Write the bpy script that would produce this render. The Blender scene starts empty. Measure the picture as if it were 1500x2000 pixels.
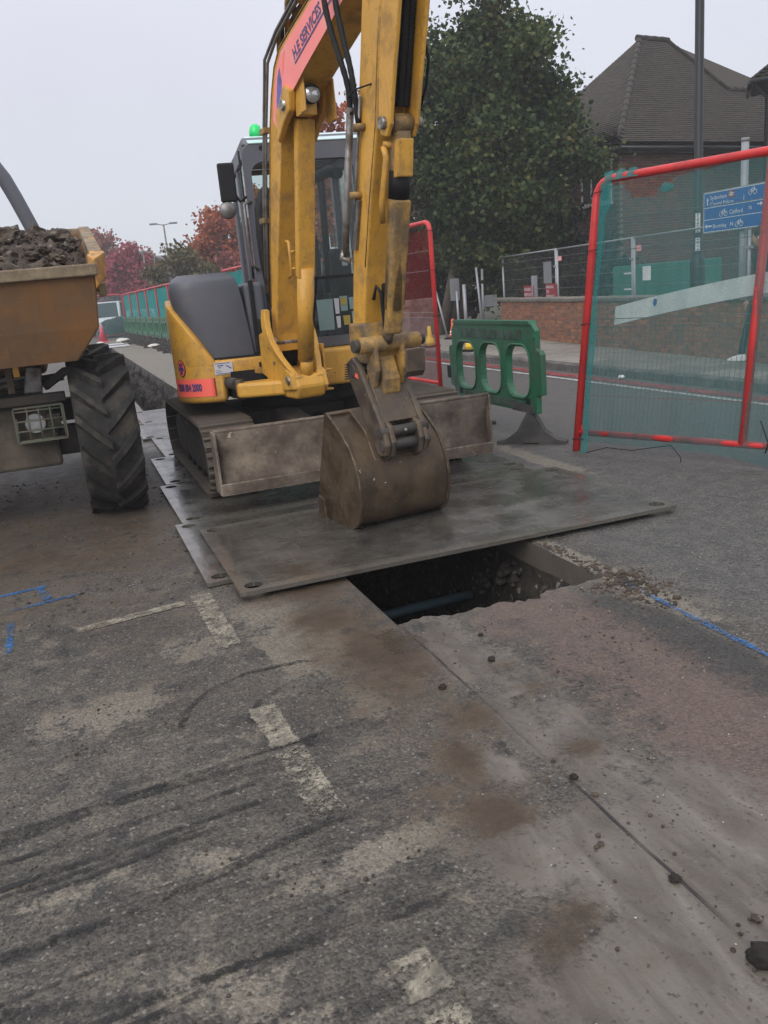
import bpy, bmesh, math, random
import numpy as np
from mathutils import Vector, Matrix
from math import sin, cos, pi, radians, atan2, hypot

random.seed(7)
rng = np.random.default_rng(11)
scene = bpy.context.scene
COL = scene.collection

# ------------------------------------------------------------------ camera
cam = bpy.data.cameras.new("camera")
cam_o = bpy.data.objects.new("camera", cam)
COL.objects.link(cam_o)
R = [[0.9323828264407801, -0.1694724985474365, 0.3192825350604802],
     [-0.3509439048303502, -0.212777013164858, 0.9119014849922485],
     [-0.08660623892496613, -0.9622915436107349, -0.25786497333787056]]
mw = Matrix.Identity(4)
for i in range(3):
    mw[i][0] = R[i][0]; mw[i][1] = -R[i][1]; mw[i][2] = -R[i][2]
mw[2][3] = 1.6
cam_o.matrix_world = mw
cam.sensor_fit = 'VERTICAL'
cam.sensor_height = 24.0
cam.lens = 24.0 * 1650 / 2000
cam.clip_start = 0.05
cam.clip_end = 900
scene.camera = cam_o

# ------------------------------------------------------------------ world, sun, exposure
SUN_EL, SUN_AZ = radians(40), radians(-135)      # azimuth from +Y towards +X
world = bpy.data.worlds.new("World")
scene.world = world
world.use_nodes = True
wt = world.node_tree
wt.nodes.clear()
w_out = wt.nodes.new('ShaderNodeOutputWorld')
w_bg = wt.nodes.new('ShaderNodeBackground')
w_sky = wt.nodes.new('ShaderNodeTexSky')
w_sky.sky_type = 'NISHITA'
w_sky.sun_disc = False
w_sky.sun_elevation = SUN_EL
w_sky.sun_rotation = SUN_AZ
# overcast cloud layer over the clear sky: brighter towards the zenith, even all round
w_tc = wt.nodes.new('ShaderNodeTexCoord')
w_sep = wt.nodes.new('ShaderNodeSeparateXYZ')
w_ramp = wt.nodes.new('ShaderNodeValToRGB')
w_ramp.color_ramp.elements[0].position = 0.0
w_ramp.color_ramp.elements[0].color = (5.75, 6.05, 6.55, 1)
w_ramp.color_ramp.elements[1].position = 0.30
w_ramp.color_ramp.elements[1].color = (6.6, 6.65, 7.5, 1)
e = w_ramp.color_ramp.elements.new(1.0); e.color = (12.0, 12.0, 12.8, 1)
w_mix = wt.nodes.new('ShaderNodeMix'); w_mix.data_type = 'RGBA'
w_mix.inputs[0].default_value = 0.94
L = wt.links.new
L(w_tc.outputs['Generated'], w_sep.inputs[0])
w_n = wt.nodes.new('ShaderNodeTexNoise'); w_n.inputs['Scale'].default_value = 2.2; w_n.inputs['Detail'].default_value = 3
w_m = wt.nodes.new('ShaderNodeMapRange'); w_m.inputs[1].default_value = 0.3; w_m.inputs[2].default_value = 0.7; w_m.inputs[3].default_value = 0.955; w_m.inputs[4].default_value = 1.045
w_x = wt.nodes.new('ShaderNodeMix'); w_x.data_type = 'RGBA'; w_x.blend_type = 'MULTIPLY'; w_x.inputs[0].default_value = 1.0
L(w_tc.outputs['Generated'], w_n.inputs['Vector']); L(w_n.outputs['Fac'], w_m.inputs[0]); L(w_ramp.outputs[0], w_x.inputs[6]); L(w_m.outputs[0], w_x.inputs[7])
L(w_sep.outputs['Z'], w_ramp.inputs[0])
L(w_sky.outputs[0], w_mix.inputs[6]); L(w_x.outputs[2], w_mix.inputs[7])
L(w_mix.outputs[2], w_bg.inputs[0])
w_bg.inputs[1].default_value = 0.1
L(w_bg.outputs[0], w_out.inputs[0])

sun = bpy.data.lights.new("sun", 'SUN')
sun.energy = 1.5
sun.angle = radians(42)
sun.color = (1.0, 0.96, 0.9)
sun_o = bpy.data.objects.new("sun", sun)
COL.objects.link(sun_o)
sd = Vector((sin(SUN_AZ) * cos(SUN_EL), cos(SUN_AZ) * cos(SUN_EL), sin(SUN_EL)))
sun_o.rotation_euler = sd.to_track_quat('Z', 'Y').to_euler()
sun_o.location = (-6, -6, 12)

scene.view_settings.view_transform = 'Standard'
scene.view_settings.look = 'None'
scene.view_settings.exposure = 0.30
scene.view_settings.gamma = 1.0
scene.view_settings.use_curve_mapping = False
scene.render.engine = 'CYCLES'
scene.cycles.max_bounces = 8
scene.cycles.transparent_max_bounces = 16
scene.cycles.volume_bounces = 1

# ------------------------------------------------------------------ helpers
def tag(o, label=None, cat=None, group=None, kind=None):
    if label: o['label'] = label
    if cat: o['category'] = cat
    if group: o['group'] = group
    if kind: o['kind'] = kind
    return o

def thing(name, label, cat, loc=(0, 0, 0), rz=0.0, group=None):
    o = bpy.data.objects.new(name, None)
    COL.objects.link(o)
    o.empty_display_size = 0.2
    o.location = loc
    o.rotation_euler = (0, 0, rz)
    return tag(o, label, cat, group)

def base_of(p):
    v = Vector((0, 0, 0))
    while p is not None:
        v += p.location
        p = p.parent
    return v

class MB:
    """collects faces; build() links them as one mesh object"""
    def __init__(s, tf=None):
        s.v = []; s.f = []; s.sm = []; s.tf = tf; s.uvs = None
    def add(s, vs, fs, smooth=False):
        o = len(s.v)
        s.v += [tuple(p) for p in vs]
        s.f += [tuple(i + o for i in f) for f in fs]
        s.sm += [smooth] * len(fs)
        return s
    def box(s, x0, x1, y0, y1, z0, z1):
        return s.add([(x0, y0, z0), (x1, y0, z0), (x1, y1, z0), (x0, y1, z0), (x0, y0, z1), (x1, y0, z1), (x1, y1, z1), (x0, y1, z1)],
                     [(0, 3, 2, 1), (4, 5, 6, 7), (0, 1, 5, 4), (1, 2, 6, 5), (2, 3, 7, 6), (3, 0, 4, 7)])
    def hexa(s, p):
        return s.add(p, [(0, 3, 2, 1), (4, 5, 6, 7), (0, 1, 5, 4), (1, 2, 6, 5), (2, 3, 7, 6), (3, 0, 4, 7)])
    def bar(s, p0, p1, w, h, up=(0, 0, 1)):
        p0 = Vector(p0); p1 = Vector(p1); d = (p1 - p0).normalized()
        u = Vector(up); sd_ = d.cross(u)
        if sd_.length < 1e-4: sd_ = d.cross(Vector((1, 0, 0)))
        sd_.normalize(); u = sd_.cross(d).normalized()
        a = sd_ * w / 2; b = u * h / 2
        return s.hexa([p0 - a - b, p0 + a - b, p0 + a + b, p0 - a + b, p1 - a - b, p1 + a - b, p1 + a + b, p1 - a + b])
    def prism(s, pts, plane, a, b, smooth=False):
        def m(p, t):
            if plane == 'YZ': return (t, p[0], p[1])
            if plane == 'XZ': return (p[0], t, p[1])
            return (p[0], p[1], t)
        n = len(pts)
        vs = [m(p, a) for p in pts] + [m(p, b) for p in pts]
        o = len(s.v); s.v += vs
        s.f.append(tuple(o + i for i in range(n - 1, -1, -1))); s.sm.append(False)
        s.f.append(tuple(o + n + i for i in range(n))); s.sm.append(False)
        for i in range(n):
            j = (i + 1) % n
            s.f.append((o + i, o + j, o + n + j, o + n + i)); s.sm.append(smooth)
        return s
    def tube(s, pts, r, n=8, caps=True, closed=False):
        pts = [Vector(p) for p in pts]
        k = len(pts)
        rs = r if isinstance(r, (list, tuple)) else [r] * k
        o = len(s.v)
        prev = None
        for i, p in enumerate(pts):
            if closed: d = pts[(i + 1) % k] - pts[i - 1]
            elif i == 0: d = pts[1] - p
            elif i == k - 1: d = p - pts[i - 1]
            else: d = (pts[i + 1] - p).normalized() + (p - pts[i - 1]).normalized()
            d.normalize()
            if prev is None:
                u = d.cross(Vector((0, 0, 1)))
                if u.length < 1e-3: u = d.cross(Vector((1, 0, 0)))
            else:
                u = prev - d * prev.dot(d)
            u.normalize(); prev = u
            w = d.cross(u)
            for q in range(n):
                t = 2 * pi * q / n
                s.v.append(tuple(p + (u * cos(t) + w * sin(t)) * rs[i]))
        rings = k if closed else k - 1
        for i in range(rings):
            j = (i + 1) % k
            for q in range(n):
                q2 = (q + 1) % n
                s.f.append((o + i * n + q, o + i * n + q2, o + j * n + q2, o + j * n + q)); s.sm.append(True)
        if caps and not closed:
            s.f.append(tuple(o + q for q in range(n - 1, -1, -1))); s.sm.append(False)
            s.f.append(tuple(o + (k - 1) * n + q for q in range(n))); s.sm.append(False)
        return s
    def lathe(s, prof, c, axis='Z', n=24):
        o = len(s.v)
        for r, h in prof:
            for q in range(n):
                t = 2 * pi * q / n
                a, b = r * cos(t), r * sin(t)
                p = (a, b, h) if axis == 'Z' else ((h, a, b) if axis == 'X' else (a, h, b))
                s.v.append((p[0] + c[0], p[1] + c[1], p[2] + c[2]))
        for i in range(len(prof) - 1):
            for q in range(n):
                q2 = (q + 1) % n
                s.f.append((o + i * n + q, o + i * n + q2, o + (i + 1) * n + q2, o + (i + 1) * n + q)); s.sm.append(True)
        if prof[0][0] > 1e-4:
            s.f.append(tuple(o + q for q in range(n))); s.sm.append(False)
        if prof[-1][0] > 1e-4:
            s.f.append(tuple(o + (len(prof) - 1) * n + q for q in range(n))); s.sm.append(False)
        return s
    def strip(s, rows, smooth=True, close=False):
        """rows: list of equal-length point rows -> quad sheet"""
        o = len(s.v); m = len(rows[0])
        for r_ in rows: s.v += [tuple(p) for p in r_]
        for i in range(len(rows) - 1):
            for j in range(m - 1 + (1 if close else 0)):
                j2 = (j + 1) % m
                s.f.append((o + i * m + j, o + i * m + j2, o + (i + 1) * m + j2, o + (i + 1) * m + j)); s.sm.append(smooth)
        return s
    def mesh(s, name, mat, off=Vector((0, 0, 0)), fix=True):
        vs = [Vector(s.tf(*p)) if s.tf else Vector(p) for p in s.v]
        me = bpy.data.meshes.new(name)
        me.from_pydata([tuple(p - off) for p in vs], [], s.f)
        me.polygons.foreach_set('use_smooth', s.sm)
        if fix:
            bm = bmesh.new(); bm.from_mesh(me)
            bmesh.ops.recalc_face_normals(bm, faces=bm.faces)
            bm.to_mesh(me); bm.free()
        if mat: me.materials.append(mat)
        me.update()
        return me
    def build(s, name, mat, parent=None, bevel=0.0, seg=2, fix=True, solid=0.0):
        off = base_of(parent) if parent else Vector((0, 0, 0))
        me = s.mesh(name, mat, off, fix)
        o = bpy.data.objects.new(name, me)
        COL.objects.link(o)
        if parent: o.parent = parent
        if solid:
            m = o.modifiers.new('solid', 'SOLIDIFY'); m.thickness = solid; m.offset = 0
        if bevel:
            m = o.modifiers.new('bevel', 'BEVEL'); m.width = bevel; m.segments = seg
            m.limit_method = 'ANGLE'; m.angle_limit = radians(40); m.harden_normals = False
        return o

def put(name, me, parent, loc=(0, 0, 0), rot=None, mat4=None):
    o = bpy.data.objects.new(name, me)
    COL.objects.link(o)
    o.parent = parent
    if mat4 is not None: o.matrix_basis = mat4
    else:
        o.location = loc
        if rot: o.rotation_euler = rot
    return o

def copy_tree(o, parent=None):
    c = o.copy()
    COL.objects.link(c)
    if parent: c.parent = parent
    for ch in list(o.children):
        copy_tree(ch, c)
    return c

def text_mesh(name, txt, size, org, U, V, mat, parent=None, thick=0.0015, align='LEFT', bold=0.0, sx=1.0):
    cu = bpy.data.curves.new(name, 'FONT')
    cu.body = txt; cu.size = size; cu.align_x = align; cu.extrude = 0; cu.offset = bold
    cu.resolution_u = 2
    to = bpy.data.objects.new(name, cu)
    COL.objects.link(to)
    bpy.context.view_layer.update()
    me = bpy.data.meshes.new_from_object(to.evaluated_get(bpy.context.evaluated_depsgraph_get()))
    bpy.data.objects.remove(to)
    off = base_of(parent) if parent else Vector((0, 0, 0))
    org = Vector(org); U = Vector(U).normalized(); V = Vector(V).normalized(); Nn = U.cross(V)
    for v in me.vertices:
        v.co = org + U * v.co.x * sx + V * v.co.y + Nn * thick - off
    me.name = name
    me.materials.clear(); me.materials.append(mat)
    o = bpy.data.objects.new(name, me)
    COL.objects.link(o)
    if parent: o.parent = parent
    return o

# numpy value noise
def vnoise(x, y, seed=0):
    x = np.asarray(x, float); y = np.asarray(y, float)
    xi = np.floor(x).astype(np.int64); yi = np.floor(y).astype(np.int64)
    xf = x - xi; yf = y - yi
    def hsh(a, b):
        n = (a * 374761393 + b * 668265263 + seed * 2147483647) & 0xffffffff
        n = ((n ^ (n >> 13)) * 1274126177) & 0xffffffff
        return ((n ^ (n >> 16)) & 0xffff) / 65535.0
    u = xf * xf * (3 - 2 * xf); v = yf * yf * (3 - 2 * yf)
    return (hsh(xi, yi) * (1 - u) + hsh(xi + 1, yi) * u) * (1 - v) + (hsh(xi, yi + 1) * (1 - u) + hsh(xi + 1, yi + 1) * u) * v

def fbm(x, y, o=4, seed=0):
    a = 0.5; t = 0; s_ = 0
    for i in range(o):
        t = t + a * vnoise(x * 2 ** i, y * 2 ** i, seed + i * 17); s_ += a; a *= 0.5
    return t / s_

# ------------------------------------------------------------------ material helper
class NT:
    def __init__(s, name):
        s.m = bpy.data.materials.new(name)
        s.m.use_nodes = True
        s.t = s.m.node_tree
        s.b = s.t.nodes['Principled BSDF']
        s.out = s.t.nodes['Material Output']
        s.tc = s.t.nodes.new('ShaderNodeTexCoord')
        s.obj = s.tc.outputs['Object']
    def n(s, k): return s.t.nodes.new(k)
    def lk(s, a, b):
        if hasattr(a, 'is_linked') or hasattr(a, 'links'): s.t.links.new(a, b)
        elif isinstance(a, (tuple, list)) and len(a) == 3 and b.type == 'RGBA': b.default_value = (*a, 1)
        elif b.type == 'RGBA' and isinstance(a, (int, float)): b.default_value = (a, a, a, 1)
        else: b.default_value = a
    def mapv(s, scale=(1, 1, 1), loc=(0, 0, 0), rot=(0, 0, 0), vec=None):
        k = s.n('ShaderNodeMapping')
        s.lk(vec or s.obj, k.inputs[0])
        k.inputs['Location'].default_value = loc; k.inputs['Rotation'].default_value = rot; k.inputs['Scale'].default_value = scale
        return k.outputs[0]
    def noise(s, scale, detail=4, rough=0.55, vec=None, dist=0.0, col=False):
        k = s.n('ShaderNodeTexNoise')
        s.lk(vec or s.obj, k.inputs['Vector'])
        k.inputs['Scale'].default_value = scale; k.inputs['Detail'].default_value = detail
        k.inputs['Roughness'].default_value = rough; k.inputs['Distortion'].default_value = dist
        return k.outputs['Color'] if col else k.outputs['Fac']
    def voro(s, scale, feat='F1', out='Distance', vec=None, rand=1.0):
        k = s.n('ShaderNodeTexVoronoi'); k.feature = feat
        s.lk(vec or s.obj, k.inputs['Vector'])
        k.inputs['Scale'].default_value = scale; k.inputs['Randomness'].default_value = rand
        return k.outputs[out]
    def mt(s, op, a, b=0.0, c=0.0, clamp=False):
        k = s.n('ShaderNodeMath'); k.operation = op; k.use_clamp = clamp
        s.lk(a, k.inputs[0]); s.lk(b, k.inputs[1])
        if op in ('MULTIPLY_ADD', 'SMOOTH_MIN'): s.lk(c, k.inputs[2])
        return k.outputs[0]
    def step(s, v, lo, hi):
        k = s.n('ShaderNodeMapRange'); k.interpolation_type = 'SMOOTHSTEP'
        s.lk(v, k.inputs[0]); k.inputs[1].default_value = lo; k.inputs[2].default_value = hi
        return k.outputs[0]
    def lin(s, v, lo, hi, a=0.0, b=1.0):
        k = s.n('ShaderNodeMapRange')
        s.lk(v, k.inputs[0]); k.inputs[1].default_value = lo; k.inputs[2].default_value = hi
        k.inputs[3].default_value = a; k.inputs[4].default_value = b
        return k.outputs[0]
    def mix(s, f, a, b, mode='MIX'):
        k = s.n('ShaderNodeMix'); k.data_type = 'RGBA'; k.blend_type = mode
        s.lk(f, k.inputs[0]); s.lk(a, k.inputs[6]); s.lk(b, k.inputs[7])
        return k.outputs[2]
    def ramp(s, v, stops):
        k = s.n('ShaderNodeValToRGB'); cr = k.color_ramp
        cr.elements[0].position = stops[0][0]; cr.elements[0].color = (*stops[0][1], 1)
        cr.elements[1].position = stops[-1][0]; cr.elements[1].color = (*stops[-1][1], 1)
        for p, c in stops[1:-1]:
            e_ = cr.elements.new(p); e_.color = (*c, 1)
        s.lk(v, k.inputs[0])
        return k.outputs[0]
    def bump(s, h, strength=0.3, dist=0.01, nrm=None):
        k = s.n('ShaderNodeBump')
        k.inputs['Strength'].default_value = strength; k.inputs['Distance'].default_value = dist
        s.lk(h, k.inputs['Height'])
        if nrm is not None: s.lk(nrm, k.inputs['Normal'])
        return k.outputs[0]
    def attr(s, name, out='Color'):
        k = s.n('ShaderNodeAttribute'); k.attribute_name = name
        return k.outputs[out]
    def sep(s, v):
        k = s.n('ShaderNodeSeparateColor'); s.lk(v, k.inputs[0]); return k.outputs
    def sepv(s, v):
        k = s.n('ShaderNodeSeparateXYZ'); s.lk(v, k.inputs[0]); return k.outputs
    def set(s, col=None, rough=None, metal=None, nrm=None, **kw):
        if col is not None: s.lk(col, s.b.inputs['Base Color'])
        if rough is not None: s.lk(rough, s.b.inputs['Roughness'])
        if metal is not None: s.lk(metal, s.b.inputs['Metallic'])
        if nrm is not None: s.lk(nrm, s.b.inputs['Normal'])
        for k_, v in kw.items(): s.lk(v, s.b.inputs[k_])
        return s.m

def paint(name, col, rough=0.5, metal=0.0, dirt=None, damt=0.5, dscale=5.0, chips=None, camt=0.66, cscale=14.0, bump=0.15, bscale=60.0, var=0.18, rnd=0.0, spec=None, streak=0.0, dent=0.0, edge=None, eamt=1.0):
    """painted / worn surface: base colour with mottling, grime patches and chips"""
    n = NT(name)
    a = n.noise(dscale * 0.6, 5, 0.6)
    c = n.mix(n.lin(a, 0.3, 0.7), tuple(x * (1 - var) for x in col), tuple(min(1, x * (1 + var)) for x in col))
    if rnd:
        oi = n.n('ShaderNodeObjectInfo')
        k = n.n('ShaderNodeHueSaturation')
        n.lk(n.lin(oi.outputs['Random'], 0, 1, 1 - rnd, 1 + rnd), k.inputs['Value']); n.lk(c, k.inputs['Color'])
        c = k.outputs[0]
    r = rough
    if dirt:
        d = n.noise(dscale, 8, 0.68)
        f = n.step(d, 0.62 - damt * 0.3, 0.74 - damt * 0.1)
        c = n.mix(f, c, dirt)
        r = n.lin(f, 0, 1, rough, min(1, rough + 0.3))
    if chips:
        d = n.noise(cscale, 6, 0.7)
        f2 = n.step(d, camt, camt + 0.03)
        c = n.mix(f2, c, chips)
    if streak:
        s1 = n.noise(1.0, 5, 0.7, n.mapv((26, 26, 1.6)))
        c = n.mix(n.mt('MULTIPLY', n.step(s1, 0.52, 0.68), streak), c, tuple(x * 0.35 + 0.012 for x in col))
        s2 = n.noise(1.0, 4, 0.7, n.mapv((6, 6, 90), rot=(0.5, 0.3, 0.2)))
        c = n.mix(n.mt('MULTIPLY', n.step(s2, 0.64, 0.68), streak * 0.8), c, tuple(min(0.6, x * 1.3 + 0.10) for x in col))
    if edge:
        bv = n.n('ShaderNodeBevel'); bv.samples = 4; bv.inputs['Radius'].default_value = 0.012
        ge = n.n('ShaderNodeNewGeometry')
        dt = n.n('ShaderNodeVectorMath'); dt.operation = 'DOT_PRODUCT'
        n.lk(bv.outputs[0], dt.inputs[0]); n.lk(ge.outputs['Normal'], dt.inputs[1])
        ev = n.step(dt.outputs['Value'], 0.985, 0.90)
        ef = n.mt('MULTIPLY', n.mt('MULTIPLY', ev, n.step(n.noise(17, 5, 0.7), 0.46, 0.58)), eamt)
        c = n.mix(ef, c, edge)
    h = n.noise(bscale, 4, 0.6)
    if dent: h = n.mt('ADD', h, n.mt('MULTIPLY', n.noise(5.0, 4, 0.6), dent))
    kw = {}
    if spec is not None: kw['Specular IOR Level'] = spec
    return n.set(c, r, metal, n.bump(h, bump, 0.004), **kw)

# ------------------------------------------------------------------ materials
YEL = paint("yellow_paint", (0.58, 0.305, 0.042), 0.45, dirt=(0.34, 0.19, 0.05), damt=0.55, dscale=5.5, chips=(0.06, 0.045, 0.035), camt=0.64, cscale=34, var=0.10, streak=0.35, edge=(0.10, 0.075, 0.055), eamt=0.75)
YEL_D = paint("dirty_yellow_paint", (0.44, 0.25, 0.05), 0.5, dirt=(0.13, 0.09, 0.05), damt=1.1, dscale=7, chips=(0.05, 0.04, 0.03), camt=0.62, cscale=24, streak=0.5, edge=(0.09, 0.07, 0.05), eamt=0.8)
GREY_P = paint("charcoal_panel_paint", (0.088, 0.092, 0.110), 0.5, dirt=(0.13, 0.12, 0.11), damt=0.3, dscale=4, var=0.1, chips=(0.16, 0.15, 0.14), camt=0.74, cscale=30)
BLACK = paint("black_rubber", (0.010, 0.010, 0.011), 0.6, dirt=(0.03, 0.028, 0.025), damt=0.3, dscale=7, spec=0.25)
DARK = paint("dark_steel", (0.03, 0.029, 0.028), 0.55, metal=0.2, dirt=(0.07, 0.058, 0.047), damt=0.9, dscale=6)
TRACK = paint("track_steel", (0.085, 0.078, 0.07), 0.6, metal=0.2, dirt=(0.10, 0.08, 0.06), damt=1.3, dscale=7, bump=0.4, rnd=0.15)
PIPE_M = paint("steel_pipe", (0.20, 0.19, 0.18), 0.42, metal=0.5, dirt=(0.10, 0.08, 0.06), damt=0.6, dscale=9)
CHROME = paint("bright_pin_steel", (0.45, 0.44, 0.42), 0.35, metal=0.8, dirt=(0.12, 0.09, 0.06), damt=0.9, dscale=20)
RUST = paint("rusty_bucket_steel", (0.050, 0.031, 0.017), 0.42, metal=0.3, dirt=(0.095, 0.064, 0.036), damt=0.9, dscale=5.0, chips=(0.46, 0.42, 0.34), camt=0.665, cscale=34, bump=0.4, bscale=35, var=0.35, streak=0.4, dent=6.0, edge=(0.26, 0.21, 0.15), eamt=0.9)
HITCH = paint("brown_hitch_steel", (0.065, 0.048, 0.038), 0.5, metal=0.3, dirt=(0.12, 0.09, 0.06), damt=0.8, dscale=6, chips=(0.28, 0.23, 0.17), camt=0.65, cscale=30, edge=(0.22, 0.18, 0.13), eamt=0.8)
MUDDY = paint("mud_caked_blade", (0.235, 0.19, 0.145), 0.75, dirt=(0.080, 0.058, 0.046), damt=1.05, dscale=3.4, chips=(0.40, 0.34, 0.26), camt=0.645, cscale=14, dent=4.0, streak=0.3, edge=(0.40, 0.34, 0.27), bump=0.5, bscale=22, var=0.3)
RED = paint("red_fence_paint", (0.52, 0.028, 0.028), 0.4, dirt=(0.25, 0.03, 0.03), damt=0.4, dscale=3, chips=(0.35, 0.3, 0.3), camt=0.75, cscale=26)
GALV = paint("galvanised_steel", (0.30, 0.31, 0.325), 0.5, metal=0.35, var=0.12, dscale=6)
WIRE = paint("fence_wire", (0.20, 0.20, 0.21), 0.5, metal=0.3)
PLAS_G = paint("green_barrier_plastic", (0.016, 0.122, 0.058), 0.42, dirt=(0.05, 0.09, 0.06), damt=0.5, dscale=4, var=0.15, chips=(0.10, 0.20, 0.14), camt=0.74, cscale=20, bump=0.08)
PLAS_GD = paint("dull_reflective_strip", (0.055, 0.10, 0.075), 0.5, dirt=(0.03, 0.05, 0.04), damt=0.8, dscale=8)
RUB_G = paint("recycled_rubber_foot", (0.035, 0.035, 0.037), 0.75, dirt=(0.08, 0.075, 0.07), damt=0.7, dscale=8, bump=0.4)
SKIP = paint("ochre_skip_paint", (0.165, 0.072, 0.017), 0.58, dirt=(0.11, 0.062, 0.028), damt=0.9, dscale=2.2, streak=0.4, dent=3.0, chips=(0.10, 0.07, 0.05), camt=0.64, cscale=16, var=0.25)
SKIP_R = paint("muddy_skip_rim", (0.26, 0.20, 0.12), 0.7, dirt=(0.14, 0.11, 0.08), damt=0.9, dscale=6, chips=(0.62, 0.30, 0.06), camt=0.60, cscale=6, bump=0.4, bscale=30)
SKIP_O = paint("worn_orange_skip_edge", (0.62, 0.30, 0.06), 0.6, dirt=(0.30, 0.19, 0.09), damt=0.8, dscale=9, bump=0.3)
CHASSIS = paint("grimy_chassis", (0.026, 0.025, 0.024), 0.75, dirt=(0.065, 0.056, 0.045), damt=0.9, dscale=4)
BUMPER = paint("mud_splashed_bumper", (0.105, 0.086, 0.062), 0.8, dirt=(0.05, 0.042, 0.032), damt=1.0, dscale=3.5, bump=0.3)
CAGE = paint("dusty_lamp_guard", (0.125, 0.11, 0.082), 0.7, dirt=(0.10, 0.13, 0.09), damt=0.8, dscale=10)
TYRE = paint("dusty_tyre_rubber", (0.025, 0.0245, 0.024), 0.85, dirt=(0.070, 0.062, 0.051), damt=0.6, dscale=5, bump=0.35, bscale=90, var=0.3, spec=0.25)
WHITE_P = paint("white_paint", (0.72, 0.73, 0.73), 0.45, dirt=(0.5, 0.49, 0.46), damt=0.4, dscale=4, var=0.05)
WFRAME = paint("white_window_frame", (0.62, 0.62, 0.60), 0.5, var=0.06)
AMBER = paint("amber_lens", (0.75, 0.36, 0.01), 0.25, var=0.05)
LENS = paint("lamp_lens", (0.55, 0.56, 0.56), 0.15, metal=0.6, var=0.15, dscale=30)
BLUE_S = paint("blue_sign_face", (0.012, 0.10, 0.36), 0.35, var=0.06)
WHITE_L = paint("white_lettering", (0.75, 0.77, 0.80), 0.4, var=0.03)
NAVY_L = paint("navy_lettering", (0.055, 0.05, 0.17), 0.5, var=0.1)
BANNER = paint("fluorescent_red_banner", (0.95, 0.15, 0.11), 0.4, var=0.06, dirt=(0.75, 0.22, 0.16), damt=0.3, dscale=3)
BANNER_P = paint("faded_pink_banner", (0.92, 0.24, 0.22), 0.4, var=0.08, dirt=(0.85, 0.34, 0.30), damt=0.4, dscale=4)
LOGO_B = paint("blue_logo_print", (0.10, 0.11, 0.36), 0.45, var=0.4, dscale=16)
STICK_W = paint("white_sticker", (0.50, 0.51, 0.54), 0.4, var=0.06)
PAPER_T = paint("pale_teal_sheet", (0.18, 0.28, 0.275), 0.5, var=0.05)
PAPER_Y = paint("yellow_sheet", (0.36, 0.27, 0.05), 0.5, var=0.05)
RED_S = paint("red_sign_face", (0.24, 0.03, 0.035), 0.5, var=0.08)
PINK_S = paint("pale_red_tag", (0.85, 0.35, 0.36), 0.5, var=0.05)
GREY_B = paint("grey_board", (0.18, 0.19, 0.20), 0.6, var=0.1)
GREEN_C = paint("green_cabinet_paint", (0.03, 0.16, 0.12), 0.5, var=0.1)
LAMP_B = paint("black_lamp_post_paint", (0.014, 0.017, 0.018), 0.4, var=0.15)
CONE_Y = paint("yellow_cone_plastic", (0.80, 0.52, 0.03), 0.5, var=0.08)
CONE_O = paint("orange_cone_plastic", (0.72, 0.10, 0.03), 0.5, var=0.08)
CONE_R = paint("faded_red_cone_plastic", (0.55, 0.06, 0.10), 0.5, var=0.08)
PLANK = paint("white_plank_plastic", (0.80, 0.84, 0.82), 0.45, dirt=(0.60, 0.62, 0.58), damt=0.3, dscale=4, var=0.05, chips=(0.10, 0.12, 0.08), camt=0.78, cscale=18)
CLOTH = paint("black_cloth", (0.014, 0.015, 0.018), 0.9, var=0.3)
SKIN_M = paint("skin", (0.42, 0.26, 0.19), 0.55, var=0.06)
HAIR = paint("dark_hair", (0.02, 0.015, 0.012), 0.7, var=0.2)
BARK = paint("bark", (0.075, 0.06, 0.045), 0.9, dscale=8, var=0.4, bump=0.6, bscale=30)
BARK_D = paint("far_bark", (0.06, 0.05, 0.045), 0.9, dscale=8, var=0.3)
SANDBAG = paint("white_sandbag", (0.60, 0.58, 0.53), 0.8, var=0.15, dscale=10)
TIN = paint("wet_steel_sheet", (0.55, 0.56, 0.58), 0.35, metal=0.3, var=0.2)
PIPE_BL = paint("blue_water_pipe", (0.07, 0.13, 0.16), 0.5, var=0.1)
TARP = paint("dark_green_tarpaulin", (0.018, 0.026, 0.025), 0.7, var=0.3, dscale=3)
VAN = paint("white_van_paint", (0.70, 0.72, 0.74), 0.3, var=0.04)
ROOF_V = paint("cab_roof_visor", (0.50, 0.66, 0.66), 0.3, var=0.08)
BEACON = NT("green_beacon_lens").set((0.02, 0.62, 0.16), 0.25)
CARGLASS = NT("dark_window_glass").set((0.02, 0.025, 0.03), 0.08)

def glass(name, tint, gl=0.12, rough=0.03, dirt=0.10):
    n = NT(name)
    tr = n.n('ShaderNodeBsdfTransparent'); tr.inputs[0].default_value = (*tint, 1)
    g = n.n('ShaderNodeBsdfGlossy'); g.inputs['Roughness'].default_value = rough
    df = n.n('ShaderNodeBsdfDiffuse'); df.inputs[0].default_value = (0.25, 0.27, 0.26, 1)
    fr = n.n('ShaderNodeFresnel'); fr.inputs[0].default_value = 1.5
    m1 = n.n('ShaderNodeMixShader'); n.lk(n.mt('ADD', n.mt('MULTIPLY', fr.outputs[0], 0.6), gl * 0.3), m1.inputs[0])
    n.lk(tr.outputs[0], m1.inputs[1]); n.lk(g.outputs[0], m1.inputs[2])
    m2 = n.n('ShaderNodeMixShader')
    n.lk(n.mt('MULTIPLY', n.step(n.noise(5, 6, 0.65), 0.45, 0.75), dirt), m2.inputs[0])
    n.lk(m1.outputs[0], m2.inputs[1]); n.lk(df.outputs[0], m2.inputs[2])
    n.lk(m2.outputs[0], n.out.inputs[0])
    return n.m
GLASS = glass("cab_glass", (0.91, 0.96, 0.95), 0.0, 0.02, 0.03)
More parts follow.
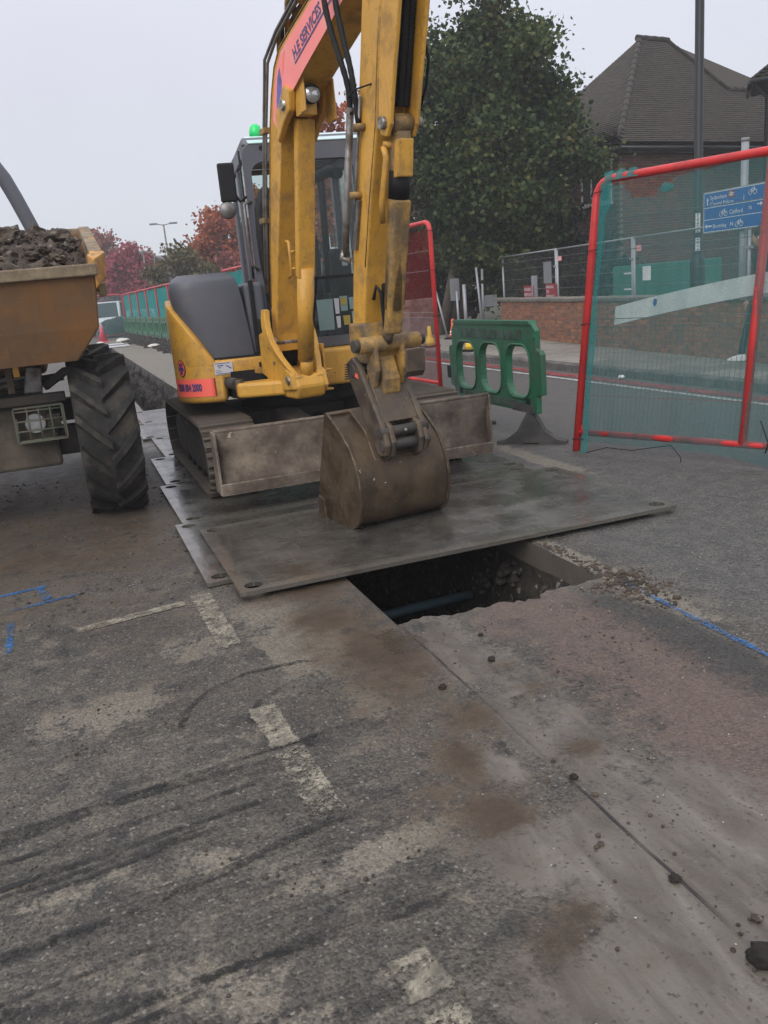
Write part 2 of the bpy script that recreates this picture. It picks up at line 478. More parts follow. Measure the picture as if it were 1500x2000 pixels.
GLASS_D = glass("lower_cab_glass", (0.62, 0.74, 0.73), 0.0, 0.03, 0.22)  # pale film strengthened to stand for the reflection in the lower pane

def netting(name, col, alpha, folds=3.0):
    n = NT(name)
    tr = n.n('ShaderNodeBsdfTransparent')
    df = n.n('ShaderNodeBsdfDiffuse'); df.inputs[0].default_value = (*col, 1)
    tl = n.n('ShaderNodeBsdfTranslucent'); tl.inputs[0].default_value = (*col, 1)
    md = n.n('ShaderNodeMixShader'); md.inputs[0].default_value = 0.35
    n.lk(df.outputs[0], md.inputs[1]); n.lk(tl.outputs[0], md.inputs[2])
    mx = n.n('ShaderNodeMixShader')
    f = n.noise(1.0, 5, 0.6, n.mapv((9 * folds / 3, 9 * folds / 3, 0.8)))
    f2 = n.noise(160, 1, 0.5)
    a = n.mt('ADD', n.lin(f, 0.32, 0.68, alpha - 0.06, alpha + 0.06), n.lin(f2, 0.3, 0.7, -0.12, 0.12), clamp=True)
    n.lk(a, mx.inputs[0]); n.lk(tr.outputs[0], mx.inputs[1]); n.lk(md.outputs[0], mx.inputs[2])
    n.lk(mx.outputs[0], n.out.inputs[0])
    return n.m
NET = netting("teal_debris_netting", (0.065, 0.175, 0.175), 0.46)
NET_F = netting("folded_teal_netting", (0.045, 0.24, 0.235), 0.68)
NET_T = netting("far_teal_netting", (0.03, 0.33, 0.32), 0.76, 0.8)
NET_R = netting("red_debris_netting", (0.26, 0.025, 0.025), 0.36)

# --- asphalt with silt, mud, worn bands (masks are stains painted per vertex)
def ground_mat():
    n = NT("worn_asphalt")
    mA = n.sep(n.attr("stain_a")); mB = n.sep(n.attr("stain_b"))
    mud, silt, dark = mA[0], mA[1], mA[2]
    pink, pale, wet = mB[0], mB[1], mB[2]
    big = n.noise(1.3, 6, 0.6); mid = n.noise(7, 7, 0.65); fine = n.noise(38, 5, 0.65)
    grain = n.voro(115, out='Color'); gr = n.sep(grain)
    gdist = n.voro(115)
    base = n.ramp(big, [(0.30, (0.042, 0.040, 0.037)), (0.5, (0.064, 0.060, 0.054)), (0.68, (0.098, 0.091, 0.080))])
    base = n.mix(n.mt('MULTIPLY', n.step(mid, 0.52, 0.66), 0.8), base, (0.128, 0.118, 0.101))
    base = n.mix(n.step(mid, 0.46, 0.33), base, (0.030, 0.029, 0.028))
    sp = n.sepv(n.obj)
    rightroad = n.step(sp[0], 2.5, 2.9)
    base = n.mix(rightroad, base, n.mix(n.step(mid, 0.3, 0.7), (0.056, 0.056, 0.056), (0.090, 0.089, 0.087)))
    # transverse scrape and tyre streaks
    st = n.noise(1.0, 7, 0.66, n.mapv((0.9, 17.0, 1), rot=(0, 0, radians(-5))), dist=0.9)
    base = n.mix(n.mt('MULTIPLY', n.step(st, 0.50, 0.66), n.mt('MULTIPLY', dark, 0.72)), base, (0.024, 0.023, 0.022))
    st2 = n.noise(1.0, 6, 0.6, n.mapv((1.6, 9.0, 1), (5, 3, 0), rot=(0, 0, radians(-6))), dist=0.4)
    base = n.mix(n.mt('MULTIPLY', n.mt('MULTIPLY', n.step(st2, 0.56, 0.70), dark), 0.55), base, (0.165, 0.150, 0.125))
    # aggregate: light and dark stones
    base = n.mix(1.0, base, n.mix(gr[0], (0.55, 0.55, 0.56), (1.5, 1.48, 1.44)), 'MULTIPLY')
    base = n.mix(n.step(gr[1], 0.972, 0.992), base, (0.17, 0.16, 0.145))
    base = n.mix(n.step(fine, 0.58, 0.68), base, (0.120, 0.112, 0.098))
    base = n.mix(n.mt('MULTIPLY', n.step(fine, 0.41, 0.33), 0.65), base, (0.014, 0.014, 0.014))
    mC = n.sep(n.attr('stain_c'))
    base = n.mix(n.mt('MULTIPLY', n.step(n.mt('ADD', mC[0], n.mt('MULTIPLY', n.mt('SUBTRACT', mid, 0.5), 1.2)), 0.3, 0.7), 0.8), base, n.mix(gr[2], (0.016, 0.016, 0.017), (0.050, 0.049, 0.047)))
    e1 = n.mt('MULTIPLY', n.mt('SUBTRACT', mid, 0.5), 1.1)
    e2 = n.mt('MULTIPLY', n.mt('SUBTRACT', fine, 0.5), 0.9)
    eb = n.mt('ADD', e1, e2)
    fP = n.step(n.mt('ADD', pale, eb), 0.40, 0.62)
    base = n.mix(n.mt('MULTIPLY', fP, 0.85), base, n.mix(gr[2], (0.105, 0.096, 0.080), (0.225, 0.205, 0.168)))
    fK = n.mt('MULTIPLY', n.step(n.mt('ADD', pink, eb), 0.25, 0.75), 0.75)
    base = n.mix(fK, base, n.mix(gr[2], (0.080, 0.056, 0.048), (0.155, 0.110, 0.093)))
    fM = n.step(n.mt('ADD', mud, n.mt('ADD', n.mt('MULTIPLY', e1, 1.3), n.mt('MULTIPLY', e2, 1.1))), 0.05, 0.95)
    mudc = n.mix(n.noise(3.5, 5, 0.6), (0.040, 0.027, 0.016), (0.092, 0.064, 0.041))
    mudc = n.mix(n.mt('MULTIPLY', n.step(n.noise(11, 6, 0.7), 0.48, 0.62), 0.7), mudc, (0.030, 0.020, 0.012))
    mudc = n.mix(n.mt('MULTIPLY', n.step(fine, 0.55, 0.66), 0.5), mudc, (0.135, 0.108, 0.080))
    base = n.mix(n.mt('MULTIPLY', fM, 0.92), base, mudc)
    core = n.step(n.mt('ADD', mud, n.mt('ADD', n.mt('MULTIPLY', e1, 1.0), n.mt('MULTIPLY', e2, 0.5))), 0.72, 1.05)
    base = n.mix(n.mt('MULTIPLY', core, 0.65), base, (0.040, 0.026, 0.015))
    fS = n.step(n.mt('ADD', silt, n.mt('MULTIPLY', eb, 1.1)), 0.22, 0.70)
    siltc = n.mix(n.noise(4.5, 5, 0.55), (0.088, 0.078, 0.067), (0.158, 0.145, 0.129))
    flow = n.noise(1.0, 6, 0.65, n.mapv((9.0, 2.2, 1), rot=(0, 0, radians(-20))), dist=0.8)
    siltc = n.mix(n.mt('MULTIPLY', n.step(flow, 0.42, 0.66), 0.75), siltc, (0.062, 0.052, 0.043))
    siltc = n.mix(n.mt('MULTIPLY', n.step(flow, 0.46, 0.30), 0.55), siltc, (0.185, 0.175, 0.160))
    siltc = n.mix(n.mt('MULTIPLY', n.step(mid, 0.54, 0.68), 0.5), siltc, (0.105, 0.083, 0.062))
    siltc = n.mix(n.step(fine, 0.60, 0.68), siltc, (0.060, 0.052, 0.045))
    siltc = n.mix(n.step(gr[1], 0.965, 0.985), siltc, (0.05, 0.042, 0.035))
    base = n.mix(n.mt('MULTIPLY', fS, 0.93), base, siltc)
    # saw-cut joint
    jx = n.mt('ABSOLUTE', n.mt('SUBTRACT', n.mt('ADD', sp[0], n.mt('MULTIPLY', n.mt('SUBTRACT', n.noise(3, 2), 0.5), 0.02)), 1.295))
    jm = n.mt('MULTIPLY', n.step(jx, 0.0075, 0.0035), n.mt('MULTIPLY', n.step(sp[1], 1.25, 1.5), n.step(sp[1], 3.62, 3.5)))
    jm = n.mt('MULTIPLY', jm, n.mt('MAXIMUM', n.mt('MAXIMUM', n.step(sp[1], 2.70, 2.95), 0.30), n.mt('MULTIPLY', n.step(sp[1], 2.22, 2.10), n.mt('MAXIMUM', n.step(sp[1], 1.3, 1.5), 0.0))))
    jm = n.mt('MULTIPLY', jm, n.lin(n.noise(5.0, 4), 0.35, 0.6, 0.35, 1.0))
    base = n.mix(jm, base, (0.012, 0.011, 0.010))
    base = n.mix(1.0, base, (1.03, 1.0, 0.95), 'MULTIPLY')
    film = n.mt('MAXIMUM', fM, fS)
    rough = n.lin(mid, 0.3, 0.7, 0.48, 0.82)
    rough = n.mix(fS, rough, n.lin(n.noise(6, 5), 0.38, 0.62, 0.20, 0.52))
    rough = n.mix(n.mt('MULTIPLY', fM, 0.8), rough, n.lin(mid, 0.35, 0.65, 0.50, 0.75))
    wf = n.step(n.mt('ADD', wet, eb), 0.42, 0.60)
    rough = n.mix(wf, rough, 0.16)
    base = n.mix(n.mt('MULTIPLY', wf, 0.45), base, (0.05, 0.044, 0.038))
    hgt = n.mt('ADD', n.mt('MULTIPLY', gdist, -1.0), n.mt('MULTIPLY', fine, 1.3))
    hgt = n.mt('MULTIPLY', hgt, n.lin(film, 0, 1, 1.0, 0.22))
    nb = n.bump(hgt, 0.60, 0.006)
    nb = n.bump(n.mt('ADD', n.mt('MULTIPLY', mid, 0.7), n.mt('MULTIPLY', jm, -1.0)), 0.5, 0.012, nb)
    n.b.inputs['Specular IOR Level'].default_value = 0.42
    return n.set(base, rough, 0.0, nb)
GROUND = ground_mat()

def worn_paint(name, col, thr, wear=26.0, soft=0.10, rough=0.7, agg=True):
    n = NT(name)
    tr = n.n('ShaderNodeBsdfTransparent')
    a = n.noise(wear, 6, 0.7); b = n.noise(4.0, 4, 0.6); g = n.voro(105, out='Color')
    v = n.mt('ADD', n.mt('MULTIPLY', a, 0.55), n.mt('MULTIPLY', b, 0.45))
    if agg: v = n.mt('ADD', v, n.mt('MULTIPLY', n.mt('SUBTRACT', n.sep(g)[0], 0.5), 0.12))
    v = n.mt('ADD', v, n.mt('MULTIPLY', n.mt('SUBTRACT', n.noise(150, 3, 0.6), 0.5), 0.25))
    v = n.mt('ADD', v, n.mt('MULTIPLY', n.mt('SUBTRACT', n.attr('cover', 'Fac'), 1.0), 0.26))
    f = n.step(v, thr - soft / 2, thr + soft / 2)
    c = n.mix(n.step(n.noise(11, 6, 0.7), 0.38, 0.62), tuple(x * 0.45 for x in col), col)
    c = n.mix(1.0, c, n.mix(n.sep(g)[1], (0.72, 0.72, 0.72), (1.15, 1.15, 1.15)), 'MULTIPLY')
    n.set(c, rough, 0, n.bump(n.mt('ADD', a, n.mt('MULTIPLY', n.voro(115), -0.6)), 0.35, 0.003))
    mx = n.n('ShaderNodeMixShader')
    n.lk(f, mx.inputs[0]); n.lk(tr.outputs[0], mx.inputs[1]); n.lk(n.b.outputs[0], mx.inputs[2])
    n.lk(mx.outputs[0], n.out.inputs[0])
    return n.m
LINE_OLD = worn_paint("worn_cream_line_paint", (0.265, 0.240, 0.185), 0.42, wear=24, soft=0.20)
LINE_SPK = worn_paint("speckled_cream_line_paint", (0.285, 0.262, 0.20), 0.49, wear=26, soft=0.20)
LINE_W = worn_paint("white_edge_line_paint", (0.48, 0.47, 0.44), 0.36, wear=12)
LINE_R = worn_paint("red_route_line_paint", (0.36, 0.045, 0.05), 0.46, wear=7)
SPRAY = worn_paint("blue_spray_paint", (0.025, 0.16, 0.42), 0.515, wear=55, soft=0.22)
SPRAY_W = worn_paint("white_scuff", (0.30, 0.29, 0.28), 0.64, wear=40, soft=0.22)
TREADM = worn_paint("rubber_tread_mark", (0.017, 0.017, 0.017), 0.54, wear=14, soft=0.30)

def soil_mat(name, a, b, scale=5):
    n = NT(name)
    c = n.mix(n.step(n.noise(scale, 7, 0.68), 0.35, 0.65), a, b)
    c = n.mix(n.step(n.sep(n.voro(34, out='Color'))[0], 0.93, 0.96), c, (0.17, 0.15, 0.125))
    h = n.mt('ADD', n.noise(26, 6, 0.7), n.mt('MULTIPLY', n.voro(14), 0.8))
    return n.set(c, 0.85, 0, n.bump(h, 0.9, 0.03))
SOIL = soil_mat("damp_clay_soil", (0.042, 0.031, 0.023), (0.105, 0.078, 0.055))
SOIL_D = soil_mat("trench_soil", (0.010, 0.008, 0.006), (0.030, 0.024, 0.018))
CONC = paint("slab_concrete", (0.078, 0.066, 0.052), 0.85, dirt=(0.08, 0.065, 0.05), damt=0.7, dscale=6, bump=0.5, bscale=40)

def plate_mat():
    n = NT("road_plate_steel")
    sp = n.sepv(n.obj)
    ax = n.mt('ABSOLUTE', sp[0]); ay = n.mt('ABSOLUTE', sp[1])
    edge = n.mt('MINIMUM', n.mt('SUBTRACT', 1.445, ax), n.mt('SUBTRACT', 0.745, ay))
    lf = n.mt('ADD', n.mt('MULTIPLY', n.noise(2.2, 8, 0.72), 0.7), n.mt('MULTIPLY', n.noise(16, 6, 0.7), 0.3))
    c = n.ramp(lf, [(0.34, (0.050, 0.047, 0.042)), (0.5, (0.088, 0.083, 0.073)), (0.64, (0.150, 0.140, 0.122))])
    scr = n.noise(1.0, 5, 0.7, n.mapv((3.5, 95.0, 1), rot=(0, 0, radians(12))))
    c = n.mix(n.mt('MULTIPLY', n.step(scr, 0.585, 0.62), 0.55), c, (0.30, 0.275, 0.235))
    scr2 = n.noise(1.0, 5, 0.7, n.mapv((50.0, 3.0, 1), (3, 1, 0), rot=(0, 0, radians(25))))
    c = n.mix(n.mt('MULTIPLY', n.step(scr2, 0.60, 0.63), 0.40), c, (0.24, 0.22, 0.19))
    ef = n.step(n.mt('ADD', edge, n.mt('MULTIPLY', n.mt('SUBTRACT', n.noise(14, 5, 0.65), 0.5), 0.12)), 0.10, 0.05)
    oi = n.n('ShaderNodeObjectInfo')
    c = n.mix(n.mt('MULTIPLY', ef, 0.7), c, (0.19, 0.175, 0.15))  # paler rim: edge wear plus a wet reflection painted into the colour
    rst = n.step(n.noise(3.4, 6, 0.7), 0.60, 0.70)
    c = n.mix(n.mt('MULTIPLY', rst, 0.6), c, (0.085, 0.058, 0.036))
    r = n.lin(n.noise(3.1, 5, 0.6, n.mapv(loc=(4, 2, 0))), 0.38, 0.62, 0.15, 0.42)
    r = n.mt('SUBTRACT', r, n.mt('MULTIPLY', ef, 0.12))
    h = n.mt('ADD', n.noise(30, 5, 0.6), n.mt('MULTIPLY', scr, 0.4))
    return n.set(c, r, 0.45, n.bump(h, 0.22, 0.004))
PLATE = plate_mat()

def brick_mat(name, cols, rough=0.85):
    n = NT(name)
    oi = n.n('ShaderNodeObjectInfo')
    ge = n.n('ShaderNodeNewGeometry')
    rv = n.mt('FRACT', n.mt('ADD', oi.outputs['Random'], ge.outputs['Random Per Island']))
    st = [(i / (len(cols) - 1), c) for i, c in enumerate(cols)]
    c = n.ramp(rv, st)
    c = n.mix(n.step(n.noise(16, 5, 0.7), 0.45, 0.75), c, tuple(x * 0.55 for x in cols[0]))
    return n.set(c, rough, 0, n.bump(n.noise(70, 4, 0.6), 0.4, 0.004))
BRICK = brick_mat("orange_brick", [(0.27, 0.10, 0.055), (0.17, 0.085, 0.055), (0.31, 0.135, 0.075), (0.115, 0.075, 0.058), (0.25, 0.115, 0.062)])
BRICK_H = brick_mat("house_brick", [(0.19, 0.075, 0.052), (0.12, 0.06, 0.048), (0.23, 0.095, 0.06), (0.10, 0.062, 0.052), (0.17, 0.082, 0.06)])
MORTAR = paint("mortar", (0.26, 0.235, 0.20), 0.9, dirt=(0.14, 0.12, 0.10), damt=0.5, bump=0.5)
COPING = paint("weathered_coping", (0.20, 0.185, 0.16), 0.9, dirt=(0.09, 0.085, 0.07), damt=0.9, dscale=4, bump=0.4, rnd=0.15)
TILE = brick_mat("roof_tile", [(0.034, 0.028, 0.022), (0.048, 0.039, 0.030), (0.028, 0.025, 0.021), (0.056, 0.045, 0.033)], 0.9)
SLAB = paint("paving_slab", (0.19, 0.175, 0.15), 0.8, dirt=(0.12, 0.11, 0.095), damt=0.6, dscale=3, rnd=0.28, bump=0.3)
KERB = paint("kerb_stone", (0.135, 0.13, 0.125), 0.8, dirt=(0.07, 0.066, 0.06), damt=0.9, dscale=3, rnd=0.15, bump=0.3)
EARTH = paint("verge_earth", (0.06, 0.05, 0.035), 0.95, dirt=(0.035, 0.045, 0.02), damt=1.0, dscale=1.5, bump=0.6, bscale=12)
BED = paint("slab_bedding", (0.07, 0.065, 0.06), 0.95)

def leaf_mat(name, cols, trans=0.25):
    n = NT(name)
    ge = n.n('ShaderNodeNewGeometry')
    big = n.noise(0.9, 3, 0.5)
    rv = n.mt('ADD', n.mt('MULTIPLY', ge.outputs['Random Per Island'], 0.7), n.mt('MULTIPLY', n.mt('SUBTRACT', big, 0.35), 1.0), clamp=True)
    c = n.ramp(rv, [(i / (len(cols) - 1), k) for i, k in enumerate(cols)])
    n.set(c, 0.5, 0)
    n.b.inputs['Specular IOR Level'].default_value = 0.18
    tl = n.n('ShaderNodeBsdfTranslucent'); n.lk(c, tl.inputs[0])
    mx = n.n('ShaderNodeMixShader'); mx.inputs[0].default_value = trans
    n.lk(n.b.outputs[0], mx.inputs[1]); n.lk(tl.outputs[0], mx.inputs[2]); n.lk(mx.outputs[0], n.out.inputs[0])
    return n.m
LEAF_G = leaf_mat("sycamore_leaves", [(0.018, 0.036, 0.012), (0.030, 0.056, 0.018), (0.048, 0.078, 0.026), (0.076, 0.098, 0.030), (0.13, 0.10, 0.032)])
LEAF_R = leaf_mat("red_autumn_leaves", [(0.22, 0.055, 0.030), (0.33, 0.085, 0.042), (0.42, 0.14, 0.06), (0.28, 0.11, 0.055)], 0.35)
LEAF_C = leaf_mat("crimson_leaves", [(0.20, 0.035, 0.055), (0.31, 0.055, 0.085), (0.40, 0.09, 0.11)], 0.3)
LEAF_P = leaf_mat("faded_plum_leaves", [(0.20, 0.06, 0.06), (0.28, 0.09, 0.075), (0.22, 0.10, 0.07)], 0.3)
LEAF_O = leaf_mat("olive_leaves", [(0.05, 0.055, 0.022), (0.085, 0.085, 0.032), (0.13, 0.10, 0.04), (0.10, 0.10, 0.045)])
LEAF_H = leaf_mat("dark_hedge_leaves", [(0.012, 0.018, 0.011), (0.020, 0.028, 0.016), (0.032, 0.040, 0.022)])

# ------------------------------------------------------------------ ground
def axis(parts):
    out = []
    for a, b, st in parts:
        k = max(1, int(round((b - a) / st)))
        out += list(np.linspace(a, b, k, endpoint=False))
    out.append(parts[-1][1])
    return np.array(out)
KX = 7.55
xs = axis([(-150, -20, 26), (-20, -3, 1.0), (-3, -1.2, 0.06), (-1.2, 1.0, 0.035), (1.0, 1.28, 0.035), (1.28, 1.90, 0.031), (1.90, 2.46, 0.028), (2.46, 5.0, 0.05), (5.0, KX, 0.15)])
ys = axis([(-15, 0.6, 1.3), (0.6, 3.62, 0.0335), (3.62, 7.0, 0.04), (7.0, 9.0, 0.08), (9.0, 14.0, 0.25), (14.0, 46, 0.5), (46, 215, 6.5)])
GX, GY = np.meshgrid(xs, ys)
nx, ny = len(xs), len(ys)
def ell(cx, cy, rx, ry, ang=0.0):
    c, s_ = cos(radians(ang)), sin(radians(ang))
    dx = GX - cx; dy = GY - cy
    u = (dx * c + dy * s_) / rx; v = (-dx * s_ + dy * c) / ry
    return np.exp(-(u * u + v * v) * 0.9)
def band(v, a, b, w):
    return 1 / (1 + np.exp(-(v - a) / w)) * 1 / (1 + np.exp((v - b) / w))
wob = (fbm(GX * 2.3, GY * 2.3, 4, 3) - 0.5)
wob2 = (fbm(GX * 6, GY * 6, 3, 9) - 0.5)
mud = np.zeros_like(GX)
for a in ((1.10, 3.35, .20, .55, 12), (1.20, 2.62, .20, .24, 20), (1.00, 2.03, .13, .16, 0), (1.50, 2.72, .14, .09, 20), (1.44, 2.24, .12, .09, 0), (0.98, 3.9, .24, .30, 0), (1.03, 2.4, .14, .22, 0), (1.05, 4.4, .35, .35, 0), (1.50, 2.95, .09, .07, 0), (0.95, 1.55, .20, .10, 30)):
    mud = np.maximum(mud, ell(*a))
mud = np.maximum(mud, 0.62 * band(GX, -1.5, 0.55, .12) * band(GY, 4.9, 9.5, .3))
mud = np.maximum(mud, 0.45 * band(GX, -0.3, 0.6, .15) * band(GY, 3.9, 5.5, .3))
mud = np.maximum(mud * 0.95, 0.66 * band(GX + wob * .25, 0.84, 1.27, .06) * band(GY + wob * .4, 2.15, 4.9, .18))
mud = np.clip(mud * 1.05 + wob * 0.55 + wob2 * 0.35, 0, 1) * (mud > 0.03)
silt = np.zeros_like(GX)
for a in ((1.42, 3.2, .13, .35, -8), (1.14, 2.30, .08, .13, 0), (1.33, 2.55, .10, .35, -5), (1.22, 1.72, .30, .30, 15), (1.15, 1.32, .50, .32, 10), (1.55, 1.75, .25, .35, 0), (1.45, 2.72, .22, .035, 8), (1.3, 0.9, 1.0, .4, 0), (1.0, 1.85, .16, .16, 0)):
    silt = np.maximum(silt, ell(*a))
silt = np.maximum(silt, 0.75 * band(GX, 0.55, 1.3, .08) * band(GY, 9.8, 16.2, .2))
silt = np.maximum(silt, 0.68 * band(GX + wob * .25, 1.26, 1.60, .05) * band(GY, 0.3, 3.45, .12))
silt = np.clip(silt + wob * 0.5 - 0.75 * np.clip(mud - 0.45, 0, 1), 0, 1) * (silt > 0.05)
darkm = band(GX, -4, 0.85, .12) * band(GY, -1, 3.0, .25)
darkm = np.maximum(darkm, 0.45 * band(GX, -4, 0.6, .2) * band(GY, 2.5, 5, .4))
dk2 = band(GX + wob * .15, 2.16, 2.44, .035) * band(GY, -1, 3.45, .15)
stn = np.zeros_like(GX)
for a in ((-.20, 2.28, .075, .035, 15), (-.26, 2.12, .10, .03, 5), (-.38, 3.3, .05, .04, 0), (-.28, 2.9, .06, .03, 0), (0.02, 3.6, .05, .03, 0), (0.95, 4.25, .04, .02, 0), (0.85, 4.1, .05, .02, 0), (0.30, 1.45, .06, .03, 0), (0.82, 1.62, .05, .05, 0), (-.55, 3.8, .06, .04, 0)):
    stn = np.maximum(stn, 0.9 * ell(*a))
stn = np.clip(stn + wob2 * 0.8, 0, 1) * (stn > 0.05)
pink = band(GX + wob * .3, 1.60, 2.24, .09) * band(GY, 0.2, 3.75, .12) * (0.85 + wob)
pale = np.maximum(ell(0.82, 3.75, .22, .5), 0.6 * ell(0.62, 2.05, .30, .10, 10))
for a in ((0.25, 1.55, .22, .07, 5), (0.55, 1.62, .2, .05, 5), (-0.2, 2.3, .25, .06, 8), (0.15, 2.25, .10, .20, 50), (0.35, 3.9, .3, .3, 0), (0.9, 2.9, .12, .25, 0), (-0.1, 3.4, .35, .2, 10), (0.1, 1.75, .12, .25, 60)):
    pale = np.maximum(pale, 0.62 * ell(*a))
pale = np.maximum(pale, 0.95 * band(GX, 1.9, 4.0, .05) * band(GY, 13.5, 48, .4))
pale = np.maximum(pale, 0.75 * ell(0.75, 4.15, .3, .25))
pale = np.maximum(pale, 0.85 * band(GX + wob * .1, 2.46, 2.62, .03) * band(GY, 2.7, 4.6, .2))
pale = np.maximum(pale, 0.9 * band(GX + wob * .15, 3.66, 3.86, .03) * band(GY, 5.6, 7.6, .2))
pale = np.clip(pale + wob * 0.6, 0, 1) * (pale > 0.04)
wet = np.maximum(0.8 * ell(1.22, 3.42, .14, .2), 0.6 * ell(1.36, 2.75, .10, .25))
wet = np.maximum(wet, 0.45 * ell(0.95, 3.3, .15, .5))
pale = np.where(dk2 > 0.4, 0, pale)
dark_all = np.clip(np.maximum(darkm, dk2 * 1.0), 0, 1)
# slight relief of the films and ruts
GZ = 0.016 * np.clip(mud - 0.25, 0, 1) * (fbm(GX * 10, GY * 10, 3, 5)) + 0.004 * (fbm(GX * 1.5, GY * 1.5, 3, 21) - 0.5) * (np.abs(GX) < 6)
GZ = np.where((GX < 5) & (GY < 9), GZ, 0.0)
# ragged front lip of the pit
edge_row = int(np.argmin(np.abs(ys - 3.62)))
lip = GY.copy()
for j in range(nx):
    if 1.30 < xs[j] < 2.44:
        t = xs[j]
        o_ = 0.05 * (fbm(np.array([t * 7.0]), np.array([0.3]), 4, 2)[0] - 0.5) * 2
        o_ += -0.05 if t > 1.88 and t < 2.05 else 0.0
        o_ += 0.03 * (random.random() - 0.5)
        for k in (-3, -2, -1, 0, 1):
            lip[edge_row + k, j] += o_ * (1 - abs(k) * 0.25)
GY2 = lip
cxs = (xs[:-1] + xs[1:]) / 2; cys = (ys[:-1] + ys[1:]) / 2
H1 = np.outer((cys > 3.62) & (cys < 7.0), (cxs > 1.28) & (cxs < 2.46))
H2 = np.outer((cys > 14.0) & (cys < 46), (cxs > 1.0) & (cxs < 1.90))
ii, jj = np.nonzero(~(H1 | H2))
quads = np.stack([ii * nx + jj, ii * nx + jj + 1, (ii + 1) * nx + jj + 1, (ii + 1) * nx + jj], 1)
gm = bpy.data.meshes.new("road")
gm.from_pydata(np.stack([GX, GY2, GZ], -1).reshape(-1, 3).tolist(), [], quads.tolist())
for nm, arr in (("stain_c", (np.maximum(dk2, stn), dk2, dk2)), ("stain_a", (mud, silt, dark_all)), ("stain_b", (np.clip(pink, 0, 1), pale, wet))):
    at = gm.color_attributes.new(nm, 'FLOAT_COLOR', 'POINT')
    c4 = np.ones((nx * ny, 4), np.float32)
    for k in range(3): c4[:, k] = arr[k].reshape(-1)
    at.data.foreach_set('color', c4.reshape(-1))
gm.polygons.foreach_set('use_smooth', [True] * len(gm.polygons))
gm.materials.append(GROUND)
road = bpy.data.objects.new("road", gm); COL.objects.link(road)
tag(road, kind='structure')

# pit walls: layered asphalt and concrete over clay, with stones
def wall_rows(p0, p1, z0, z1, nu, nv, nrm, amp, seed):
    rows = []
    for i in range(nv + 1):
        z = z0 + (z1 - z0) * i / nv
        row = []
        for j in range(nu + 1):
            t = j / nu
            x = p0[0] + (p1[0] - p0[0]) * t; y = p0[1] + (p1[1] - p0[1]) * t
            k = (fbm(np.array([t * 9.0 * max(1.0, hypot(p1[0] - p0[0], p1[1] - p0[1]) / 6) + seed]), np.array([z * 6.0]), 5, seed)[0] - 0.35) * amp * min(1, (z0 - z) / 0.15)
            row.append((x + nrm[0] * k, y + nrm[1] * k, z))
        rows.append(row)
    return rows
pit = thing("trench", None, None); pit['kind'] = 'structure'
m = MB()
m.strip(wall_rows((2.46, 3.58), (2.46, 7.0), -0.13, -1.5, 60, 24, (-1, 0), 0.16, 3))
m.strip(wall_rows((1.28, 3.58), (1.28, 7.0), -0.13, -1.5, 40, 16, (1, 0), 0.12, 5))
m.strip(wall_rows((1.28, 3.66), (2.46, 3.66), -0.05, -1.5, 24, 16, (0, 1), 0.10, 6))
m.strip(wall_rows((1.28, 7.0), (2.46, 7.0), 0.0, -1.5, 10, 10, (0, -1), 0.1, 7))
m.strip([[(1.2, 3.5, -1.45), (2.6, 3.5, -1.45)], [(1.2, 7.1, -1.45), (2.6, 7.1, -1.45)]])
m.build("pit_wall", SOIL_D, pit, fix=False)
m = MB()
m.strip(wall_rows((2.46, 3.55), (2.46, 7.0), 0.004, -0.14, 50, 3, (-1, 0), 0.02, 8))
m.strip(wall_rows((1.28, 3.58), (1.28, 7.0), 0.004, -0.14, 40, 3, (1, 0), 0.02, 9))
m.build("cut_slab_edge", CONC, pit, fix=False)
m = MB()
zr = [(0.0, 0.0), (-0.12, 0.02), (-0.3, 0.06), (-0.7, 0.0), (-1.25, 0.05)]
for side, x0 in ((-1, 1.90), (1, 1.0)):
    m.strip(wall_rows((x0, 14.0), (x0, 46), 0.0, -1.3, 260, 20, (side, 0), 0.34 if side < 0 else 0.1, 12 + side))
m.strip(wall_rows((1.0, 14.0), (1.9, 14.0), 0.0, -1.3, 10, 10, (0, 1), 0.1, 15))
m.strip([[(0.9, 13.9, -1.25), (2.0, 13.9, -1.25)], [(0.9, 46.1, -1.25), (2.0, 46.1, -1.25)]])
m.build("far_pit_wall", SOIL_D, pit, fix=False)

def clod_mesh(name, mat, r=1.0, sub=2, seed=0, amp=0.35, flat=0.8):
    bm = bmesh.new()
    bmesh.ops.create_icosphere(bm, subdivisions=sub, radius=r)
    rs = random.Random(seed)
    ph = [Vector((rs.uniform(-9, 9), rs.uniform(-9, 9), rs.uniform(-9, 9))) for _ in range(3)]
    from mathutils import noise as mn
    for v in bm.verts:
        d = v.co.normalized()
        k = 1 + amp * mn.noise(d * 1.7 + ph[0]) + amp * 0.7 * mn.noise(d * 4.0 + ph[1])
        v.co = d * r * k
        v.co.z *= flat
    me = bpy.data.meshes.new(name); bm.to_mesh(me); bm.free()
    me.polygons.foreach_set('use_smooth', [sub > 2] * len(me.polygons))
    me.materials.append(mat)
    return me
CL = [clod_mesh("clod", SOIL, 1.0, 2, k) for k in range(5)]
STONE = paint("pit_stone", (0.026, 0.021, 0.017), 0.8, var=0.3, rnd=0.3)
ST = [clod_mesh("stone", STONE, 1.0, 2, 20 + k, 0.25) for k in range(4)]
rs = random.Random(5)
for k in range(60):
    y = rs.uniform(3.75, 4.9); z = rs.uniform(-0.62, -0.17)
    r = min(0.05, 0.010 + abs(rs.gauss(0, 0.016)))
    put("stone", ST[k % 4], pit, mat4=Matrix.Translation((2.45 - rs.uniform(0, 0.10), y, z)) @ Matrix.Rotation(rs.uniform(0, 6), 4, 'Z') @ Matrix.Scale(r, 4))

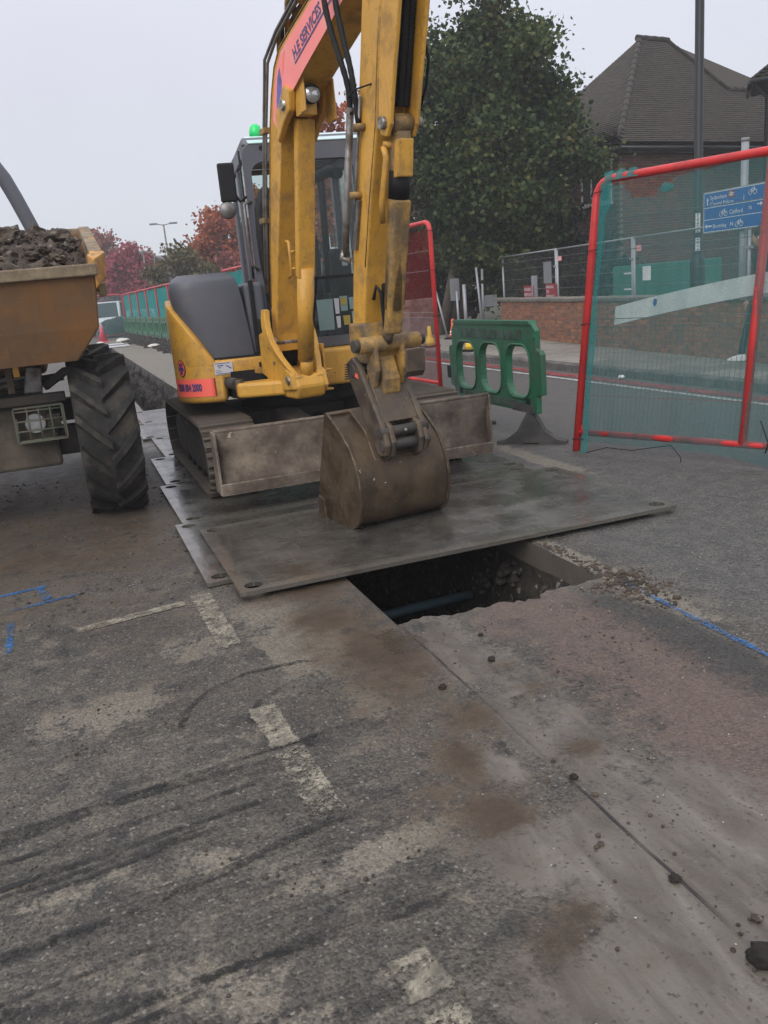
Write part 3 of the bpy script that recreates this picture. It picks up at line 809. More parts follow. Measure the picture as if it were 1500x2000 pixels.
def merge_scatter(name, meshes, items, mat, label=None):
    """items: (x, y, z, r, rot) -> one joined mesh"""
    vs = []; fs = []
    for (x, y, z, r, a) in items:
        me = meshes[rs.randrange(len(meshes))]
        o = len(vs); c, s_ = cos(a), sin(a)
        for v in me.vertices:
            vs.append((x + r * (v.co.x * c - v.co.y * s_), y + r * (v.co.x * s_ + v.co.y * c), z + r * v.co.z))
        for p in me.polygons: fs.append(tuple(i + o for i in p.vertices))
    me = bpy.data.meshes.new(name); me.from_pydata(vs, [], fs); me.materials.append(mat)
    o = bpy.data.objects.new(name, me); COL.objects.link(o)
    tag(o, kind='stuff')
    return o
CL0 = [clod_mesh("grit", SOIL, 1.0, 1, 40 + k) for k in range(4)]
it = []
for k in range(420):
    x = 2.50 + rs.gauss(0, 0.09); y = 3.5 + rs.gauss(0, 0.16)
    if 1.28 < x < 2.47 and 3.55 < y < 7: continue
    it.append((x, y, 0.003, abs(rs.gauss(0, 0.007)) + 0.003, rs.uniform(0, 6)))
for k in range(160):
    x = 2.52 + rs.gauss(0, 0.03); y = rs.uniform(3.5, 4.6)
    it.append((x, y, 0.003, abs(rs.gauss(0, 0.006)) + 0.003, rs.uniform(0, 6)))
for k in range(700):
    x = rs.uniform(-1.0, 0.75); y = rs.uniform(4.6, 9.0)
    it.append((x, y, 0.002, abs(rs.gauss(0, 0.006)) + 0.002, rs.uniform(0, 6)))
for k in range(2600):
    x = rs.uniform(-0.7, 2.6); y = rs.uniform(1.2, 3.5)
    if fbm(np.array([x * 2.2]), np.array([y * 2.2]), 3, 77)[0] < 0.54: continue
    it.append((x, y, 0.002, abs(rs.gauss(0, 0.0026)) + 0.0012, rs.uniform(0, 6)))
for k in range(26):
    x = rs.gauss(1.3, 0.12); y = rs.uniform(1.2, 2.3)
    it.append((x, y, 0.002, abs(rs.gauss(0, 0.005)) + 0.002, rs.uniform(0, 6)))
merge_scatter("loose_soil", CL0, it, SOIL)
it = [(rs.uniform(0.4, 4.4), rs.uniform(1.2, 8.5), 0.0015, rs.uniform(0.0015, 0.004), rs.uniform(0, 6)) for _ in range(500)]
it = [q for q in it if not (1.2 < q[0] < 2.5 and 3.5 < q[1])]
merge_scatter("grit", CL0, it, paint("pale_grit", (0.32, 0.30, 0.27), 0.8))

for (x, y, r, zs, lab) in ((1.292, 1.258, 0.036, 0.9, "large dark clod of earth lying near the bottom right corner"),
                      (1.20, 2.90, 0.016, 0.8, "small clod lying left of the saw-cut joint near the pit"),
                      (1.49, 3.03, 0.015, 0.8, "small clod on wet pale patch right of the joint"),
                      (1.31, 2.11, 0.013, 0.8, "small clod sitting on the saw-cut joint"),
                      (1.28, 1.58, 0.016, 0.6, "flat clod at the near end of the saw-cut joint"),
                      (1.57, 3.29, 0.011, 0.8, "tiny clod just in front of the pit edge")):
    o = put("clod", clod_mesh("clod", SOIL_D, r, 3, int(x * 100), 0.45, zs), None, (x, y, r * 0.45))
    if r > 0.03: o.scale = (1.5, 0.8, 1.0); o.rotation_euler = (0, 0, 2.5)
    tag(o, lab, "clod", "clods of earth on the road")

# painted markings, thin sheets above the road
def sheet(name, pts, mat, z=0.006):
    m = MB(); m.add([(p[0], p[1], z) for p in pts], [tuple(range(len(pts)))])
    o = m.build(name, mat, None, fix=False); tag(o, kind='structure'); return o
def ribbon(name, pts, w, mat, z=0.006, jit=0.0):
    rows = []
    for i, p in enumerate(pts):
        a = Vector(pts[max(0, i - 1)]); b = Vector(pts[min(len(pts) - 1, i + 1)])
        d = (b - a).normalized(); nn = Vector((-d.y, d.x))
        ww = w * (1 + rs.uniform(-jit, jit)) / 2
        rows.append([(p[0] + nn.x * ww * k_, p[1] + nn.y * ww * k_, z) for k_ in (1, .78, 0, -.78, -1)])
    m = MB(); m.strip(rows, smooth=False)
    o = m.build(name, mat, None, fix=False)
    at = o.data.attributes.new('cover', 'FLOAT', 'POINT')
    at.data.foreach_set('value', [(0.0 if (j in (0, 4) or i in (0, len(rows) - 1)) else 1.0) for i in range(len(rows)) for j in range(5)])
    tag(o, kind='structure'); return o
def lin(a, b, k): return [(a[0] + (b[0] - a[0]) * i / k, a[1] + (b[1] - a[1]) * i / k) for i in range(k + 1)]
ribbon("lane_marking", lin((0.50, 3.78), (0.475, 4.68), 16), 0.13, LINE_OLD, 0.0055, 0.06)
ribbon("lane_marking", lin((0.535, 2.28), (0.515, 2.78), 12), 0.13, LINE_SPK, 0.0055, 0.10)
ribbon("lane_marking", lin((0.512, 2.76), (0.495, 3.14), 12), 0.125, LINE_OLD, 0.0055, 0.10)
ribbon("lane_marking", lin((0.548, 1.50), (0.53, 1.66), 8), 0.13, LINE_OLD, 0.0055, 0.06)
ribbon("lane_marking", lin((0.555, 1.15), (0.545, 1.51), 12), 0.13, LINE_SPK, 0.0055, 0.08)
ribbon("lane_marking", lin((-0.215, 4.45), (0.40, 4.55), 20), 0.09, LINE_OLD, 0.0055, 0.05)
ribbon("spray_mark", lin((2.515, 3.60), (2.47, 2.25), 14), 0.042, SPRAY, 0.0055, 0.3)
ribbon("spray_mark", lin((-0.62, 4.98), (-0.07, 5.10), 6), 0.045, SPRAY, 0.006, 0.4)
ribbon("spray_mark", lin((-0.41, 5.42), (-0.33, 5.03), 5), 0.07, SPRAY, 0.0085, 0.4)
ribbon("spray_mark", lin((-0.70, 5.30), (-0.25, 5.38), 5), 0.04, SPRAY, 0.006, 0.4)
ribbon("spray_mark", lin((-0.53, 4.85), (-0.515, 4.26), 6), 0.045, SPRAY, 0.006, 0.3)
ribbon("scuff_mark", lin((0.36, 2.25), (0.52, 2.38), 4), 0.10, SPRAY_W, 0.007, 0.3)
ribbon("scuff_mark", lin((0.08, 4.85), (0.30, 5.2), 4), 0.16, SPRAY_W, 0.006, 0.3)
ribbon("tyre_mark", [(-0.9, 2.62), (-0.46, 2.64), (-0.14, 2.71), (0.2, 2.71), (0.49, 2.70), (0.62, 2.76), (0.66, 2.88)], 0.06, TREADM, 0.0042, 0.3)
ribbon("tyre_mark", [(-0.9, 2.40), (-0.44, 2.40), (0, 2.44), (0.37, 2.48), (0.7, 2.45)], 0.04, TREADM, 0.0042, 0.3)
ribbon("tyre_mark", [(-0.8, 2.12), (-0.43, 2.11), (-0.1, 2.12), (0.18, 2.18), (0.52, 2.27), (0.8, 2.23)], 0.045, TREADM, 0.0042, 0.3)
ribbon("tyre_mark", [(-0.6, 1.9), (-0.41, 1.9), (-0.07, 1.80), (0.25, 1.80), (0.6, 1.79), (0.9, 1.81)], 0.045, TREADM, 0.0042, 0.3)
ribbon("tyre_mark", [(0.20, 3.0), (0.17, 3.12), (0.22, 3.26), (0.32, 3.38), (0.5, 3.47), (0.75, 3.46), (1.0, 3.40)], 0.03, TREADM, 0.0042, 0.2)
ribbon("tyre_mark", [(0.44, 2.92), (0.43, 3.05), (0.5, 3.18), (0.62, 3.26), (0.8, 3.27)], 0.035, TREADM, 0.0042, 0.2)
for k_ in range(9):
    y0_ = 1.45 + 0.155 * k_ + rs.uniform(-.04, .04); sl = 0.06 + 0.05 * sin(k_ * 1.7); x0_ = -0.9 + rs.uniform(-.1, .3); x1_ = x0_ + rs.uniform(0.8, 1.9)
    pts_ = [(x0_ + (x1_ - x0_) * t_ / 14, y0_ + sl * t_ / 14 + 0.05 * (t_ / 14) ** 2 + rs.uniform(-.006, .006)) for t_ in range(15)]
    ribbon("tyre_mark", [p_ for p_ in pts_ if p_[0] < 0.95], rs.uniform(0.018, 0.034), TREADM, 0.0046, 0.3)
ribbon("edge_line", lin((6.98, 3), (6.98, 70), 20), 0.10, LINE_W, 0.008)
ribbon("red_route_line", lin((7.24, 3), (7.24, 70), 20), 0.26, LINE_R, 0.008)

# pavement: bed, slabs, kerb stones
pav = thing("pavement", None, None); pav['kind'] = 'structure'
MB().box(KX + 0.16, 13.5, -6, 80, 0.02, 0.10).build("bedding", BED, pav)
slab = MB().box(-0.295, 0.295, -0.445, 0.445, -0.03, 0.0).mesh("paving_slab", SLAB)
bmx = bmesh.new(); bmx.from_mesh(slab)
bmesh.ops.bevel(bmx, geom=[e_ for e_ in bmx.edges], offset=0.004, segments=1, affect='EDGES'); bmx.to_mesh(slab); bmx.free()
for r_ in range(4):
    x = KX + 0.17 + 0.30 + r_ * 0.6
    for q in range(32):
        y = 6.0 + q * 0.9 + (0.45 if r_ % 2 else 0)
        put("paving_slab", slab, pav, (x, y, 0.121 + rs.uniform(-0.002, 0.002)), (rs.uniform(-.003, .003), rs.uniform(-.003, .003), rs.uniform(-.004, .004)))
kb = MB().prism([(0, -0.1), (0.0, 0.105), (0.02, 0.125), (0.15, 0.125), (0.15, -0.1)], 'XZ', -0.453, 0.453).mesh("kerb_stone", KERB)
for q in range(36):
    put("kerb_stone", kb, pav, (KX, 5.0 + q * 0.915, rs.uniform(-0.003, 0.003)))
MB().box(KX, KX + 0.15, 38, 80, -0.1, 0.12).build("far_kerb", KERB, pav)
verge = MB().add([(13.4, -15, 0.09), (150, -15, 0.09), (150, 215, 0.09), (13.4, 215, 0.09)], [(0, 1, 2, 3)])
verge.add([(KX - 0.02, 80, 0.05), (13.6, 80, 0.05), (13.6, 215, 0.05), (KX - 0.02, 215, 0.05)], [(0, 1, 2, 3)])
verge.add([(KX - 0.02, -15, 0.05), (13.6, -15, 0.05), (13.6, -6, 0.05), (KX - 0.02, -6, 0.05)], [(0, 1, 2, 3)])
tag(verge.build("verge", EARTH, None, fix=False), kind='structure')

# ------------------------------------------------------------------ steel road plates
def plate_mesh(w, l, t, holes, name="road_plate"):
    bm = bmesh.new()
    def loop(pts):
        vs = [bm.verts.new((p[0], p[1], t)) for p in pts]
        return [bm.edges.new((vs[i], vs[(i + 1) % len(vs)])) for i in range(len(vs))]
    c = 0.012
    hw, hl = w / 2, l / 2
    ed = loop([(-hw + c, -hl), (hw - c, -hl), (hw, -hl + c), (hw, hl - c), (hw - c, hl), (-hw + c, hl), (-hw, hl - c), (-hw, -hl + c)])
    for hx, hy in holes:
        ed += loop([(hx + 0.052 * cos(2 * pi * k / 18), hy + 0.052 * sin(2 * pi * k / 18)) for k in range(18)])
    bmesh.ops.triangle_fill(bm, use_beauty=True, use_dissolve=False, edges=ed)
    fs = list(bm.faces)
    ex = bmesh.ops.extrude_face_region(bm, geom=fs)
    bmesh.ops.translate(bm, verts=[g for g in ex['geom'] if isinstance(g, bmesh.types.BMVert)], vec=(0, 0, -t))
    bmesh.ops.recalc_face_normals(bm, faces=bm.faces)
    me = bpy.data.meshes.new(name); bm.to_mesh(me); bm.free()
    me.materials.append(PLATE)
    return me
PH = [(-1.355, -0.65), (1.355, -0.65), (-1.355, 0.65), (1.355, 0.65)]
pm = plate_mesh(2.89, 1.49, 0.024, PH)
for i, (x0, y0, z, rz, lab) in enumerate((
        (0.665, 4.365, 0.037, 0.0, "topmost steel road plate, under the digger bucket and over the pit"),
        (0.535, 4.72, 0.008, 0.0, "steel road plate half hidden beneath the topmost plate"),
        (0.59, 6.225, 0.008, 0.005, "wet steel road plate under the blade and front of the tracks"),
        (0.65, 7.735, 0.008, -0.003, "steel road plate under the middle of the tracks"),
        (0.81, 9.24, 0.008, 0.004, "steel road plate under the rear of the tracks"),
        (0.71, 10.75, 0.008, 0.0, "pale wet steel road plate just behind the digger"),
        (0.83, 12.26, 0.008, 0.006, "rearmost steel road plate before the open trench"))):
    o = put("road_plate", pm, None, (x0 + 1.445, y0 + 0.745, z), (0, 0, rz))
    if i == 0: o.rotation_euler = (0.004, 0.0, rz)
    tag(o, lab, "steel plate", "steel road plates laid over the trench")
m = MB().tube([(1.15, 5.20, -0.62), (2.6, 5.28, -0.62)], 0.035, 10)
tag(m.build("water_pipe", PIPE_BL, None), "thin pale blue pipe crossing deep inside the dark pit", "pipe")
# ------------------------------------------------------------------ excavator
ex = thing("excavator", "yellow tracked excavator with charcoal engine cover standing on the steel plates", "excavator", (2.05, 8.05, 0.03))
# --- tracks
def stadium(y0, y1, zc, r, pitch):
    ln = y1 - y0; per = 2 * ln + 2 * pi * r
    k = int(round(per / pitch)); out = []
    for i in range(k):
        s_ = per * i / k
        if s_ < ln: out.append((y0 + s_, zc + r, 0.0))
        elif s_ < ln + pi * r:
            a = (s_ - ln) / r; out.append((y1 + r * sin(a), zc + r * cos(a), -a))
        elif s_ < 2 * ln + pi * r: out.append((y1 - (s_ - ln - pi * r), zc - r, -pi))
        else:
            a = (s_ - 2 * ln - pi * r) / r; out.append((y0 - r * sin(a), zc - r * cos(a), -pi - a))
    return out
sm_ = MB()
sm_.prism([(-0.066, -0.012), (0.066, -0.012), (0.062, 0.006), (-0.062, 0.006)], 'YZ', -0.22, 0.22)
for q in (-0.038, 0.036):
    sm_.prism([(q - 0.017, 0.005), (q + 0.017, 0.005), (q + 0.010, 0.030), (q - 0.010, 0.030)], 'YZ', -0.216, 0.216)
for xq in (-0.07, 0.07):
    sm_.tube([(xq, 0.0, 0.005), (xq, 0.0, 0.016)], 0.012, 6)
shoe = sm_.mesh("track_shoe", TRACK)
for x0 in (0.90, 2.76):
    xc = x0 + 0.22
    m = MB()
    m.box(x0 + 0.10, x0 + 0.34, 7.15, 9.0, 0.20, 0.50)
    m.prism([(7.0, 0.30), (7.2, 0.17), (8.95, 0.17), (9.1, 0.30), (9.1, 0.42), (8.9, 0.52), (7.2, 0.52), (7.0, 0.42)], 'YZ', x0 + 0.06, x0 + 0.10)
    m.prism([(7.0, 0.30), (7.2, 0.17), (8.95, 0.17), (9.1, 0.30), (9.1, 0.42), (8.9, 0.52), (7.2, 0.52), (7.0, 0.42)], 'YZ', x0 + 0.34, x0 + 0.38)
    tr = m.build("track", DARK, ex, 0.012)
    for (yy, zz, a) in stadium(6.98, 9.15, 0.34, 0.285, 0.137):
        put("track_shoe", shoe, tr, mat4=Matrix.Translation(Vector((xc, yy, zz)) - Vector(ex.location)) @ Matrix.Rotation(a, 4, 'X'))
    MB().lathe([(0.06, -0.06), (0.20, -0.06), (0.262, -0.03), (0.262, 0.03), (0.20, 0.06), (0.06, 0.06)], (xc, 6.98, 0.34), 'X', 20).build("idler", DARK, tr)
    MB().lathe([(0.06, -0.09), (0.17, -0.09), (0.25, -0.02), (0.25, 0.02), (0.17, 0.09), (0.06, 0.09)], (xc, 9.15, 0.34), 'X', 20).build("sprocket", DARK, tr)
    for yy in (7.4, 7.72, 8.04, 8.36, 8.68):
        MB().lathe([(0.03, -0.13), (0.075, -0.13), (0.075, -0.08), (0.055, -0.07), (0.055, 0.07), (0.075, 0.08), (0.075, 0.13), (0.03, 0.13)], (xc, yy, 0.135), 'X', 12).build("roller", DARK, tr)
MB().box(1.25, 2.85, 7.45, 8.65, 0.32, 0.62).build("undercarriage_frame", DARK, ex, 0.02)
MB().lathe([(0.50, 0.60), (0.56, 0.62), (0.56, 0.70), (0.50, 0.72), (0.50, 0.82)], (2.05, 8.05, 0), 'Z', 40).build("slew_ring", DARK, ex)
for x0 in (1.62, 2.32):
    MB().prism([(6.34, 0.30), (7.6, 0.36), (7.6, 0.60), (7.15, 0.66), (6.36, 0.60)], 'YZ', x0, x0 + 0.17).build("blade_arm", DARK, ex, 0.012)
MB().tube([(2.05, 7.5, 0.5), (2.05, 7.0, 0.42)], 0.055, 12).tube([(2.05, 7.05, 0.43), (2.05, 6.4, 0.36)], 0.035, 12).build("blade_cylinder", DARK, ex)
# --- blade
prof = [(6.215, 0.20), (6.262, 0.29), (6.285, 0.40), (6.275, 0.52), (6.225, 0.655)]
back = [(6.250, 0.672), (6.31, 0.53), (6.322, 0.40), (6.30, 0.28), (6.26, 0.19)]
blade = MB().prism(prof + back, 'YZ', 0.915, 3.175, True).build("blade", MUDDY, ex)
for x0 in (0.905, 3.170):
    MB().prism([(6.20, 0.19), (6.215, 0.66), (6.36, 0.66), (6.42, 0.19)], 'YZ', x0, x0 + 0.018).build("end_plate", MUDDY, blade, 0.004)
MB().box(0.91, 3.185, 6.196, 6.222, 0.185, 0.275).build("cutting_edge", MUDDY, blade, 0.005)
MB().tube([(0.91, 6.238, 0.668), (3.18, 6.238, 0.668)], 0.016, 8).build("top_rib", MUDDY, blade)

# --- upper structure, turned a little towards the camera
YAW = radians(-7); PV = (1.75, 7.0)
def up(x, y, z):
    dx, dy = x - PV[0], y - PV[1]
    return (PV[0] + dx * cos(YAW) - dy * sin(YAW), PV[1] + dx * sin(YAW) + dy * cos(YAW), z)
def arc(cx, cy, r, a0, a1, k=8):
    return [(cx + r * cos(radians(a0 + (a1 - a0) * i / k)), cy + r * sin(radians(a0 + (a1 - a0) * i / k))) for i in range(k + 1)]
U = lambda: MB(up)
lc = arc(1.16, 7.42, 0.37, 270, 180, 10)
U().prism([(1.20, 7.05)] + lc + [(0.78, 8.7)] + arc(1.1, 8.95, .32, 180, 90, 6) + [(1.55, 9.27), (1.55, 7.9), (1.24, 7.5)], 'XY', 0.775, 1.125, True).build("body_skirt", YEL, ex, 0.045, 4)
U().prism([(1.62, 7.053), (1.15, 7.053), (1.15, 7.9), (1.62, 7.9)], 'XY', 0.972, 1.122, True).build("body_skirt", YEL, ex, 0.018, 2)
U().prism([(1.50, 7.052), (1.62, 7.052), (1.70, 7.07), (1.70, 7.3), (1.5, 7.3)], 'XY', 1.00, 1.08).build("latch_panel", YEL, ex, 0.01)
U().box(1.99, 2.74, 7.05, 7.6, 0.815, 1.125).build("cab_step_skirt", YEL, ex, 0.03, 3)
U().box(1.1, 2.65, 7.55, 9.2, 0.76, 1.12).build("revolving_frame", DARK, ex, 0.02)
cw = U()
wall_o = arc(1.16, 7.42, 0.372, 264, 180, 12) + [(0.786, 7.8), (0.784, 8.7)]
tops = [1.13 + 0.47 * (1.12 - p[0]) / 0.332 for p in wall_o[:13]] + [1.62, 1.64]
wall_i = [(1.16 + (p[0] - 1.16) * 0.82, 7.42 + (p[1] - 7.42) * 0.82) for p in wall_o[:13]] + [(0.86, 7.8), (0.86, 8.7)]
cw.strip([[(p[0], p[1], 1.09) for p in wall_o], [(p[0], p[1], t_) for p, t_ in zip(wall_o, tops)], [(p[0], p[1], t_) for p, t_ in zip(wall_i, tops)]], True)
cw.prism(arc(1.1, 8.95, .325, 180, 90, 6) + [(2.4, 9.275)] + arc(2.4, 8.95, .325, 90, 0, 6) + [(2.72, 8.8), (0.78, 8.8)], 'XY', 1.12, 1.64, True)
cw.build("counterweight", YEL, ex, 0.03, 3)
# charcoal engine cover: lofted, big soft corner at the top left
def cover_ring(z, x0, y0, x1, rad):
    cs = arc(x0 + rad, y0 + rad, rad, 180, 270, 6)
    return [(x0, 8.85)] + [p for p in cs] + [(x1, y0), (x1, 8.85)]
rows = []
for z, ins, x1 in ((1.14, 0.16, 1.465), (1.22, 0.13, 1.46), (1.40, 0.07, 1.44), (1.58, 0.02, 1.42), (1.70, 0.0, 1.40), (1.765, 0.02, 1.38), (1.80, 0.055, 1.35), (1.822, 0.11, 1.31)):
    rows.append([(p[0], p[1], z) for p in cover_ring(z, 0.83 + ins * 0.8, 7.12 + max(0, (z - 1.5)) * 0.10 + (0.03 if z > 1.78 else 0), x1, 0.20)])
mcv = U(); mcv.strip(rows, True); mcv.add(rows[-1], [tuple(range(len(rows[-1])))], True)
cov = mcv.build("engine_cover", GREY_P, ex)
cov.modifiers.new('b', 'BEVEL').width = 0.008
U().box(1.44, 1.60, 7.16, 8.6, 1.13, 1.72).build("side_panel", GREY_P, ex, 0.03, 3)
U().box(1.485, 1.52, 7.14, 7.2, 1.14, 1.74).build("rubber_seal", BLACK, ex, 0.008)
U().box(1.515, 1.60, 7.12, 7.3, 1.14, 1.42).build("vent_panel", BLACK, ex, 0.015)
U().prism([(1.10, 1.12), (1.63, 1.12), (1.63, 1.14), (1.10, 1.14)], 'XZ', 7.09, 8.6).build("cover_gasket", BLACK, ex)
# decals on the skirt
def on_front(x0, x1, z0, z1, y=7.047): return U().add([(x0, y, z0), (x1, y, z0), (x1, y, z1), (x0, y, z1)], [(0, 1, 2, 3)])
bn = U()
pts = arc(1.16, 7.42, 0.3735, 262, 188, 10)
bn.strip([[(p[0], p[1], z) for p in [(1.09, 7.0465)] + pts] for z in (0.835, 0.985)], True)
bnr = bn.build("phone_banner", BANNER, ex, fix=False)
def skin_text(name, txt, size, a_mid, zc, mat, parent, rr=0.377, sx=1.0):
    o = text_mesh(name, txt, size, (0, 0, 0), (1, 0, 0), (0, 1, 0), mat, None, 0, 'CENTER', 0.004, sx)
    off = base_of(parent)
    for v in o.data.vertices:
        a = radians(a_mid) + v.co.x / rr
        v.co = Vector(up(1.16 + rr * cos(a), 7.42 + rr * sin(a), zc + v.co.y)) - off
    o.parent = parent
    return o
skin_text("lettering", "0208 804 2000", 0.085, 222, 0.885, NAVY_L, bnr, 0.3765, 0.55)
bdg = U()
cc = [(sin(2 * pi * k / 24), cos(2 * pi * k / 24)) for k in range(24)]
bdg.add([(1.16 + .3745 * cos(radians(214) + c[0] * .052 / .3745), 7.42 + .3745 * sin(radians(214) + c[0] * .052 / .3745), 1.075 + c[1] * 0.072) for c in cc], [tuple(range(24))])
bdgo = bdg.build("round_badge", BLACK, ex, fix=False)
bd2 = U(); bd2.add([(1.16 + .377 * cos(radians(214) + c[0] * .044 / .377), 7.42 + .377 * sin(radians(214) + c[0] * .044 / .377), 1.075 + c[1] * 0.064) for c in cc], [tuple(range(24))])
bd2.build("badge_face", BANNER, bdgo, fix=False)
for t_, zz in (("H.E", 1.095), ("HIRE", 1.060), ("24", 1.027)):
    skin_text("lettering", t_, 0.034, 214, zz, NAVY_L, bdgo, 0.3795, 0.9)
st = on_front(1.115, 1.265, 1.005, 1.105, 7.045).build("safety_sticker", STICK_W, ex, fix=False)
m = U()
for (x0, x1, z0, z1) in [(a_ - 0.14, b_ - 0.14, c_ - 0.01, d_ - 0.01) for a_, b_, c_, d_ in ((1.262, 1.385, 1.104, 1.109), (1.28, 1.33, 1.085, 1.093), (1.285, 1.31, 1.070, 1.076), (1.262, 1.30, 1.050, 1.053), (1.262, 1.315, 1.036, 1.040), (1.27, 1.395, 1.020, 1.025))]:
    m.add([(x0, 7.0435, z0), (x1, 7.0435, z0), (x1, 7.0435, z1), (x0, 7.0435, z1)], [(0, 1, 2, 3)])
m.add([(1.205, 7.0435, 1.075), (1.22, 7.0435, 1.078), (1.252, 7.0435, 1.056), (1.248, 7.0435, 1.045), (1.232, 7.0435, 1.06)], [(0, 1, 2, 3, 4)])
m.build("sticker_print", NAVY_L, st, fix=False)
U().tube([(1.55, 7.035, 1.055), (1.55, 7.075, 1.055)], 0.026, 16).build("key_lock", PIPE_M, ex)
on_front(1.485, 1.503, 1.035, 1.075, 7.044).build("slot", BLACK, ex, fix=False)

# --- cab
CBL, CBR, CF, CB = 1.57, 2.62, 7.24, 8.72
CABM = GREY_P
cab = U().box(CBL, CBR, CF + 0.02, CB, 1.12, 1.16).build("cab_floor", DARK, ex, 0.01)
fr_ = U()
# front face as a ring: outer outline and rounded window opening
def ring_face(mb, x0, x1, z0, z1, wx0, wx1, wz0, wz1, r, y0, y1):
    k = 6
    inner = []
    for (cx, cz, a0) in ((wx1 - r, wz1 - r, 0), (wx0 + r, wz1 - r, 90), (wx0 + r, wz0 + r, 180), (wx1 - r, wz0 + r, 270)):
        inner += [(cx + r * cos(radians(a0 + 90 * i / k)), cz + r * sin(radians(a0 + 90 * i / k))) for i in range(k + 1)]
    ro = 0.07
    outer = []
    for (cx, cz, a0) in ((x1 - ro, z1 - ro, 0), (x0 + ro, z1 - ro, 90), (x0 + ro, z0 + ro, 180), (x1 - ro, z0 + ro, 270)):
        outer += [(cx + ro * cos(radians(a0 + 90 * i / k)), cz + ro * sin(radians(a0 + 90 * i / k))) for i in range(k + 1)]
    rws = [[(p[0], y0, p[1]) for p in inner], [(p[0], y0, p[1]) for p in outer], [(p[0], y1, p[1]) for p in outer], [(p[0], y1, p[1]) for p in inner]]
    mb.strip(rws + [rws[0]], False, True)
ring_face(fr_, CBL, CBR, 1.13, 2.80, CBL + 0.06, CBR - 0.135, 1.22, 2.66, 0.10, CF, CF + 0.07)
fr_.build("cab_front_frame", CABM, ex, 0.008)
U().box(CBL + 0.13, CBR - 0.13, CF + 0.02, CF + 0.05, 1.70, 1.725).build("glazing_bar", BLACK, ex)
for x0, nm in ((CBL, "cab_side_frame"), (CBR - 0.06, "cab_side_frame")):
    m = U()
    m.box(x0, x0 + 0.06, CB - 0.10, CB, 1.16, 2.78)
    m.box(x0 + 0.002, x0 + 0.058, CF + 0.091, CB - 0.101, 2.70, 2.795)
    m.box(x0 + 0.002, x0 + 0.058, CF + 0.091, CB - 0.101, 1.162, 1.42)
    m.box(x0 + 0.004, x0 + 0.056, 8.0, 8.05, 1.42, 2.70)
    m.build(nm, CABM, ex, 0.012)
U().box(CBL + 0.061, CBR - 0.061, CB - 0.07, CB - 0.003, 2.745, 2.79).build("cab_rear_header", CABM, ex, 0.01)
U().box(CBL + 0.061, CBR - 0.061, CB - 0.07, CB - 0.003, 1.16, 1.75).build("cab_rear_panel", CABM, ex, 0.01)
rf = U().prism([(CF + 0.03, 2.797), (CF + 0.16, 2.87), (CF + 0.34, 2.872), (CF + 0.34, 2.80)], 'YZ', CBL + 0.02, CBR - 0.02)
rf.prism([(CB - 0.28, 2.80), (CB - 0.28, 2.878), (CB - 0.05, 2.88), (CB + 0.02, 2.80)], 'YZ', CBL + 0.02, CBR - 0.02)
rf.box(CBL + 0.02, CBL + 0.14, CF + 0.341, CB - 0.281, 2.80, 2.872).box(CBR - 0.14, CBR - 0.02, CF + 0.341, CB - 0.281, 2.80, 2.872)
rf = rf.build("cab_roof", CABM, ex, 0.02, 3)
U().box(CBL + 0.141, CBR - 0.141, CF + 0.341, CB - 0.281, 2.855, 2.862).build("roof_hatch", GLASS, ex)
U().prism([(CF - 0.01, 2.805), (CF + 0.30, 2.905), (CF + 0.32, 2.893), (CF - 0.005, 2.795)], 'YZ', CBL + 0.06, CBR - 0.05).build("roof_visor", ROOF_V, ex, 0.004)
for xq in (CBL + 0.16, CBR - 0.17):
    U().tube([(xq, CF - 0.012, 2.765), (xq, CF + 0.02, 2.765)], 0.017, 10).build("visor_bolt", BLACK, ex)
U().box(CBL + 0.06, CBR - 0.135, CF + 0.04, CF + 0.046, 1.725, 2.655).build("windscreen", GLASS, ex)
U().box(CBL + 0.06, CBR - 0.135, CF + 0.03, CF + 0.036, 1.225, 1.70).build("lower_window", GLASS_D, ex)
U().box(CBL + 0.02, CBL + 0.026, CF + 0.10, CB - 0.10, 1.42, 2.70).build("side_window", GLASS, ex)
U().box(CBR - 0.026, CBR - 0.02, CF + 0.10, CB - 0.10, 1.42, 2.70).build("side_window", GLASS, ex)
U().box(CBL + 0.07, CBR - 0.07, CB - 0.04, CB - 0.034, 1.75, 2.745).build("rear_window", GLASS, ex)
sb = U().box(CBL + 0.30, CBR - 0.25, 8.0, 8.5, 1.42, 1.58).build("seat", BLACK, ex, 0.05, 3)
U().prism([(8.42, 1.55), (8.52, 1.55), (8.66, 2.12), (8.56, 2.16)], 'YZ', CBL + 0.32, CBR - 0.27).build("backrest", BLACK, sb, 0.05, 3)
U().box(CBL + 0.40, CBR - 0.35, 8.60, 8.68, 2.18, 2.36).build("headrest", BLACK, sb, 0.03, 3)
U().box(CBL + 0.36, CBR - 0.30, 8.02, 8.48, 1.16, 1.42).build("seat_base", DARK, sb, 0.02)
for x0 in (CBL + 0.14, CBR - 0.26):
    U().box(x0, x0 + 0.14, 7.75, 8.45, 1.16, 1.74).build("arm_console", BLACK, ex, 0.04, 3)
U().box(CBR - 0.36, CBR - 0.18, 7.46, 7.62, 1.50, 1.95).build("monitor_console", BLACK, ex, 0.04, 3)
on = U().add([(CBR - 0.27, 7.455, 1.80), (CBR - 0.22, 7.455, 1.80), (CBR - 0.22, 7.455, 1.86), (CBR - 0.27, 7.455, 1.86)], [(0, 1, 2, 3)]).build("console_label", STICK_W, ex, fix=False)
for x0 in (2.12, 2.20):
    U().tube([(x0, 7.62, 1.2), (x0 - 0.01, 7.60, 1.70), (x0 - 0.01, 7.56, 1.86)], 0.010, 8).build("travel_lever", PIPE_M, ex)
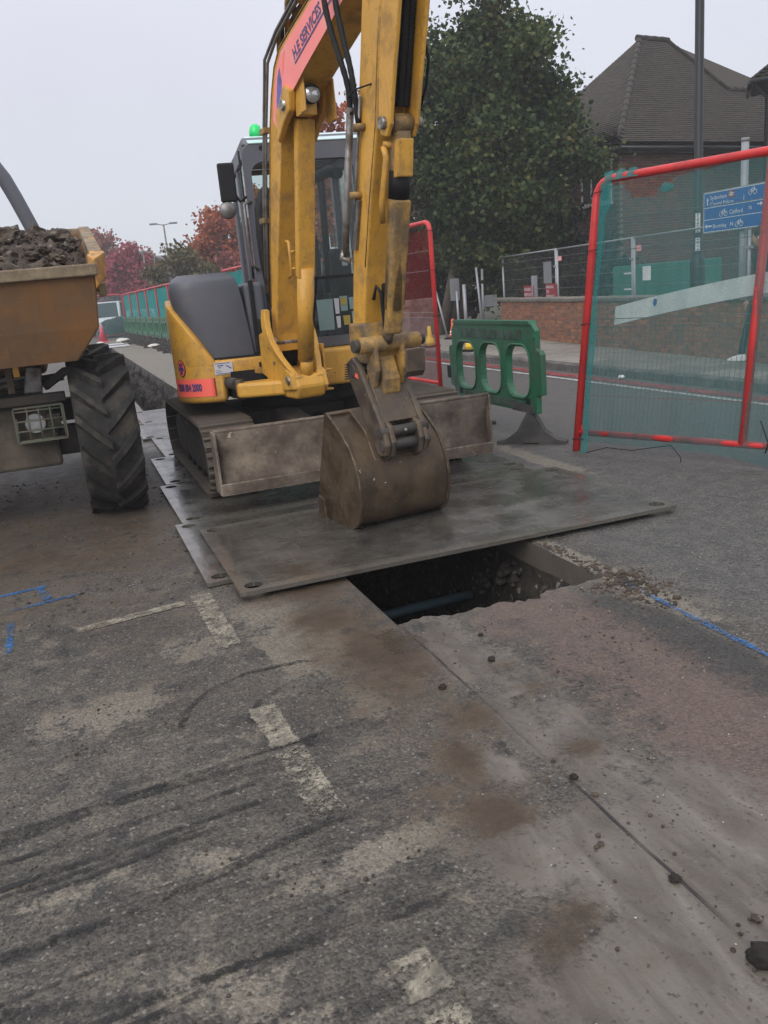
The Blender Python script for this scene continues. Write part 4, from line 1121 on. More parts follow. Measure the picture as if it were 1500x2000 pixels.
for x0 in (CBL + 0.21, CBR - 0.19):
    U().tube([(x0, 7.8, 1.72), (x0, 7.77, 1.88)], 0.014, 8).tube([(x0, 7.77, 1.86), (x0, 7.75, 1.97)], 0.026, 8).build("joystick", BLACK, ex)
U().tube([(CBR - 0.22, CB - 0.35, 2.66), (CBR - 0.24, CB - 0.35, 1.5)], 0.035, 8).build("grab_pillar", BLACK, ex)
U().tube([(CBR - 0.36, 8.0, 2.60), (CBR - 0.25, 7.75, 2.62), (CBR - 0.20, 7.6, 2.58)], 0.05, 8).build("sun_blind", BLACK, ex)
for (x0, x1, z0, z1, mt_) in ((2.06, 2.20, 1.27, 1.53, PAPER_T), (2.215, 2.255, 1.40, 1.53, STICK_W), (2.265, 2.33, 1.42, 1.545, PAPER_T), (2.27, 2.32, 1.47, 1.53, PAPER_Y), (2.345, 2.45, 1.43, 1.53, PAPER_T), (2.36, 2.44, 1.29, 1.41, PAPER_T), (2.28, 2.34, 1.30, 1.38, PAPER_Y), (2.22, 2.255, 1.28, 1.38, STICK_W)):
    y = 7.262 if mt_ is not PAPER_Y else 7.258
    U().add([(x0, y, z0), (x1 - 0.005, y, z0), (x1, y, z1), (x0 - 0.004, y, z1)], [(0, 1, 2, 3)]).build("notice", mt_, ex, fix=False)
bc = U().tube([(1.745, 7.62, 2.86), (1.745, 7.62, 2.90)], 0.05, 14).build("beacon", BLACK, ex)
U().lathe([(0.055, 2.90), (0.055, 2.95), (0.045, 2.99), (0.02, 3.012), (0.0, 3.016)], (1.745, 7.62, 0), 'Z', 16).build("beacon_dome", BEACON, bc)
mr = U().box(1.355, 1.49, 7.18, 7.215, 2.36, 2.66).build("mirror", BLACK, ex, 0.02, 3)
U().box(1.365, 1.48, 7.216, 7.219, 2.38, 2.64).build("mirror_glass", CHROME, mr)
U().tube([(1.60, 7.28, 2.42), (1.51, 7.2, 2.36), (1.47, 7.2, 2.42)], 0.012, 6).tube([(1.47, 7.2, 2.36), (1.47, 7.2, 2.50)], 0.012, 6).build("mirror_arm", BLACK, mr)
U().lathe([(0.0, 0.0), (0.06, 0.004), (0.07, 0.02), (0.05, 0.03)], (1.40, 7.18, 2.30), 'Y', 16).build("round_mirror", PIPE_M, ex)
U().tube([(1.60, 7.235, 2.36), (1.535, 7.20, 2.34), (1.535, 7.20, 1.86), (1.60, 7.235, 1.82)], 0.013, 8).build("hand_rail", PIPE_M, ex)
U().tube([(1.545, 7.235, 2.75), (1.545, 7.235, 1.75)], 0.009, 6).build("wiper_hose", BLACK, ex)

# --- boom, arm and bucket in their own vertical plane
BA = radians(8); BO = Vector((1.70, 6.75, 0))
BF = Vector((sin(BA), -cos(BA), 0)); BS = Vector((cos(BA), sin(BA), 0))
def bp(s_, d, z): return tuple(BO + BS * s_ + BF * d + Vector((0, 0, z)))
Bm = lambda: MB(bp)
# swing bracket and its cylinder
sw = Bm()
sw.prism([(-0.30, 0.84), (0.10, 0.80), (0.30, 0.80), (0.34, 0.90), (0.30, 0.99), (0.05, 1.0), (-0.30, 1.04)], 'YZ', -0.13, 0.13)
sw.build("swing_bracket", YEL, ex, 0.03, 3)
for s0, s1 in ((-0.155, -0.105), (0.105, 0.155)):
    Bm().prism([(-0.32, 0.98), (-0.30, 1.30), (-0.14, 1.34), (0.02, 1.22), (0.16, 1.06), (0.30, 1.00), (0.33, 0.88), (0.1, 0.86)], 'YZ', s0, s1).build("bracket_ear", YEL, ex, 0.012)
Bm().tube([(-0.17, 0.25, 0.95), (0.17, 0.25, 0.95)], 0.032, 14).build("cylinder_pin", CHROME, ex)
Bm().tube([(-0.18, -0.02, 1.24), (0.18, -0.02, 1.24)], 0.04, 14).build("boom_pin", CHROME, ex)
MB().prism([(1.235, 6.80), (1.30, 6.76), (1.58, 6.62), (1.66, 6.66), (1.66, 6.84), (1.50, 6.93), (1.30, 6.93), (1.235, 6.88)], 'XY', 0.825, 0.945).build("swing_arm", YEL, ex, 0.025, 3)
MB().tube([(1.265, 6.85, 0.81), (1.265, 6.85, 0.97)], 0.035, 14).build("swing_pin", RUST, ex)
MB().tube([(1.22, 7.3, 0.93), (1.26, 6.9, 0.93)], 0.05, 12).build("swing_cylinder", DARK, ex)
MB().box(1.25, 2.2, 7.09, 7.5, 0.80, 1.02).build("cavity_plate", BLACK, ex)
# curved hose guards either side of the boom foot
for s0, s1, bend in ((-0.215, -0.165, -0.03), (0.115, 0.165, 0.03)):
    rows = []
    for t in range(9):
        a = t / 8
        d = 0.02 + 0.26 * a ** 2; z = 1.50 - 0.52 * a
        k = bend * sin(a * pi) + (0.10 * a ** 2 if s0 < 0 else -0.05 * a ** 2)
        w = 0.035 + 0.02 * sin(a * pi)
        rows.append([(s0 + k, d - w, z), (s1 + k, d - w, z), (s1 + k, d + w, z - 0.01), (s0 + k, d + w, z - 0.01)])
    m = Bm(); m.strip(rows, False, True)
    m.add(rows[0], [(0, 1, 2, 3)]); m.add(rows[-1], [(3, 2, 1, 0)])
    m.build("hose_guard", YEL, ex, 0.008)
tie = Bm().box(0.18, 0.20, 0.05, 0.20, 0.83, 1.20)
tie.box(0.17, 0.25, 0.05, 0.22, 0.99, 1.0); tie.box(0.17, 0.24, 0.08, 0.22, 0.83, 0.845)
tie.build("step_bracket", YEL, ex, 0.004)
# boom
front = [(0.0, 1.16), (0.03, 1.30), (0.08, 1.43), (0.24, 1.88), (0.38, 2.23), (0.57, 2.70), (0.64, 2.80), (0.76, 2.875), (1.05, 2.98), (1.36, 3.085), (1.60, 3.17), (1.92, 3.28)]
rear = [(2.10, 3.36), (2.12, 3.50), (1.95, 3.56), (1.62, 3.46), (1.30, 3.35), (0.91, 3.25), (0.68, 3.19), (0.56, 3.10), (0.46, 2.95), (0.36, 2.74), (0.19, 2.25), (0.08, 1.89), (-0.03, 1.51), (-0.07, 1.28), (-0.05, 1.18)]
boom = Bm().prism(front + rear, 'YZ', -0.12, 0.12).build("boom", YEL, ex, 0.008)
# banner on the boom side
bo = -0.1225
pk = [(0.56, 2.70), (0.64, 2.795), (0.77, 2.87), (1.05, 2.975), (1.36, 3.08), (1.66, 3.185), (1.74, 3.46), (1.62, 3.43), (1.30, 3.32), (0.91, 3.22), (0.70, 3.16), (0.585, 3.07), (0.50, 2.93), (0.44, 2.79), (0.50, 2.72)]
ban = Bm().add([(bo, p[0], p[1]) for p in pk], [tuple(range(len(pk)))]).build("boom_banner", BANNER_P, boom, fix=False)
ba = Vector(bp(bo, 0.93, 3.005)); bb = Vector(bp(bo, 1.72, 3.262))
bu = (bb - ba).normalized(); bv = (Vector((0, 0, 1)) - bu * bu.z).normalized()
text_mesh("lettering", "H.E SERVICES", 0.098, ba + bv * 0.055, bu, bv, NAVY_L, ban, 0.002, 'LEFT', 0.003, 0.86)
m = MB()
q0 = ba + bv * 0.028
m.add([tuple(q0 - BS * 0.002), tuple(q0 + bu * 0.80 - BS * 0.002), tuple(q0 + bu * 0.80 + bv * 0.014 - BS * 0.002), tuple(q0 + bv * 0.014 - BS * 0.002)], [(0, 1, 2, 3)])
m.build("underline", NAVY_L, ban, fix=False)
Bm().add([(bo - 0.0015, d, z) for d, z in ((0.53, 2.80), (0.585, 2.85), (0.64, 2.89), (0.67, 2.99), (0.655, 3.08), (0.60, 3.02), (0.57, 2.94), (0.545, 2.89))], [tuple(range(8))]).build("logo", LOGO_B, ban, fix=False)
Bm().add([(bo - 0.001, d, z) for d, z in ((0.685, 3.02), (0.72, 3.05), (0.775, 3.155), (0.735, 3.14))], [(0, 1, 2, 3)]).build("stripe", BANNER, ban, fix=False)
# boom cylinder with its guard
cyl = Bm().tube([(0, 0.25, 0.96), (0, 0.30, 1.13)], 0.050, 14).tube([(0.0, 0.28, 1.10), (0.0, 0.455, 1.78)], 0.064, 16).build("boom_cylinder", YEL, ex)
gd = Bm().prism([(0.40, 1.72), (0.47, 1.70), (0.74, 2.74), (0.67, 2.77)], 'YZ', -0.068, 0.068).build("rod_guard", YEL, cyl, 0.012)
Bm().tube([(0.0, 0.42, 1.76), (0.0, 0.715, 2.84)], 0.036, 12).build("rod", CHROME, cyl)
Bm().prism([(0.535, 1.70), (0.54, 1.70), (0.30, 1.14), (0.295, 1.14)], 'YZ', 0.035, 0.05).build("cylinder_pipe", BLACK, cyl)
for s0, s1 in ((-0.15, -0.10), (0.10, 0.15)):
    Bm().prism([(0.55, 2.62), (0.68, 2.72), (0.80, 2.78), (0.84, 2.90), (0.74, 2.95), (0.55, 2.80)], 'YZ', s0, s1).build("cylinder_lug", YEL, boom, 0.012)
Bm().tube([(-0.17, 0.72, 2.83), (0.17, 0.72, 2.83)], 0.034, 14).build("lug_pin", CHROME, boom)
wl = Bm().prism([(0.80, 2.74), (0.88, 2.74), (0.90, 2.96), (0.80, 2.93)], 'YZ', -0.10, 0.02)
wl.box(-0.10, -0.09, 0.88, 0.96, 2.75, 2.95); wl.box(0.12, 0.13, 0.80, 0.95, 2.70, 2.95)
wlo = wl.build("lamp_bracket", YEL, boom, 0.004)
Bm().tube([(-0.035, 0.87, 2.865), (-0.035, 0.945, 2.855)], 0.062, 18).build("work_lamp", BLACK, wlo)
Bm().lathe([(0.0, 0.0), (0.056, 0.0), (0.056, 0.004), (0.0, 0.008)], (-0.035, 0.945, 2.855), 'Y', 18).build("lamp_lens", LENS, wlo)
# steel pipes and hoses on the boom
for s0, dd in ((-0.142, -0.02), (-0.150, -0.045)):
    m = Bm().tube([(s0, 0.02 + dd, 1.62), (s0, 0.19 + dd, 2.25), (s0, 0.36 + dd, 2.74), (s0, 0.53 + dd * 1.2, 3.12 - dd), (s0 + 0.01, 0.70, 3.24 - dd), (s0 + 0.02, 1.0, 3.34 - dd), (s0 + 0.03, 1.5, 3.48 - dd), (s0 + 0.03, 2.0, 3.62 - dd)], 0.011, 8)
    m.build("boom_pipe", PIPE_M, boom)
for d, z in ((0.35, 2.74), (0.14, 2.15)):
    Bm().box(-0.165, -0.12, d - 0.09, d + 0.01, z - 0.02, z + 0.02).build("pipe_clamp", YEL_D, boom, 0.004)
rnd_ = random.Random(3)
for k in range(6):
    s0 = -0.10 + 0.03 * k; h = rnd_.uniform(0.05, 0.14)
    Bm().tube([(s0, 0.62, 3.18), (s0 - 0.02, 0.70, 3.26 + h * .5), (s0, 0.86, 3.29 + h), (s0 + 0.02, 1.2, 3.36 + h), (s0, 1.7, 3.52 + h * .5)], 0.014, 8).build("boom_hose", BLACK if k % 2 else YEL_D, boom)
for s0, (w_, mt_) in zip((-0.10, -0.05), ((0.018, YEL_D), (0.016, PIPE_M))):
    Bm().tube([(s0, 0.80, 3.28), (s0, 0.84, 3.42), (s0, 0.98, 3.44), (s0, 1.05, 3.36)], w_, 8).build("pipe_elbow", mt_, boom)
# black sleeved hose bundle hanging beside the boom foot
hb = [(1.690, 6.93, 2.40), (1.655, 6.90, 2.37), (1.61, 6.88, 2.26), (1.595, 6.86, 2.05), (1.60, 6.86, 1.85), (1.625, 6.87, 1.65), (1.65, 6.88, 1.48), (1.67, 6.95, 1.30), (1.68, 7.05, 1.10)]
for k, (dx, dy, r_) in enumerate(((0, 0, 0.042), (0.045, 0.02, 0.045), (0.025, 0.06, 0.040), (0.07, 0.05, 0.034))):
    MB().tube([(p[0] + dx - 0.005, p[1] + dy, p[2] - 0.02 * k) for p in hb], r_, 10).build("hose_bundle", BLACK, ex)
for k in range(5):
    MB().tube([(1.66 + 0.02 * k, 7.0, 1.7 - 0.03 * k), (1.64 + 0.035 * k, 6.90, 1.45 - 0.02 * k), (1.66 + 0.03 * k, 6.85, 1.25), (1.70 + 0.02 * k, 6.95, 1.02)], 0.014, 7).build("foot_hose", BLACK, ex)
# bolts and fittings cluster left of the hoses
for k in range(7):
    MB().tube([(1.605 + 0.012 * (k % 3), 6.98, 2.02 - 0.045 * k), (1.635 + 0.01 * (k % 2), 6.95, 2.02 - 0.045 * k)], 0.013, 7).build("hose_fitting", CHROME if k % 2 else YEL_D, ex)

# pipe brackets and bolts on the boom foot
hk = Bm().tube([(-0.085, 0.34, 1.98), (-0.085, 0.39, 1.97), (-0.085, 0.39, 1.74), (-0.085, 0.33, 1.72)], 0.012, 8)
hk.tube([(-0.085, 0.39, 1.90), (-0.05, 0.41, 1.90)], 0.011, 8).tube([(-0.085, 0.39, 1.78), (-0.05, 0.41, 1.78)], 0.011, 8)
hk.build("pipe_bracket", YEL, boom)
for d, z in ((0.10, 1.32), (0.22, 1.40), (0.16, 1.20)):
    Bm().tube([(-0.158, d - .16, z - .12), (-0.168, d - .16, z - .12)], 0.013, 6).build("ear_bolt", CHROME, ex)
for s0 in (-0.122, 0.122):
    Bm().tube([(s0, p[0] * 0.985 + 0.012, p[1]) for p in rear[3:13]], 0.006, 6).build("weld_seam", YEL_D, boom)
for s0 in (-0.101,):
    Bm().tube([(s0, p[0] - 0.018, p[1]) for p in arm_f_] if False else [(s0, 2.045, 3.07), (s0, 1.975, 2.84), (s0, 1.885, 2.49), (s0, 1.725, 2.07), (s0, 1.605, 1.72)], 0.005, 6).build("weld_seam", YEL_D, boom)

# arm
arm_rear = [(1.34, 1.30), (1.45, 1.80), (1.55, 2.10), (1.70, 2.64), (1.84, 3.13), (1.90, 3.34), (1.98, 3.62), (2.12, 3.70)]
arm_front = [(2.24, 3.62), (2.20, 3.30), (2.06, 3.07), (1.99, 2.84), (1.90, 2.49), (1.74, 2.07), (1.62, 1.72), (1.52, 1.36), (1.48, 1.16), (1.38, 1.14)]
arm = Bm().prism(arm_rear + arm_front, 'YZ', -0.10, 0.10).build("arm", YEL, ex, 0.010)
Bm().prism([(1.33, 1.38), (1.56, 1.38), (1.62, 1.22), (1.56, 1.12), (1.40, 1.12), (1.32, 1.22)], 'YZ', -0.125, 0.125).build("arm_end_boss", YEL_D, arm, 0.02, 3)
Bm().tube([(-0.20, 1.60, 1.245), (0.24, 1.60, 1.245)], 0.052, 16).build("link_pin", YEL_D, arm)
Bm().tube([(-0.235, 1.60, 1.245), (-0.18, 1.60, 1.245)], 0.04, 12).build("pin_cap", DARK, arm)
Bm().tube([(0.235, 1.60, 1.245), (0.275, 1.60, 1.245)], 0.036, 12).build("pin_cap", DARK, arm)
# cylinder ears with the hose channel above
for s0, s1 in ((-0.10, -0.074), (0.070, 0.095)):
    Bm().prism([(1.92, 2.52), (1.93, 2.42), (2.00, 2.40), (2.05, 2.46), (2.10, 2.62), (2.20, 2.9), (2.30, 3.2), (2.36, 3.5), (2.22, 3.5), (2.06, 3.07), (1.99, 2.84)], 'YZ', s0, s1).build("channel_plate", YEL, arm, 0.008)
hs = Bm()
for k in range(60):
    z = 2.58 + 0.9 * k / 59
    for q in (-0.022, 0.03):
        pass
for q, dd in ((-0.042, 0.0), (0.0, 0.01), (0.042, 0.0)):
    pts = []; rr_ = []
    for k in range(90):
        t = k / 89
        pts.append((q, 1.99 + dd + (2.28 - 1.99) * t, 2.56 + 0.94 * t)); rr_.append(0.026 if k % 2 else 0.021)
    Bm().tube(pts, rr_, 9).build("channel_hose", BLACK, arm)
Bm().tube([(-0.125, 1.985, 2.475), (0.14, 1.985, 2.475)], 0.034, 14).build("ear_pin", CHROME, arm)
bcl = Bm().tube([(-0.055, 1.985, 2.475), (0.075, 1.985, 2.475)], 0.052, 14)
bcl.tube([(0.01, 1.98, 2.44), (0.01, 1.72, 1.46)], 0.058, 16)
bcy = bcl.build("bucket_cylinder", YEL_D, arm)
Bm().prism([(1.95, 2.39), (2.03, 2.39), (1.99, 2.19), (1.91, 2.19)], 'YZ', -0.042, 0.062).build("cylinder_cap", YEL, bcy, 0.008)
Bm().tube([(0.015, 1.925, 2.235), (0.015, 1.885, 2.085)], 0.064, 16).build("rubber_band", BLACK, bcy)
Bm().prism([(1.88, 2.07), (1.955, 2.07), (1.72, 1.30), (1.65, 1.30)], 'YZ', -0.045, 0.065).build("cylinder_guard", YEL_D, bcy, 0.016)
Bm().tube([(0.0, 1.72, 1.46), (0.0, 1.62, 1.25)], 0.036, 12).build("rod", CHROME, bcy)
Bm().tube([(-0.085, 1.93, 2.36), (-0.085, 1.95, 2.30), (-0.088, 1.86, 2.06), (-0.07, 1.82, 1.96)], 0.018, 8).tube([(-0.01, 1.95, 2.37), (-0.085, 1.93, 2.37)], 0.02, 8).build("oil_pipe", YEL, bcy)
# pipes on the arm side
Bm().tube([(-0.138, 1.668, 2.62), (-0.138, 1.46, 1.95), (-0.138, 1.42, 1.80)], 0.023, 10).build("arm_pipe", PIPE_M, arm)
Bm().tube([(-0.118, 1.76, 2.66), (-0.118, 1.62, 2.22), (-0.118, 1.56, 2.0)], 0.009, 8).build("arm_pipe", PIPE_M, arm)
Bm().prism([(1.60, 2.12), (1.64, 2.11), (1.535, 1.83), (1.49, 1.84)], 'YZ', -0.122, -0.102).build("pipe_guard", PIPE_M, arm, 0.003)
for d, z in ((1.74, 2.50), (1.62, 2.14)):
    Bm().tube([(-0.16, d - 0.02, z), (-0.09, d + 0.01, z)], 0.022, 10).build("pipe_clamp", YEL_D, arm)
Bm().tube([(-0.14, 1.42, 1.84), (-0.16, 1.41, 1.79), (-0.12, 1.45, 1.77)], 0.02, 8).build("pipe_union", CHROME, arm)
for q, (a0, a1) in enumerate(((0.40, 0.0), (0.10, -0.02), (0.22, 0.02))):
    if q == 2: continue
    ctrl = [(-0.20 + 0.05 * q, 1.55 + .05 * q, 3.5), (-0.20 + 0.045 * q, 1.58 + .05 * q, 3.2), (-0.185 + 0.04 * q, 1.62 + .045 * q, 3.0), (-0.165 + 0.03 * q, 1.665 + .035 * q, 2.84), (-0.145 + 0.015 * q, 1.675 + .04 * q, 2.72), (-0.138 + 0.02 * q, 1.665 + .05 * q, 2.58 - .06 * q)]
    sm3 = []
    for i_ in range(len(ctrl) - 1):
        for s3 in range(4):
            t_ = s3 / 4
            p0_, p1_, p2_, p3_ = [Vector(ctrl[min(len(ctrl) - 1, max(0, i_ + o_))]) for o_ in (-1, 0, 1, 2)]
            sm3.append(0.5 * ((2 * p1_) + (p2_ - p0_) * t_ + (2 * p0_ - 5 * p1_ + 4 * p2_ - p3_) * t_ ** 2 + (3 * p1_ - p0_ - 3 * p2_ + p3_) * t_ ** 3))
    sm3.append(Vector(ctrl[-1]))
    Bm().tube(sm3, [0.0185 if k_ % 2 else 0.0165 for k_ in range(len(sm3))], 9).build("arm_hose", BLACK, arm)
Bm().tube([(-0.10, 1.88, 2.70), (-0.16, 1.78, 2.69), (-0.17, 1.70, 2.66)], 0.005, 6).build("cable", BLACK, arm)
Bm().tube([(0.118, 2.12, 2.9), (0.16, 2.08, 2.78), (0.165, 2.03, 2.66), (0.13, 2.0, 2.55)], 0.009, 7).build("cable", BLACK, arm)
Bm().tube([(-0.06, 1.60, 1.52), (-0.05, 1.63, 1.60), (-0.03, 1.65, 1.56), (-0.03, 1.66, 1.40), (-0.01, 1.64, 1.30)], 0.012, 7).build("nose_hose", BLACK, arm)
Bm().prism([(1.60, 1.62), (1.68, 1.60), (1.62, 1.30), (1.56, 1.30)], 'YZ', 0.00, 0.05).build("hose_cover", BLACK, arm, 0.015)
Bm().prism([(1.74, 1.20), (1.755, 1.20), (1.74, 1.06), (1.70, 1.02), (1.685, 1.03), (1.725, 1.08)], 'YZ', 0.06, 0.20).build("pin_guard", HITCH, arm, 0.004)
# arm nose and tipping links
Bm().prism([(1.42, 1.16), (1.58, 1.18), (1.65, 1.02), (1.63, 0.92), (1.56, 0.90), (1.46, 1.0)], 'YZ', -0.06, 0.07).build("arm_nose", YEL_D, arm, 0.02, 3)
for s0, s1 in ((-0.115, -0.08), (0.08, 0.115)):
    Bm().prism([(1.55, 1.26), (1.65, 1.26), (1.66, 1.08), (1.60, 0.97), (1.52, 0.98), (1.52, 1.1)], 'YZ', s0, s1).build("tipping_link", YEL_D, arm, 0.012)
# quick hitch
for s0, s1 in ((-0.165, -0.125), (0.125, 0.165)):
    Bm().prism([(1.33, 1.13), (1.42, 1.17), (1.52, 1.10), (1.60, 0.96), (1.75, 0.74), (1.80, 0.62), (1.77, 0.55), (1.68, 0.54), (1.62, 0.62), (1.50, 0.80), (1.34, 1.03)], 'YZ', s0, s1).build("hitch_plate", HITCH, ex, 0.012)
Bm().prism([(1.52, 1.02), (1.57, 1.02), (1.72, 0.76), (1.66, 0.74)], 'YZ', -0.125, 0.125).build("hitch_web", HITCH, ex, 0.006)
for d, z, r_ in ((1.735, 0.70, 0.034), (1.745, 0.615, 0.036), (1.42, 1.08, 0.04)):
    Bm().tube([(-0.175, d, z), (0.175, d, z)], r_, 14).build("hitch_pin", DARK, ex)
Bm().lathe([(0.0, 0.0), (0.012, 0.0), (0.012, 0.006), (0.0, 0.008)], (0.0, 1.772, 0.70), 'Y', 10).build("hitch_bolt", CHROME, ex)
# toothed lock at the hitch end
m = Bm()
for k in range(7):
    z = 1.12 - 0.016 * k
    m.box(-0.185, -0.15, 1.35 - 0.004 * k, 1.375 - 0.004 * k, z - 0.005, z + 0.003)
m.build("lock_teeth", DARK, ex)
Bm().add([(-0.167, 1.44, 1.045), (-0.167, 1.50, 1.03), (-0.167, 1.49, 1.06), (-0.167, 1.45, 1.075)], [(0, 1, 2, 3)]).build("red_mark", BANNER, ex, fix=False)
# bucket
BW = 0.345
outer = [(1.07, 0.058), (1.30, 0.060), (1.50, 0.062), (1.60, 0.085), (1.67, 0.15), (1.71, 0.26), (1.715, 0.38), (1.685, 0.50), (1.61, 0.61), (1.50, 0.70), (1.33, 0.80)]
def resamp(p, k):
    ds = [0]
    for i in range(1, len(p)): ds.append(ds[-1] + hypot(p[i][0] - p[i - 1][0], p[i][1] - p[i - 1][1]))
    return [(float(np.interp(ds[-1] * i / k, ds, [q[0] for q in p])), float(np.interp(ds[-1] * i / k, ds, [q[1] for q in p]))) for i in range(k + 1)]
op = resamp(outer, 26)
cx_, cz_ = 1.36, 0.38
inn = [(cx_ + (p[0] - cx_) * 0.94, cz_ + (p[1] - cz_) * 0.94) for p in op]
m = Bm().strip([[(s_, p[0], p[1]) for p in op + inn[::-1]] for s_ in (-BW + 0.012, BW - 0.012)], True, True)
bk = m.build("bucket", RUST, ex)
bk.modifiers.new('b', 'BEVEL').width = 0.004
for s0, s1 in ((-BW, -BW + 0.022), (BW - 0.022, BW)):
    big = [(cx_ + (p[0] - cx_) * 1.035, max(0.052, cz_ + (p[1] - cz_) * 1.035)) for p in op]
    Bm().prism(big + [(1.29, 0.815), (1.12, 0.40), (1.03, 0.12), (1.03, 0.055)], 'YZ', s0, s1).build("side_plate", RUST, bk, 0.006)
Bm().prism([(0.99, 0.052), (1.16, 0.056), (1.16, 0.085), (0.99, 0.07)], 'YZ', -BW - 0.008, BW + 0.008).build("cutting_lip", RUST, bk, 0.005)
Bm().prism([(1.06, 0.06), (1.20, 0.06), (1.18, 0.20), (1.10, 0.22)], 'YZ', -BW - 0.022, -BW).build("side_cutter", RUST, bk, 0.004)
Bm().prism([(1.655, 0.50), (1.675, 0.52), (1.56, 0.70), (1.36, 0.82), (1.35, 0.80), (1.54, 0.68)], 'YZ', -0.19, 0.20).build("wear_plate", RUST, bk, 0.004)
for s0, s1 in ((-0.122, -0.085), (0.085, 0.122)):
    Bm().prism([(1.42, 0.74), (1.56, 0.66), (1.68, 0.50), (1.77, 0.54), (1.80, 0.64), (1.77, 0.74), (1.70, 0.77), (1.55, 0.80)], 'YZ', s0, s1).build("bucket_ear", HITCH, bk, 0.012)
Bm().tube([(-BW - 0.004, 1.325, 0.805), (BW + 0.004, 1.325, 0.805)], 0.018, 8).build("top_bar", RUST, bk)
# ------------------------------------------------------------------ dumper
dp = thing("site_dumper", "ochre site dumper with its skip full of earth, at the left edge", "dumper", (-0.78, 8.2, 0))
lug = MB()
for sgn in (1, -1):
    pass
def lug_mesh(sgn):
    m = MB(); rows = []
    for i in range(6):
        t = i / 5
        hh = sgn * (0.225 - 0.235 * t)
        a = -(0.30 * t + 0.10 * sin(t * pi * 0.5) - 0.05)
        w = 0.068 - 0.012 * t
        top = 0.640 - (0.012 if i == 0 else 0) ; bot = 0.575
        row = []
        for (da, r_) in ((-w * 1.25, bot), (-w * 0.8, top), (w * 0.8, top), (w * 1.25, bot)):
            th = a + da
            row.append((hh, -r_ * cos(th), r_ * sin(th)))
        rows.append(row)
    m.strip(rows, False)
    m.add(rows[0], [(0, 1, 2, 3)]); m.add(rows[-1], [(3, 2, 1, 0)])
    # shoulder wrap
    a0 = -(-0.05); hh = sgn * 0.225
    m.hexa([(hh, -0.52 * cos(t_), 0.52 * sin(t_)) if k < 2 else (hh, -0.618 * cos(t_), 0.618 * sin(t_)) for k, t_ in enumerate((-0.03, 0.13, 0.115, -0.015))] +
           [(hh * 0.97, -0.52 * cos(t_), 0.52 * sin(t_)) if k < 2 else (hh * 0.93, -0.618 * cos(t_), 0.618 * sin(t_)) for k, t_ in enumerate((-0.03, 0.13, 0.115, -0.015))])
    return m.mesh("tyre_lug", TYRE)
LUGS = {1: lug_mesh(1), -1: lug_mesh(-1)}
wheel_m = MB().lathe([(0.30, -0.19), (0.36, -0.215), (0.50, -0.228), (0.555, -0.22), (0.578, -0.19), (0.586, -0.09), (0.588, 0.0), (0.586, 0.09), (0.578, 0.19), (0.555, 0.22), (0.50, 0.228), (0.36, 0.215), (0.30, 0.19)], (0, 0, 0), 'X', 56).mesh("wheel", TYRE)
rim_m = MB().lathe([(0.0, 0.06), (0.22, 0.05), (0.28, 0.19), (0.305, 0.20), (0.305, -0.20), (0.28, -0.19), (0.22, -0.05), (0.0, -0.06)], (0, 0, 0), 'X', 28).mesh("rim", SKIP)
for (x, y) in ((0.205, 7.27), (-1.775, 7.27), (0.215, 9.75), (-1.775, 9.75)):
    w = put("wheel", wheel_m, dp, Vector((x, y, 0.628)) - Vector(dp.location))
    put("rim", rim_m, w)
    for k in range(15):
        for sgn in (1, -1):
            a = 2 * pi * (k + (0.5 if sgn > 0 else 0)) / 15 + 0.10
            put("tyre_lug", LUGS[sgn], w, mat4=Matrix.Rotation(a, 4, 'X'))
# skip
rimL = [(-1.86, 6.72, 1.885), (0.30, 6.72, 1.905), (0.35, 8.95, 2.33), (-1.91, 8.95, 2.33)]
midL = [(-1.82, 6.76, 1.47), (0.265, 6.76, 1.485), (0.28, 8.75, 1.45), (-1.84, 8.75, 1.45)]
lowL = [(-1.66, 6.80, 1.25), (0.08, 6.80, 1.26), (0.08, 8.4, 1.22), (-1.66, 8.4, 1.22)]
inR = [(-1.82, 6.765, 1.885), (0.26, 6.765, 1.905), (0.31, 8.91, 2.33), (-1.87, 8.91, 2.33)]
inM = [(-1.75, 6.85, 1.45), (0.20, 6.85, 1.46), (0.22, 8.7, 1.45), (-1.78, 8.7, 1.45)]
m = MB().strip([lowL, midL, rimL, inR, inM], False, True); m.add(lowL, [(3, 2, 1, 0)])
skip = m.build("skip", SKIP, dp, 0.012)
MB().bar((-1.88, 6.712, 1.876), (0.315, 6.712, 1.896), 0.06, 0.085).build("front_rim", SKIP_R, skip, 0.012, 3)
MB().bar((0.340, 6.86, 1.955), (0.36, 8.97, 2.345), 0.10, 0.10).bar((-1.91, 6.86, 1.985), (-1.93, 8.97, 2.355), 0.075, 0.07).bar((-1.95, 8.98, 2.345), (0.40, 8.98, 2.345), 0.07, 0.07).build("side_rim", SKIP_R, skip, 0.012)
for sx, x in ((1, 0.30), (-1, -1.86)):
    MB().hexa([(x + sx * a_, y_, z_) for (a_, y_, z_) in ((-0.005, 6.69, 1.77), (0.075, 6.80, 1.84), (0.06, 7.0, 1.80), (-0.03, 6.95, 1.70), (-0.005, 6.69, 1.965), (0.095, 6.80, 2.02), (0.095, 7.0, 2.04), (-0.03, 6.95, 2.02))]).build("rim_corner", SKIP_O, skip, 0.008)
    MB().prism([(6.74, 1.80), (6.86, 1.84), (6.88, 1.74), (6.80, 1.70)], 'YZ', x + sx * 0.005, x + sx * 0.06).build("corner_gusset", SKIP_R, skip, 0.006)
